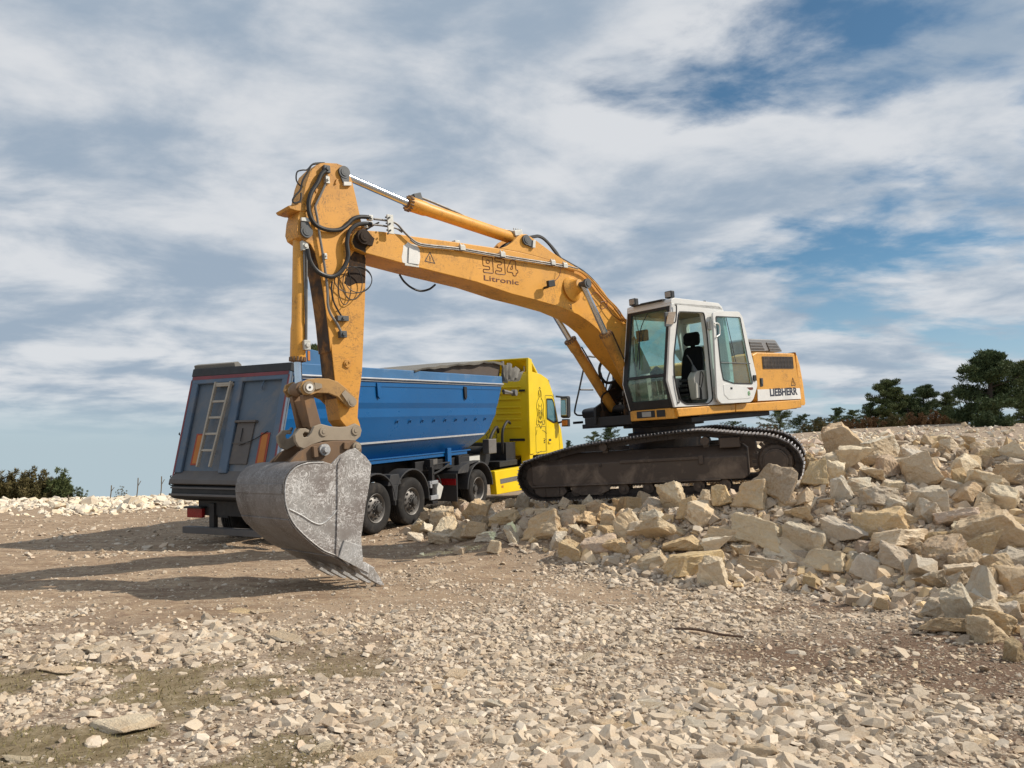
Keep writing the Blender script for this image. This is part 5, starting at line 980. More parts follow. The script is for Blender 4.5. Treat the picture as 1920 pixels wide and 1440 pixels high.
# ================================================================== THE GROUND
CTRL = [(-8, 3, -.12), (-3, 3, -.1), (0, 3, -.1), (3, 3, -.08), (7, 3, -.05), (-9, 6, -.12), (-3, 6, -.1), (0, 6, -.1), (2.5, 6, -.08),
        (-14, 12, -.15), (-9, 10, -.12), (-5, 9.5, -.1), (-2, 10, -.1), (0, 10.5, -.1), (-8, 16, -.05), (-5, 14, -.02), (-2.5, 15.2, -.0), (-20, 20, -.1), (-12, 30, .05), (-6, 22, .15),
        (-1, 20, .32), (.6, 22.7, .45), (3, 26, .7), (-2.2, 15.9, -.0), (-1, 14.2, .05), (.8, 12.2, -.08), (1.6, 11.2, -.08), (2.6, 10., -.1), (4.2, 10.4, -.02), (4.4, 9.0, 0.), (3.9, 7.3, -.05), (4.0, 5.8, -.05), (7, 6.5, .15),
        (-.4, 14.6, .35), (.6, 13.6, .58), (2.6, 13.4, .66), (4.4, 12.9, .88), (1.1, 16.8, .55), (3., 16.5, .65), (5., 16., .85), (.3, 14.5, .5), (2.5, 15, .62), (-1.4, 17, .22),
        (1.7, 12.5, .3), (2.4, 12.2, .55), (3.0, 12.2, .80), (3.7, 12.1, 1.0), (4.3, 12.0, 1.1), (5.2, 12.2, 1.3), (3.0, 11.2, .32), (4.2, 11.1, .60), (5.0, 11.0, .8), (5.6, 12.6, 1.45), (6.6, 13.2, 1.55), (6.0, 11.4, .9), (5.8, 10, .5), (5.2, 8.6, .2), (8, 12, 1.45), (7.2, 10, .75), (9, 15, 1.8), (7, 15.5, 1.75), (12, 18, 1.58), (12, 12, 1.3), (9.5, 9.5, .9),
        (8, 20, 1.62), (15, 25, 2.1), (10, 27, 2.0), (22, 35, 3.05), (11, 35, 2.2), (2, 35, 1.2), (38, 48, 4.0), (20, 50, 3.8), (-10, 42, .0), (-30, 42, -.3), (-30, 10, -.4), (-20, -10, -.3), (20, -10, .2), (30, 10, 1.2), (0, -8, -.1), (0, 50, 1.0)]
_P = np.array([c[:2] for c in CTRL], float); _Z = np.array([c[2] for c in CTRL], float)
def _phi(r2): return .5 * r2 * np.log(r2 + 1e-9)
def _solve():
    n = len(_P); d = ((_P[:, None] - _P[None]) ** 2).sum(2); A = np.zeros((n + 3, n + 3)); A[:n, :n] = _phi(d) + np.eye(n) * .15
    A[:n, n] = 1; A[:n, n + 1:] = _P; A[n:, :n] = A[:n, n:].T; return np.linalg.solve(A, np.r_[_Z, 0, 0, 0])
_wt = _solve()
def _hash(i, j, s):
    h = (i.astype(np.int64) * 374761393 + j.astype(np.int64) * 668265263 + s * 1442695041) & 0xffffffff; h = ((h ^ (h >> 13)) * 1274126177) & 0xffffffff; return ((h ^ (h >> 16)) & 0xffff) / 65535.
def vnoise(x, y, s=0):
    i = np.floor(x); j = np.floor(y); u = x - i; v = y - j; u = u * u * (3 - 2 * u); v = v * v * (3 - 2 * v)
    return (_hash(i, j, s) * (1 - u) + _hash(i + 1, j, s) * u) * (1 - v) + (_hash(i, j + 1, s) * (1 - u) + _hash(i + 1, j + 1, s) * u) * v
def fbm(x, y, s=0, o=4):
    r = 0; a = .5
    for k in range(o): r = r + a * vnoise(x * 2 ** k, y * 2 ** k, s + k * 7); a *= .5
    return r
def ground(x, y, micro=True):
    x = np.atleast_1d(np.asarray(x, float)); y = np.atleast_1d(np.asarray(y, float)); z = np.zeros_like(x)
    R = np.hypot(x, y); k = np.minimum(1, 46 / np.maximum(R, 1e-3)); xc, yc = x * k, y * k
    for a in range(0, len(x), 60000):
        sl = slice(a, a + 60000); d = (xc[sl, None] - _P[:, 0]) ** 2 + (yc[sl, None] - _P[:, 1]) ** 2
        z[sl] = _phi(d) @ _wt[:-3] + _wt[-3] + _wt[-2] * xc[sl] + _wt[-1] * yc[sl]
    z = np.clip(z, -.6, 4.6)
    # the plateau breaks off: the land drops away beyond the brow
    ang = np.arctan2(x, np.maximum(y, 1e-3)); brow = np.where(ang < 0, 40, 40 + 30 * np.clip(ang / .5, 0, 1)); z = z - np.maximum(0, R - brow) ** 1.15 * .10
    z += (fbm(x * .35, y * .35, 3, 3) - .45) * .10 * np.clip((R - 1) / 6, 0, 1)
    if micro: z += (fbm(x * 2.2, y * 2.2, 11, 4) - .47) * .055
    return z
def gz(x, y): return float(ground(x, y)[0])
def ground_hit(px, py, lift=0.):
    d = ray(px, py); t = 2.5
    while t < 90:
        p = _o + d * t
        if p.z < gz(p.x, p.y) + lift: break
        t += .08 if t < 20 else .4
    return p
def sstep(a, b, v): t = np.clip((v - a) / (b - a), 0, 1); return t * t * (3 - 2 * t)
def masks(x, y):
    """where the ground is bare trodden dirt, stony, grassy, or strewn with brown bark"""
    n = fbm(x * .55 + 3, y * .55, 21, 4); n2 = fbm(x * 1.6, y * 1.6 + 5, 33, 4)
    bare = sstep(1.2, -1.2, x - (.12 * (y - 12)) + (n - .47) * 5) * sstep(7.0, 9.6, y + (n - .47) * 4) * sstep(30, 21, y + (n2 - .5) * 6)
    bare = np.maximum(bare, .75 * sstep(1.6, .6, np.abs(x - 1.0 + (n - .47) * 2) + np.abs(y - 10.0)))
    brown = sstep(1.3, .6, np.hypot((x - 3.2) / 1.7, (y - 6.3) / 1.15) + (n2 - .47) * .8)
    brown = np.maximum(brown, .8 * sstep(1.2, .5, np.hypot((x - 3.4) / 1.3, (y - 8.9) / .55) + (n2 - .47) * .8))
    brown = np.maximum(brown, .55 * sstep(.56, .66, n2) * sstep(9.5, 7, y))
    grass = sstep(.53, .62, n2 + .03 * (x < 0)) * sstep(.4, -1.5, x) * sstep(7.6, 5.5, y)
    return bare, brown, grass
def build_ground():
    na, rs = 1080, np.concatenate([np.geomspace(.6, 3, 30)[:-1], np.geomspace(3, 14, 300)[:-1], np.geomspace(14, 48, 150)[:-1], np.geomspace(48, 900, 70)])
    # finer columns inside the view, coarser behind the camera
    t = np.linspace(0, 1, na, endpoint=False); a = np.where(t < .8, (t / .8 - .5) * R_(100), R_(50) + (t - .8) / .2 * R_(260))
    A, Rr = np.meshgrid(a, rs); X = (Rr * np.sin(A)).ravel(); Y = (Rr * np.cos(A)).ravel(); Z = ground(X, Y)
    nr = len(rs); V = np.stack([X, Y, Z], 1); V = np.vstack([V, [[0, 0, float(ground(0, 0)[0])]]])
    i = np.arange(nr - 1)[:, None] * na; j = np.arange(na)[None]; jn = (j + 1) % na
    F = np.stack([i + j, i + na + j, i + na + jn, i + jn], 2).reshape(-1, 4)
    me = bpy.data.meshes.new('ground'); me.vertices.add(len(V)); me.vertices.foreach_set('co', V.ravel().astype(np.float32))
    nf = len(F); nt = na; me.loops.add(nf * 4 + nt * 3); tri_ = np.stack([np.full(na, len(V) - 1), np.arange(na), (np.arange(na) + 1) % na], 1)
    me.loops.foreach_set('vertex_index', np.concatenate([F.ravel(), tri_.ravel()]).astype(np.int32)); me.polygons.add(nf + nt)
    me.polygons.foreach_set('loop_start', np.concatenate([np.arange(nf) * 4, nf * 4 + np.arange(nt) * 3]).astype(np.int32))
    me.update(calc_edges=True); me.polygons.foreach_set('use_smooth', [True] * (nf + nt))
    b, br, g = masks(V[:, 0], V[:, 1]); col = np.stack([b, br, g, np.ones(len(V))], 1)
    ca = me.color_attributes.new('soil', 'FLOAT_COLOR', 'POINT'); ca.data.foreach_set('color', col.ravel().astype(np.float32))
    m, t_, bs = principled('stony_soil'); at = N(t_, 'ShaderNodeAttribute', attribute_name='soil'); sx = N(t_, 'ShaderNodeSeparateColor'); t_.links.new(at.outputs['Color'], sx.inputs[0])
    v = ncoord(t_); n1 = nnoise(t_, v, 1.1, 8, .65); n2 = nnoise(t_, v, 9, 8, .7, .4); n3 = nnoise(t_, ncoord(t_, (1, 2.4, 1)), 30, 6, .75)
    dirt = nmix(t_, nmap(t_, n1, .35, .65), (.35, .255, .17), (.47, .36, .25)); dirt = nmix(t_, nmap(t_, n2, .46, .60), dirt, (.28, .195, .135)); dirt = nmix(t_, nmath(t_, nmap(t_, nnoise(t_, ncoord(t_, (.5, 2.2, 1)), 1.6, 8, .7), .5, .62), .7), dirt, (.22, .15, .10))
    stony = nmix(t_, nmap(t_, n2, .42, .58), (.20, .14, .10), (.42, .33, .245)); stony = nmix(t_, nmap(t_, n3, .55, .62), stony, (.62, .55, .45))
    c = nmix(t_, sx.outputs[0], stony, dirt); brn = nmix(t_, nmap(t_, n3, .4, .6), (.115, .072, .05), (.25, .175, .125))
    c = nmix(t_, sx.outputs[1], c, brn); grs = nmix(t_, nmap(t_, n2, .4, .6), (.18, .14, .075), (.28, .225, .135)); c = nmix(t_, nmath(t_, sx.outputs[2], .8), c, grs)
    # scattered pale chips
    vo = N(t_, 'ShaderNodeTexVoronoi', feature='F1'); t_.links.new(ncoord(t_, (1, 1.5, 1)), vo.inputs['Vector']); vo.inputs['Scale'].default_value = 22; vo.inputs['Randomness'].default_value = 1
    chip = nmath(t_, nmap(t_, vo.outputs['Distance'], .28, .22), nmap(t_, nnoise(t_, v, 3, 4), .46, .56)); c = nmix(t_, chip, c, nmix(t_, vo.outputs['Color'], (.62, .55, .45), (.48, .40, .31)))
    t_.links.new(c, bs.inputs['Base Color']); bs.inputs['Roughness'].default_value = .95; bs.inputs['Specular IOR Level'].default_value = .1
    ht = nmath(t_, nmath(t_, n2, .7), nmath(t_, nmath(t_, n3, .35), nmath(t_, chip, .4), 'ADD'), 'ADD'); nbump(t_, ht, .9, .035, bs)
    me.materials.append(m); o = bpy.data.objects.new('ground', me); C.objects.link(o); tag(o, 'stony plateau of tan dirt and pale limestone rubble under the machines', kind='structure')
build_ground()
# ------------------------------------------------------------------ stone material, coloured per object
def stone_mat(name, use_obj=True, attr=False):
    m, t, b = principled(name); v = ncoord(t)
    if attr: at = N(t, 'ShaderNodeAttribute', attribute_name='tone'); base = at.outputs['Color']; v = ncoord(t); sc0 = 6
    else: oi = N(t, 'ShaderNodeObjectInfo'); base = oi.outputs['Color']; sc0 = 1.6; mp = N(t, 'ShaderNodeMapping'); t.links.new(v, mp.inputs[0]); rv = N(t, 'ShaderNodeCombineXYZ'); t.links.new(nmath(t, oi.outputs['Random'], 37), rv.inputs[0]); t.links.new(nmath(t, oi.outputs['Random'], 91), rv.inputs[1]); t.links.new(rv.outputs[0], mp.inputs['Location']); v = mp.outputs[0]
    n1 = nnoise(t, v, sc0, 6, .6, .6); n2 = nnoise(t, v, sc0 * 4, 9, .72, .3); n3 = nnoise(t, v, sc0 * 14, 7, .7)
    if not attr:
        fa = N(t, 'ShaderNodeAttribute', attribute_name='facet'); fs = N(t, 'ShaderNodeSeparateColor'); t.links.new(fa.outputs['Color'], fs.inputs[0])
        base = nmix(t, nmath(t, fs.outputs[1], .6), base, (.66, .43, .20)); hs_ = N(t, 'ShaderNodeHueSaturation'); t.links.new(base, hs_.inputs['Color']); t.links.new(fs.outputs[0], hs_.inputs['Value']); base = hs_.outputs[0]
    c = nmix(t, nmath(t, nmap(t, n1, .46, .60), .5), base, nmix(t, .5, base, (.50, .34, .17)))
    c = nmix(t, nmath(t, nmap(t, n2, .50, .58), .5), c, nmix(t, .4, base, (.40, .31, .23)))
    c = nmix(t, nmath(t, nmap(t, n1, .60, .72), .6), c, (.36, .19, .08)); c = nmix(t, nmath(t, nmap(t, n3, .35, .65), .35), c, (.84, .75, .60)); c = nmix(t, nmath(t, nmap(t, n3, .60, .70), .5), c, (.26, .20, .15))
    t.links.new(c, b.inputs['Base Color']); b.inputs['Roughness'].default_value = .9; b.inputs['Specular IOR Level'].default_value = .15
    nbump(t, nmath(t, n2, nmath(t, n3, .4), 'ADD'), .95 if not attr else .5, .05 if not attr else .01, b); return m
M_['stone'] = stone_mat('broken_limestone'); M_['chips'] = stone_mat('limestone_chips', attr=True)
def rock_mesh(seed, cuts=3, flat=1., rough=.045, rect=.75):
    rnd = random.Random(seed); bm = bmesh.new()
    pts = []
    sx, sy, sz = rnd.uniform(.40, .55), rnd.uniform(.3, .48), rnd.uniform(.24, .42) * flat; sk = rnd.uniform(-.25, .25); tp = rnd.uniform(.6, 1.0); tq = rnd.uniform(.65, 1.05)
    for a in (-1, 1):
        for b in (-1, 1):
            for c in (-1, 1):
                if rnd.random() < .14: continue
                k = (tp if c > 0 else 1); j = 1 - rect
                pts.append((a * sx * k * rnd.uniform(1 - j, 1 + j * .3) + sk * c * sz, b * sy * (tq if a > 0 else 1) * rnd.uniform(1 - j, 1 + j * .3), c * sz * rnd.uniform(1 - j, 1.08)))
    for k in range(rnd.randint(2, 5)):
        a = rnd.uniform(0, 6.28); pts.append((sx * 1.02 * math.cos(a), sy * 1.02 * math.sin(a), sz * rnd.uniform(-.8, .8)))
    vs = [bm.verts.new(p) for p in pts]; r = bmesh.ops.convex_hull(bm, input=vs)
    bmesh.ops.delete(bm, geom=[v for v in bm.verts if not v.link_faces], context='VERTS')
    bmesh.ops.dissolve_limit(bm, angle_limit=R_(7), verts=bm.verts[:], edges=bm.edges[:])
    fl_ = bm.faces.layers.float_color.new('facet')
    for f in bm.faces: g_ = rnd.uniform(.86, 1.12); f[fl_] = (g_, rnd.random() ** 2.2, rnd.random(), 1)
    if cuts:
        bmesh.ops.bevel(bm, geom=bm.edges[:], offset=rnd.uniform(.008, .022), segments=1, profile=.5, affect='EDGES', clamp_overlap=True)
        bmesh.ops.triangulate(bm, faces=bm.faces[:])
        for k in range(cuts):
            es = [e for e in bm.edges if e.calc_length() > (.2, .11, .06, .04)[k]]
            bmesh.ops.subdivide_edges(bm, edges=es, cuts=1, use_grid_fill=False); bmesh.ops.triangulate(bm, faces=[f for f in bm.faces if len(f.verts) > 3])
        bm.normal_update(); o = Vector((seed * 3.1, seed * 1.7, 0)); mv = []
        for v in bm.verts:
            p = v.co; n = noise.noise(p * 2.4 + o) * 1.1 - abs(noise.noise(p * 5 + o)) * 1.1 + noise.noise(p * 11 + o) * .5 + abs(noise.noise(p * 20 + o)) * .3
            st_ = math.floor((p.z + noise.noise(p * 2 + o) * .06) * 9) % 2 * .25
            mv.append(v.normal * (n + st_) * rough)
        for v, d in zip(bm.verts, mv): v.co += d
    me = bpy.data.meshes.new('block'); bm.to_mesh(me); bm.free(); me.polygons.foreach_set('use_smooth', [True] * len(me.polygons)); me.set_sharp_from_angle(angle=R_(13)); return me
BL = [rock_mesh(k + 1, 3 if k % 2 else 4, (1., .8, 1.1)[k % 3]) for k in range(26)]
for b in BL: b.materials.append(M_['stone'])
SHARD = [rock_mesh(200 + k, 2, .42, .03, .6) for k in range(14)]
for b in SHARD: b.materials.append(M_['stone'])
TONES = {'cream': (.84, .70, .50), 'pale': (.80, .72, .59), 'ochre': (.70, .50, .26), 'grey': (.60, .52, .42), 'tan': (.68, .52, .34), 'pink': (.62, .47, .37), 'brown': (.34, .25, .17)}
placed = []
def block(px, by, wpx, hpx, tone, label, seed, lift=0., tilt=None, cat='stone block', shard=False, group=None, yaw=None, p=None, deep=.62):
    """a block whose foot sits where the picture shows it; real size from its distance"""
    rnd = random.Random(seed * 7 + 1)
    if p is None: p = ground_hit(px, by, lift)
    D = (p - _o).dot(_f); w_, h_ = wpx * D / FPX, hpx * D / FPX
    me = (SHARD if shard else BL)[seed % (14 if shard else 26)]; o = bpy.data.objects.new('flat_stone' if shard and wpx > 60 else ('stone_shard' if shard else 'stone_block'), me); C.objects.link(o)
    dp = min(w_, h_ * 1.5) * deep
    o.rotation_euler = (rnd.uniform(-.35, .35) if tilt is None else tilt[0], rnd.uniform(-.4, .4) if tilt is None else tilt[1], rnd.choice((-1, -1, 1)) * rnd.uniform(.25, .75) if yaw is None else yaw)
    o.scale = (w_ * 1.0, max(dp, w_ * .55) * 1.25, h_ * (1.45 if not shard else 1.9)); o.location = p + Vector((0, o.scale.y * .25, h_ * (.46 if not shard else .16))); kk = rnd.uniform(.88, 1.08); o.color = (*[c * kk * (1 + .02 * rnd.uniform(-1, 1)) for c in TONES[tone]], 1)
    tag(o, label, cat, group or ('stone blocks of the big pile' if not shard else 'loose stones on the ground')); placed.append((o, px, by - hpx / 2, wpx, hpx)); return o
# ================================================================== THE PILE: blocks placed one by one
HAND = [
 (1581,850,72,56,'tan','large peaked block crowning the pile just right of the track'),
 (1535,917,54,62,'ochre','squarish block standing hard against the rear curve of the track'),
 (1404,908,80,44,'cream','cream slab lying tilted in front of the drive sprocket'),
 (1353,922,40,54,'brown','brown mossy block standing on end in front of the side frame'),
 (1457,946,80,70,'brown','broad brown flat faced block leaning below the drive sprocket'),
 (1260,957,56,48,'cream','rugged cream block with a rusty edge, touching the track bottom'),
 (1355,960,46,56,'ochre','upright block with an orange face below the mossy brown one'),
 (1417,955,70,46,'tan','wedge shaped tan block under the tilted cream slab'),
 (1329,984,82,38,'cream','wide cream block with a bright sunlit ridge, mid pile'),
 (1428,1027,88,52,'cream','large cream topped block in the middle of the pile front'),
 (1252,1018,88,36,'tan','long tan slab rising to the right, below the rusty edged block'),
 (1282,1043,78,30,'ochre','flat rusty edged slab just below the long tan slab'),
 (1486,1060,95,44,'pale','low pale block in the front row with a dark gap under it'),
 (1512,1046,80,60,'grey','big grey block behind the low pale one in front'),
 (1555,1082,74,50,'cream','pointed creamy yellow block at the foot of the pile front'),
 (1690,1071,70,46,'grey','grey angular block in the front row under the broad slab'),
 (1636,1089,52,40,'pale','whitish block at the foot of the pile, beside bare brown soil'),
 (1661,1010,98,56,'ochre','big upright cuboid with an orange stained front face'),
 (1701,1033,118,36,'cream','broad cream slab lying directly under the big orange stained cuboid'),
 (1785,1071,108,50,'brown','large brown wedge with an ochre front, right end of front row'),
 (1588,1026,80,76,'grey','very large grey block left of the orange stained cuboid'),
 (1501,992,52,36,'tan','small tan block with a smooth sunlit face, mid pile'),
 (1621,888,72,48,'cream','cream pointed block just below the peaked block on top'),
 (1661,864,60,36,'pale','whitish rounded block right of the peaked block on top'),
 (1670,895,42,42,'pink','pinkish block standing between the cream pointed and tan blocks'),
 (1738,915,60,54,'tan','tall smooth tan block in the upper right of the pile'),
 (1574,888,56,40,'cream','cream block wedged under the peaked block on top'),
 (1577,942,48,48,'pale','pale upright block in the upper middle, right of the track'),
 (1617,924,58,28,'pale','flat white block lying below the cream pointed block'),
 (1657,955,70,38,'grey','rounded grey block above the orange stained cuboid'),
 (1745,961,68,46,'grey','rough grey block right above the broad cream slab'),
 (1854,930,70,42,'cream','cream block high on the right end of the pile'),
 (1865,868,54,28,'ochre','yellowish block on the skyline of the pile at far right'),
 (1900,906,60,32,'brown','dark ochre slab cut off by the right picture edge, high up'),
 (1807,920,30,40,'ochre','narrow ochre block standing left of the high cream block'),
 (1873,1034,98,66,'tan','biggest tan block at the right edge, halfway up'),
 (1800,990,70,36,'pink','pinkish grey block above the large brown wedge'),
 (1821,1097,74,36,'cream','cream block with an orange patch on top, lower right'),
 (1854,1132,98,58,'grey','large grey fractured block at the lower right of the pile'),
 (1781,1162,74,34,'grey','grey slab lying on top of a yellow slab, lower right'),
 (1783,1190,74,30,'ochre','yellow ochre slab under the grey one at the pile foot'),
 (1865,1208,86,48,'tan','grey topped block with an ochre underside, lowest right corner'),
 (1908,1244,36,38,'ochre','ochre block cut off by the right picture edge, lowest of all'),
 (1894,1170,54,40,'grey','grey block above the ochre undersided one at the right edge'),
 (1311,1082,116,44,'ochre','long yellow ochre block lying in the front row'),
 (1340,1099,60,44,'cream','squared cream block with brown stains, foremost of the front row'),
 (1378,1094,27,22,'cream','fist sized cream stone beside the foremost squared block'),
 (1388,1062,34,40,'grey','grey stone leaning right of the long yellow block'),
 (1355,1044,62,34,'pale','pale grey block behind the long yellow block'),
 (1431,1077,70,24,'grey','flat grey slab in the front row before the low pale block'),
 (1373,1022,84,34,'tan','tan block in shade behind the pale grey one'),
 (1522,1112,27,27,'ochre','small orange stone alone on the brown soil before the pile'),
 (1657,1147,28,24,'ochre','small stone with one orange face on the stony ground'),
 (1687,1126,40,22,'grey','flat grey stone just above the small orange faced one'),
 (1781,1124,40,22,'cream','small cream stone above the grey slab, lower right'),
 (827,993,44,37,'cream','creamy yellow block near the trailer wheels at the pile tip'),
 (893,982,50,44,'ochre','ochre upright block in front of the tractor mud flap'),
 (896,1003,48,32,'brown','brown block leaning below the ochre upright one'),
 (946,985,70,26,'ochre','long ochre block with a white end below the yellow fairing'),
 (1021,1012,84,40,'tan','large tan and grey block in front of the track nose'),
 (1084,978,42,30,'ochre','orange brown cube beneath the front of the track'),
 (1076,1053,52,31,'ochre','orange faced squared block at the very foot, mid left'),
 (1126,1045,60,42,'pink','pinkish tan block right of the orange faced squared block'),
 (1156,1048,50,34,'ochre','ochre block right of the pinkish tan one'),
 (1181,1014,56,46,'cream','cream block with a pointed top rising to the right'),
 (824,1021,48,20,'cream','low cream block in front of the creamy yellow one'),
 (862,1017,35,26,'cream','olive cream cube between the pile tip blocks'),
 (779,1015,34,15,'pale','white flat stone at the left tip of the pile'),
 (787,999,28,17,'ochre','small ochre block touching the rear trailer wheel shadow'),
 (862,1040,24,16,'grey','small grey stone lying in front of the pile tip'),
 (927,1039,26,25,'cream','small squared cream stone standing free before the pile'),
 (912,1015,48,14,'pale','flat pale stone behind the free standing squared one'),
 (966,1012,35,11,'brown','thin dark slab left of the large tan and grey block'),
 (1084,1018,48,28,'cream','cream edged block between the tan grey and pinkish blocks'),
 (1027,971,44,16,'pale','white long stone just under the track nose'),
 (1187,959,32,22,'ochre','small ochre block right under the track shoes, mid track'),
 (1184,979,30,26,'pale','white block below the small ochre one under the track'),
 (1163,962,20,26,'ochre','thin orange stone standing on edge under the track'),
 (1143,996,38,38,'tan','tan pointed block left of the cream pointed top one'),
 (1227,974,50,28,'brown','brown rounded block under the middle of the track'),
 (1199,1062,38,19,'ochre','orange brown stone in the front row, left of centre'),
 (1227,1071,50,28,'cream','cream block at the left end of the long yellow one'),
 (980,960,30,36,'grey','grey block propped upright right below the track nose'),
 (859,956,34,20,'grey','small grey block in shade before the tractor drive wheel'),
 (959,958,26,24,'tan','small tan block in shade under the yellow fairing'),
 (1290,975,40,34,'ochre','yellow topped small block right of the rusty edged one'),
 (1240,1000,40,22,'pale','pale ridge stone behind the long tan slab'),
]
for k, (px, by, w_, h_, tone, lab) in enumerate(HAND): block(px, by, w_ * 1.1, h_ * 1.12, tone, lab, k * 5 + 3, lift=0. if by > 1000 else .02)
POLY = [(765,1010),(800,960),(850,945),(980,950),(1200,955),(1340,905),(1500,870),(1530,830),(1580,815),(1700,830),(1920,850),(1920,1225),(1850,1190),(1740,1165),(1700,1090),(1600,1080),(1500,1065),(1420,1070),(1330,1085),(1180,1060),(1060,1040),(1000,1025),(880,1015)]
def inpoly(x, y, P):
    c = False; n = len(P)
    for i in range(n):
        (x1, y1), (x2, y2) = P[i], P[i - 1]
        if (y1 > y) != (y2 > y) and x < (x2 - x1) * (y - y1) / (y2 - y1) + x1: c = not c
    return c
rnd = random.Random(77); pts = [(o.location.x, o.location.y, o.scale.x) for o, *_ in placed]; fill = []
tries = 0
while len(fill) < 150 and tries < 6000:
    tries += 1; x, y = rnd.uniform(770, 1915), rnd.uniform(820, 1225)
    if not inpoly(x, y, POLY): continue
    p = ground_hit(x, y); s = rnd.choice((.26, .32, .36, .42, .5)) * (1 if y > 880 else .75)
    if p.y > 19: continue
    if any((p.x - a) ** 2 + (p.y - b) ** 2 < (.42 * (s + c)) ** 2 * .5 for a, b, c in pts): continue
    pts.append((p.x, p.y, s)); D = (p - _o).dot(_f); wpx = s * FPX / D; tone = rnd.choices(list(TONES), (6, 4, 3, 3, 5, 1.5, 2))[0]
    o = block(x, y, wpx, wpx * rnd.uniform(.55, .85), tone, None, 500 + len(fill) * 3, p=p, tilt=(rnd.uniform(-.6, .6), rnd.uniform(-.6, .6)), yaw=rnd.uniform(0, 6)); fill.append(o); o['tone'] = tone
ORD = 'first second third fourth fifth sixth seventh eighth ninth tenth eleventh twelfth thirteenth fourteenth fifteenth sixteenth seventeenth eighteenth nineteenth twentieth'.split() + [f'{k}th' for k in range(21, 60)]
def zone(x, y):
    cols = ((900, 'beside the truck wheels'), (1060, 'below the track nose'), (1200, 'below the front half of the track'), (1340, 'below the rear half of the track'), (1500, 'below the drive sprocket'), (1620, 'just right of the track'), (1760, 'right of the peaked block'), (3000, 'at the right picture edge'))
    col = next(n for l, n in cols if x < l); row = next(n for l, n in ((900, 'skyline row'), (960, 'upper row'), (1010, 'middle row'), (1060, 'lower row'), (3000, 'foot row')) if y < l); return row, col
zones = {}
for o in fill: q = topx(o.location); zones.setdefault(zone(*q), []).append((q[0], o))
SZ = lambda o: 'small' if o.scale.x < .3 else ('medium' if o.scale.x < .42 else 'large')
for (row, col), L in zones.items():
    L.sort(key=lambda t: t[0])
    for k, (x, o) in enumerate(L):
        o['label'] = f"{SZ(o)} {o['tone']} block, {row} {col}, {ORD[k]} from the left"
        del o['tone']
# ------------------------------------------------------------------ loose stones on the open ground
SH = [(448,1152,62,16,'ochre','flat ochre stone lying on the dirt below the bucket shadow'),(490,1150,44,12,'tan','tan flat stone beside the flat ochre one'),(220,1372,150,34,'cream','biggest cream slab in the grass at the lower left'),
 (95,1415,30,28,'brown','brown stone standing in the grass at the lower left corner'),(110,1265,120,22,'tan','broad tan slab sunk in the dirt at left'),(170,1225,90,24,'grey','grey slab above the broad tan one at left'),
 (530,1205,60,26,'grey','dark grey stone in the stony streak at left centre'),(420,1210,80,22,'grey','grey slab left of the dark grey stone'),(350,1230,60,18,'grey','light grey slab in the stony streak'),(600,1195,70,20,'pink','pinkish slab at the right end of the stony streak'),
 (855,1275,50,26,'tan','tan slab with a dark hollow beside it, centre'),(1455,1315,40,48,'cream','pointed cream stone in the heap of foreground rubble'),(1470,1340,60,44,'grey','grey angular block in the foreground heap'),(1345,1300,44,36,'tan','tan stone leaning at the left of the foreground heap'),
 (1510,1340,50,40,'cream','cream stone standing at the right of the foreground heap'),(1345,1430,70,40,'grey','grey flat faced stone on the bottom edge, centre right'),(1430,1425,90,44,'tan','large tan slab on the bottom edge, centre right'),(1330,1375,100,34,'grey','grey slab above the flat faced stone'),
 (1135,1370,66,38,'tan','tan rounded stone in the lower centre'),(1190,1370,60,24,'ochre','rusty brown slab right of the tan rounded stone'),(1000,1420,60,30,'grey','grey slab near the bottom edge, centre'),(1560,1330,60,22,'cream','flat cream stone at the edge of the brown ground'),
 (1735,1345,60,22,'grey','flat grey slab lying on the brown ground'),(1620,1335,50,24,'grey','grey stone left of the flat slab on brown ground'),(1830,1400,100,22,'tan','thin tan slab at the lower right'),(1325,1193,70,14,'pink','pinkish slab under a twig, centre right'),(1360,1200,60,12,'tan','tan slab just right of the pinkish one'),
 (865,1365,80,26,'cream','long cream stone in the lower centre left'),(940,1330,70,26,'pale','pale slab in the lower centre'),(700,1430,90,26,'tan','tan slab on the bottom edge, left of centre'),(600,1410,60,24,'cream','cream stone on the bottom edge, left of centre'),
 (480,1380,50,16,'cream','small cream slab above the mossy patch'),(1050,1300,70,30,'tan','tan slab right of centre in the stony ground'),(820,1300,60,24,'tan','tan slab beside the hollow'),(1100,1240,40,18,'pale','pale stone in the middle of the stony ground'),
 (1270,1350,50,30,'cream','cream stone left of the foreground heap'),(1220,1330,46,30,'pale','pale stone left of the heap, behind the cream one'),(1400,1360,56,32,'pale','whitish stone in front of the foreground heap'),(1550,1390,54,28,'tan','tan stone right below the foreground heap'),
 (1480,1390,70,26,'tan','tan slab in front of the grey angular block'),(60,1395,50,16,'cream','cream flat stone near the left edge'),(30,1430,60,18,'cream','cream slab at the bottom left corner'),(300,1410,50,18,'pale','pale stone below the biggest cream slab'),(20,1190,40,12,'pale','pale flat stone at the left edge')]
for k, (px, by, w_, h_, tone, lab) in enumerate(SH): block(px, by, w_ * 1.15, h_ * 1.1, tone, lab, k * 3 + 1, shard=True, tilt=(random.Random(k).uniform(-.15, .15), random.Random(k + 9).uniform(-.2, .2)), cat='loose stone', deep=.9)
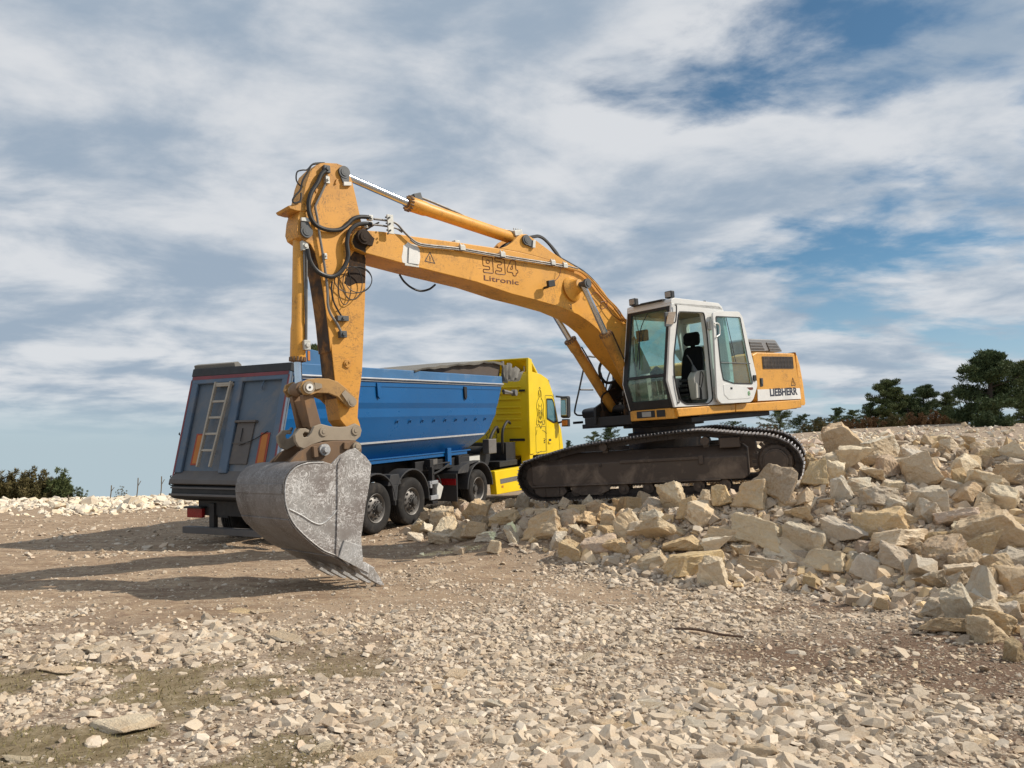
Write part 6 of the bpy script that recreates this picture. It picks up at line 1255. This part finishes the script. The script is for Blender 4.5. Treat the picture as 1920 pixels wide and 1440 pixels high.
# ------------------------------------------------------------------ countless small stones
def chip_shapes(n, seed, zf=.5):
    out = []
    for k in range(n):
        rnd = random.Random(seed + k); bm = bmesh.new(); zz = zf * rnd.uniform(.6, 1.5)
        ax, ay = rnd.uniform(.75, 1.2), rnd.uniform(.5, 1.)
        m_ = rnd.randint(5, 7)
        vs = []
        for lvl in (-1, 1):
            off = rnd.uniform(-.2, .2)
            for i in range(m_):
                a = 2 * math.pi * (i + rnd.uniform(-.3, .3)) / m_; r = rnd.uniform(.75, 1.1) * (.85 if lvl > 0 else 1); vs.append(bm.verts.new((ax * r * math.cos(a) + off, ay * r * math.sin(a), lvl * zz * rnd.uniform(.5, 1.))))
        bmesh.ops.convex_hull(bm, input=vs); bmesh.ops.delete(bm, geom=[v for v in bm.verts if not v.link_faces], context='VERTS'); bmesh.ops.triangulate(bm, faces=bm.faces[:]); bm.verts.index_update()
        out.append((np.array([v.co[:] for v in bm.verts]) * .5, np.array([[v.index for v in f.verts] for f in bm.faces]))); bm.free()
    return out
SHP = chip_shapes(28, 900)
def scatter(name, P, S, label, tones, seed, tilt=.5, sink=.15, zs=1., shapes=SHP):
    rg = np.random.default_rng(seed); n = len(P); k = rg.integers(0, len(shapes), n); V = []; F = []; Cc = []; base = 0
    T = np.array([TONES[t] for t in tones]); tc_ = T[rg.integers(0, len(T), n)] * rg.uniform(.82, 1.12, (n, 1))
    az = rg.uniform(0, 6.283, n); tx = rg.normal(0, tilt, n); ty = rg.normal(0, tilt, n)
    for s in range(len(shapes)):
        idx = np.where(k == s)[0]
        if not len(idx): continue
        v, f = shapes[s]; q = v[None] * S[idx, None, None] * np.array([1, 1, zs]); ca, sa = np.cos(tx[idx])[:, None], np.sin(tx[idx])[:, None]
        x, y, z = q[..., 0], q[..., 1], q[..., 2]; y, z = y * ca - z * sa, y * sa + z * ca
        ca, sa = np.cos(ty[idx])[:, None], np.sin(ty[idx])[:, None]; x, z = x * ca + z * sa, -x * sa + z * ca
        ca, sa = np.cos(az[idx])[:, None], np.sin(az[idx])[:, None]; x, y = x * ca - y * sa, x * sa + y * ca
        q = np.stack([x, y, z], 2) + P[idx][:, None, :]; q[..., 2] += (S[idx] * sink)[:, None]
        V.append(q.reshape(-1, 3)); F.append((f[None] + (np.arange(len(idx)) * len(v))[:, None, None] + base).reshape(-1, 3)); Cc.append(np.repeat(tc_[idx], len(v), 0)); base += len(idx) * len(v)
    V = np.vstack(V); F = np.vstack(F); Cc = np.vstack(Cc); me = bpy.data.meshes.new(name); me.vertices.add(len(V)); me.vertices.foreach_set('co', V.ravel().astype(np.float32))
    me.loops.add(F.size); me.loops.foreach_set('vertex_index', F.ravel().astype(np.int32)); me.polygons.add(len(F)); me.polygons.foreach_set('loop_start', (np.arange(len(F)) * 3).astype(np.int32)); me.update(calc_edges=True); me.polygons.foreach_set('use_smooth', [False] * len(F))
    ca = me.color_attributes.new('tone', 'FLOAT_COLOR', 'POINT'); ca.data.foreach_set('color', np.hstack([Cc, np.ones((len(Cc), 1))]).ravel().astype(np.float32)); me.materials.append(M_['chips'])
    o = bpy.data.objects.new(name, me); C.objects.link(o); return tag(o, label, kind='stuff')
def sample_ground(n, r0, r1, half, seed, power=1.):
    rg = np.random.default_rng(seed); u = rg.random(n); r = (r0 ** (1 - power) + u * (r1 ** (1 - power) - r0 ** (1 - power))) ** (1 / (1 - power)) if power != 1 else r0 * (r1 / r0) ** u
    a = rg.uniform(-half, half, n); return r * np.sin(a), r * np.cos(a), r, rg
# foreground and middle distance: density follows the soil masks
x, y, r, rg = sample_ground(300000, 2.4, 24, R_(46), 5, 1.)
b, br, g = masks(x, y); n_ = fbm(x * .8, y * .8, 71, 3)
lft = sstep(.4, -1.6, x + (n_ - .47) * 3) * sstep(9, 7.5, y); dens = np.clip((1 - b * .80) * (1 - br * .45) * (1 - g * .9) * (.55 + 1.3 * (n_ - .3)) * (1 - .62 * lft * sstep(.52, .42, n_)), .02, 1); keep = rg.random(len(x)) < dens; x, y, r, b, br = x[keep], y[keep], r[keep], b[keep], br[keep]
S = rg.lognormal(0, .62, len(x)) * (.014 + .0042 * r) * (1 - .45 * br) * (1 - .5 * b); S = np.clip(S, .010, .17); big = fbm(x * .6 + 9, y * .6, 5, 2); S *= .72 + 1.0 * np.clip((big - .38) * 3, 0, 1); S *= 1 + .75 * sstep(1.6, .4, np.hypot((x - 1.0) / 1.1, (y - 4.4) / .9)); S = np.clip(S, .012, .2)
P = np.stack([x, y, ground(x, y)], 1); kb = rg.random(len(x)) < br * .7
TONES.update(g1=(.50, .41, .31), g2=(.42, .335, .25), g3=(.60, .51, .41), g4=(.31, .24, .18), g5=(.22, .165, .12), g6=(.48, .37, .275))
scatter('gravel', P[~kb], S[~kb], 'pale angular limestone gravel covering the open ground', ['g1', 'g2', 'g3', 'g4', 'g5', 'g6', 'g1', 'g3'], 6, .30, .04, .62)
TONES.update(bark=(.14, .085, .055), bark2=(.22, .15, .10)); scatter('bark_litter', P[kb], S[kb] * .8, 'dark brown bark chips and soil crumbs strewn over the ground', ['bark', 'bark2', 'bark2', 'tan'], 9, .3, .1, .5)
TONES.pop('bark'); TONES.pop('bark2')
# white rubble strip on the left brow
x, y, r, rg = sample_ground(42000, 18, 46, R_(44), 15, .2); k = (x < -4 + .1 * (y - 20)) & (rg.random(len(x)) < sstep(21, 26, y + 3 * (fbm(x * .3, y * .3, 4, 3) - .5) * 2) * (.35 + .65 * (fbm(x * .5, y * .5, 6, 3) > .45)))
x, y, r = x[k], y[k], r[k]; S = rg.lognormal(0, .5, len(x)) * .15; scatter('rubble', np.stack([x, y, ground(x, y)], 1), S, 'white limestone rubble strewn along the brow of the plateau', ['pale', 'pale', 'cream', 'grey'], 17, .35, .1, .7)
# rubble filling the pile between and behind the blocks; darker tones paint in the shade of the gaps
x, y, r, rg = sample_ground(60000, 6, 36, R_(48), 25, .6); z = ground(x, y, False)
toe = np.interp(x, [-2.6, -1, .8, 1.6, 2.6, 3.6, 4.2, 6], [16.2, 14.3, 12.4, 11.4, 10.2, 10.2, 7, 5.5]); k = (x > -2.2) & (y > toe - .15) & (y < 21 - .15 * (x - 6)) & ~((x < 5.8) & (y > 19)) & ~((x < .2) & (y > 16)); dn = np.clip(1.2 - .03 * (y - 8), .3, 1); k &= rg.random(len(x)) < dn
x, y, z, r = x[k], y[k], z[k], r[k]; S = np.clip(rg.lognormal(0, .5, len(x)) * (.06 + .0045 * r), .03, .30); scatter('pile_rubble', np.stack([x, y, z - .03], 1), S, 'smaller broken limestone filling the big pile between its blocks', ['tan', 'g4', 'grey', 'g2', 'ochre', 'brown', 'g6', 'g1'], 27, .6, .15, 1.)
# far slope at the right behind the pile
x, y, r, rg = sample_ground(36000, 17, 44, R_(46), 35, .4); k = (x > 5) & (y > 19); x, y, r = x[k], y[k], r[k]; k = rg.random(len(x)) < np.clip(1.0 - (y - 19) / (9 + 14 * sstep(.56, .50, x / y)), .14, 1); x, y, r = x[k], y[k], r[k]
S = rg.lognormal(0, .5, len(x)) * .14; scatter('slope_rubble', np.stack([x, y, ground(x, y)], 1), S, 'pale broken stone scattered over the rise behind the pile', ['cream', 'pale', 'tan', 'pink'], 37, .4, .1, .8)
# twigs
M_['twig'] = paint('dry_twig', (.10, .06, .04), .8, (.2, .14, .1), .4, 20)
for k, (a, b_, lab) in enumerate((((1255, 1186), (1395, 1200), 'long dry twig lying on the pinkish slab'), ((985, 960), (1075, 985), 'bent brown branch caught in the blocks below the track nose'), ((1490, 1100), (1560, 1120), 'dry stick on the brown soil before the pile'), ((920, 1010), (975, 1030), 'thin twig among litter before the large tan grey block'))):
    p, q = ground_hit(*a), ground_hit(*b_); up = Vector((0, 0, .035 if k != 1 else .25)); m = MB(); m.tube([p + up, p.lerp(q, .35) + up * 1.4 + Vector((0, .02, 0)), p.lerp(q, .7) + up + Vector((0, -.03, 0)), q + up * .8], .012, 6); o = m.build('twig', M_['twig']); tag(o, lab, 'twig', 'dry twigs')
# grass: short dry tufts, one mass
def grass():
    x, y, r, rg = sample_ground(60000, 2.6, 9.5, R_(44), 45, .8); b, br, g = masks(x, y); k = rg.random(len(x)) < g * .8; x, y, r = x[k], y[k], r[k]; z = ground(x, y); n = len(x)
    a = rg.uniform(0, 6.28, n); h = rg.uniform(.01, .035, n); w_ = .0022 + .0004 * r; lx, ly = rg.normal(0, .02, n), rg.normal(0, .02, n)
    V = np.stack([np.stack([x - w_ * np.cos(a), y - w_ * np.sin(a), z - .005], 1), np.stack([x + w_ * np.cos(a), y + w_ * np.sin(a), z - .005], 1), np.stack([x + lx, y + ly, z + h], 1)], 1).reshape(-1, 3)
    me = bpy.data.meshes.new('grass'); me.from_pydata(V.tolist(), [], np.arange(3 * n).reshape(-1, 3).tolist()); me.materials.append(paint('dry_grass', (.20, .17, .07), .8, (.32, .27, .14), .5, 3, bump=0)); o = bpy.data.objects.new('grass', me); C.objects.link(o); tag(o, 'short dry mossy grass between the foreground stones', kind='stuff')
grass()
# ================================================================== TREES AND SHRUBS
def foliage_mat(name, a, b_, c_):
    m, t, b = principled(name); v = ncoord(t); oi = N(t, 'ShaderNodeObjectInfo'); n1 = nnoise(t, v, 1.2, 4); n2 = nnoise(t, v, 7, 4)
    c = nmix(t, nmap(t, n1, .35, .65), a, b_); c = nmix(t, nmap(t, n2, .5, .7), c, c_); t.links.new(c, b.inputs['Base Color']); b.inputs['Roughness'].default_value = .75; b.inputs['Specular IOR Level'].default_value = .2; return m
M_['pine'] = foliage_mat('pine_needles', (.045, .07, .03), (.08, .11, .045), (.13, .155, .065)); M_['pine2'] = foliage_mat('olive_pine', (.07, .09, .035), (.11, .135, .05), (.15, .17, .07))
M_['scrub'] = foliage_mat('brown_scrub', (.09, .08, .03), (.14, .115, .045), (.18, .14, .07)); M_['redscrub'] = foliage_mat('rusty_scrub', (.14, .07, .03), (.19, .11, .05), (.10, .08, .035)); M_['bark'] = paint('pine_bark', (.06, .045, .035), .9, (.12, .09, .07), .4, 3)
def needles(rg, cen, rad, n, size):
    """n sprays of thin needle-like faces filling blobs"""
    k = rg.integers(0, len(cen), n); d = rg.normal(size=(n, 3)); d /= np.linalg.norm(d, axis=1)[:, None]; p = cen[k] + d * rad[k] * (rg.random((n, 1)) ** .45)
    out = d * .7 + rg.normal(size=(n, 3)) * .6 + np.array([0, 0, .35]); out /= np.linalg.norm(out, axis=1)[:, None]; s = size * rg.uniform(.6, 1.4, (n, 1)); side = np.cross(out, rg.normal(size=(n, 3))); side /= np.linalg.norm(side, axis=1)[:, None] + 1e-9
    return np.stack([p - side * s * .20, p + side * s * .20, p + out * s], 1).reshape(-1, 3)
def plant(name, kind, px, by, hpx, wpx, D, seed, label, cat='tree', mat='pine', dens=1., group=None, shape='pine'):
    d = ray(px, by); p = _o + d * D; H_ = hpx * D / FPX; Wd = wpx * D / FPX; rg = np.random.default_rng(seed); g0 = gz(p.x, p.y); base = Vector((p.x, p.y, min(p.z, max(g0 - .3, p.z - 1.0)))); top = H_ + (p.z - base.z)
    t = bpy.data.objects.new(name, None); C.objects.link(t); t.location = base; tag(t, label, cat, group); rot = rg.uniform(0, 6)
    cen = []; rad = []; m = MB(); low = (p.z - base.z)
    if shape == 'pine':
        lean = rg.uniform(-.06, .06, 2) * H_
        def trunk(t_): return np.array([lean[0] * t_, lean[1] * t_, low * .5 + (top - low * .5) * t_])
        m.cyl((0, 0, 0), tuple(trunk(.5)), .045 * H_, 8, r2=.03 * H_); m.cyl(tuple(trunk(.5)), tuple(trunk(.97)), .03 * H_, 7, r2=.006 * H_)
        nb = int(34 + 10 * dens)
        for k in range(nb):
            t_ = .06 + .92 * (k + rg.random() * .8) / nb; a = rg.uniform(0, 6.283); reach = Wd * .5 * (1.0 - .75 * max(0, (t_ - .35) / .65) ** 1.4) * rg.uniform(.55, 1.08)
            o0 = trunk(t_); e = o0 + np.array([math.cos(a) * reach, math.sin(a) * reach, reach * rg.uniform(-.05, .45)]); mid = (o0 + e) / 2 + np.array([0, 0, -.05 * reach])
            m.cyl(tuple(o0), tuple(mid), .012 * H_, 5, r2=.008 * H_); m.cyl(tuple(mid), tuple(e), .008 * H_, 5, r2=.003 * H_)
            for q in np.linspace(.35, 1.02, 5):
                c = o0 + (e - o0) * q + rg.normal(0, .025 * H_, 3); cen.append(c); rad.append(np.array([1, 1, .5]) * H_ * rg.uniform(.07, .13) * (1.1 - .25 * q))
        cen.append(trunk(.98)); rad.append(np.array([1, 1, 1]) * H_ * .06)
    else:
        for k in range(int(26 * dens)):
            a = rg.uniform(0, 6.283); u = rg.random() ** .6; x_ = Wd * .5 * u * math.cos(a); y_ = Wd * .4 * u * math.sin(a); hh = top * (1 - .42 * u ** 2.4) * rg.uniform(.55, 1.); e = np.array([x_, y_, hh])
            if k % 4 == 0: m.cyl((x_ * .3, y_ * .3, 0), tuple(e * np.array([.9, .9, .8])), .010 * H_, 5, r2=.003 * H_)
            for q in np.linspace(.12, 1., 7): cen.append(np.array([x_ * (.3 + .7 * q), y_ * (.3 + .7 * q), hh * q]) + rg.normal(0, .04 * H_, 3)); rad.append(np.array([1, 1, 1.3]) * H_ * rg.uniform(.07, .12))
    o = m.build('trunk' if shape == 'pine' else 'stem', M_['bark'], t)
    nf = int((60000 if hpx > 110 else 36000 if hpx > 60 else 12000) * dens); V = needles(rg, np.array(cen), np.array(rad), nf, H_ * (.035 if hpx > 60 else .05 if shape == 'pine' else .09))
    me = bpy.data.meshes.new('crown' if shape == 'pine' else 'foliage'); n3 = len(V); me.vertices.add(n3); me.vertices.foreach_set('co', V.ravel().astype(np.float32)); me.loops.add(n3); me.loops.foreach_set('vertex_index', np.arange(n3, dtype=np.int32)); me.polygons.add(n3 // 3); me.polygons.foreach_set('loop_start', np.arange(0, n3, 3, dtype=np.int32)); me.update(calc_edges=True)
    me.materials.append(M_[mat]); c = bpy.data.objects.new(me.name, me); C.objects.link(c); c.parent = t; return t
TG = 'dark pines on the rise behind the pile'
for a in [('pine_tree', 0, 1855, 806, 142, 150, 40, 1, 'biggest dark pine on the rise, standing alone at the right', 'tree', 'pine', .75, TG),
          ('pine_tree', 0, 1925, 790, 110, 70, 48, 2, 'pine cut off by the right picture edge, behind the biggest one', 'tree', 'pine2', .6, TG),
          ('pine_tree', 0, 1672, 794, 80, 92, 52, 3, 'layered pine with a pointed top, left of the middle group', 'tree', 'pine2', 1., TG),
          ('pine_tree', 0, 1735, 794, 70, 96, 54, 4, 'broad rounded dark pine right of the layered one', 'tree', 'pine', 1.1, TG),
          ('pine_tree', 0, 1778, 790, 52, 50, 56, 14, 'lower pine filling the gap beside the biggest one', 'tree', 'pine2', 1.1, TG),
          ('pine_tree', 0, 1632, 796, 40, 64, 52, 41, 'low spreading pine at the left foot of the layered one', 'tree', 'pine', 1.2, TG),
          ('pine_tree', 0, 1704, 794, 50, 70, 53, 42, 'pine joining the layered and the rounded ones', 'tree', 'pine', 1.2, TG),
          ('pine_tree', 0, 1568, 800, 34, 52, 70, 5, 'small round pine left of two in the distance', 'tree', 'pine', 1., TG),
          ('pine_tree', 0, 1600, 802, 32, 44, 70, 6, 'small round pine right of two in the distance', 'tree', 'pine2', 1., TG),
          ('pine_tree', 0, 1462, 806, 38, 84, 62, 7, 'wide pine seen just under the counterweight', 'tree', 'pine2', 1., TG),
          ('pine_tree', 0, 1505, 806, 28, 56, 62, 8, 'small pine right of the wide one under the counterweight', 'tree', 'pine', 1., TG),
          ('pine_tree', 0, 1535, 806, 22, 50, 66, 9, 'lowest pine between the small ones and the counterweight', 'tree', 'pine', 1., TG),
          ('pine_tree', 0, 1375, 812, 22, 64, 60, 10, 'low pine showing over the track, left of the wide one', 'tree', 'pine', 1., TG),
          ('pine_tree', 0, 1146, 828, 30, 46, 60, 11, 'bushy pine seen under the toolbox', 'tree', 'pine', 1., TG),
          ('pine_tree', 0, 1112, 834, 24, 44, 60, 12, 'smaller pine left of the bushy one under the toolbox', 'tree', 'pine2', 1., TG),
          ('pine_tree', 0, 1066, 846, 20, 26, 60, 13, 'tiny pine right beside the yellow truck cab', 'tree', 'pine', 1., TG),
          ('pine_tree', 0, 592, 800, 148, 120, 46, 16, 'green tree top showing over the trailer between rod and stick', 'tree', 'pine2', 1., TG)]:
    plant(*a)
BG = 'low brown shrubs on the left brow'
for a in [('shrub', 0, 26, 934, 54, 90, 38, 21, 'brownish juniper shrub at the left picture edge', 'shrub', 'scrub', 2.4, BG, 'bush'),
          ('shrub', 0, 68, 934, 50, 90, 38, 22, 'olive shrub in the middle of the left clump', 'shrub', 'scrub', 2.4, BG, 'bush'),
          ('shrub', 0, 112, 932, 50, 46, 38, 23, 'dark pointed shrub at the right end of the clump', 'shrub', 'pine2', 2., BG, 'bush'),
          ('shrub', 0, 150, 925, 18, 40, 38, 24, 'low round shrub standing clear of the clump', 'shrub', 'pine2', 1., BG, 'bush'),
          ('shrub', 0, 228, 920, 10, 30, 38, 25, 'tiny brown shrub on the brow, farthest right', 'shrub', 'scrub', 1., BG, 'bush')]:
    plant(*a)
RG = 'rusty brown heath shrubs under the pines'
LB = ['leftmost rusty shrub, behind the track end', 'second rusty shrub, left of the peaked block', 'rusty shrub right behind the peaked block', 'rusty shrub below the layered pine', 'wide rusty shrub between the layered and rounded pines', 'bright rusty shrub below the rounded pine', 'last rusty shrub, left of the biggest pine', 'dark green juniper at the foot of the biggest pine', 'low rusty shrub behind the excavator tracks']
for k, (px, by, h_, w_) in enumerate([(1535, 806, 24, 76), (1590, 806, 22, 70), (1630, 804, 24, 70), (1672, 800, 26, 72), (1715, 798, 26, 70), (1752, 797, 26, 66), (1795, 795, 22, 56), (1858, 808, 38, 84), (1430, 812, 18, 100)]):
    plant('shrub', 0, px, by, h_, w_, 36 if k == 7 else 46, 30 + k, LB[k], 'shrub', 'pine' if k == 7 else ('redscrub' if k % 3 else 'scrub'), 1.3, RG, 'bush')
M_['stalk'] = paint('dry_stalk', (.18, .14, .09), .9, (.1, .08, .05), .4, 20, bump=0)
for k, (px, b0, t0) in enumerate([(256, 918, 896), (301, 917, 893), (206, 924, 910), (126, 950, 928), (148, 952, 930)]):
    p = _o + ray(px, b0) * 30; q = _o + ray(px + (2 if k % 2 else 3), t0) * 30; p.z = min(p.z, gz(p.x, p.y)) - .02; m = MB(); m.tube([p, p.lerp(q, .5) + Vector((.02, 0, 0)), q], .02, 5); m.tube([p.lerp(q, .6), p.lerp(q, .85) + Vector((.12, 0, .02))], .012, 5); o = m.build('dry_stalk', M_['stalk']); tag(o, ['bent dry stalk on the skyline of the brow', 'tallest upright dry stalk on the skyline beside the trailer', 'short dry stalk on the skyline, leftmost of three', 'dry stalk standing in the white rubble, left one', 'dry stalk standing in the white rubble, right one'][k], 'dry stalk', 'dry stalks')
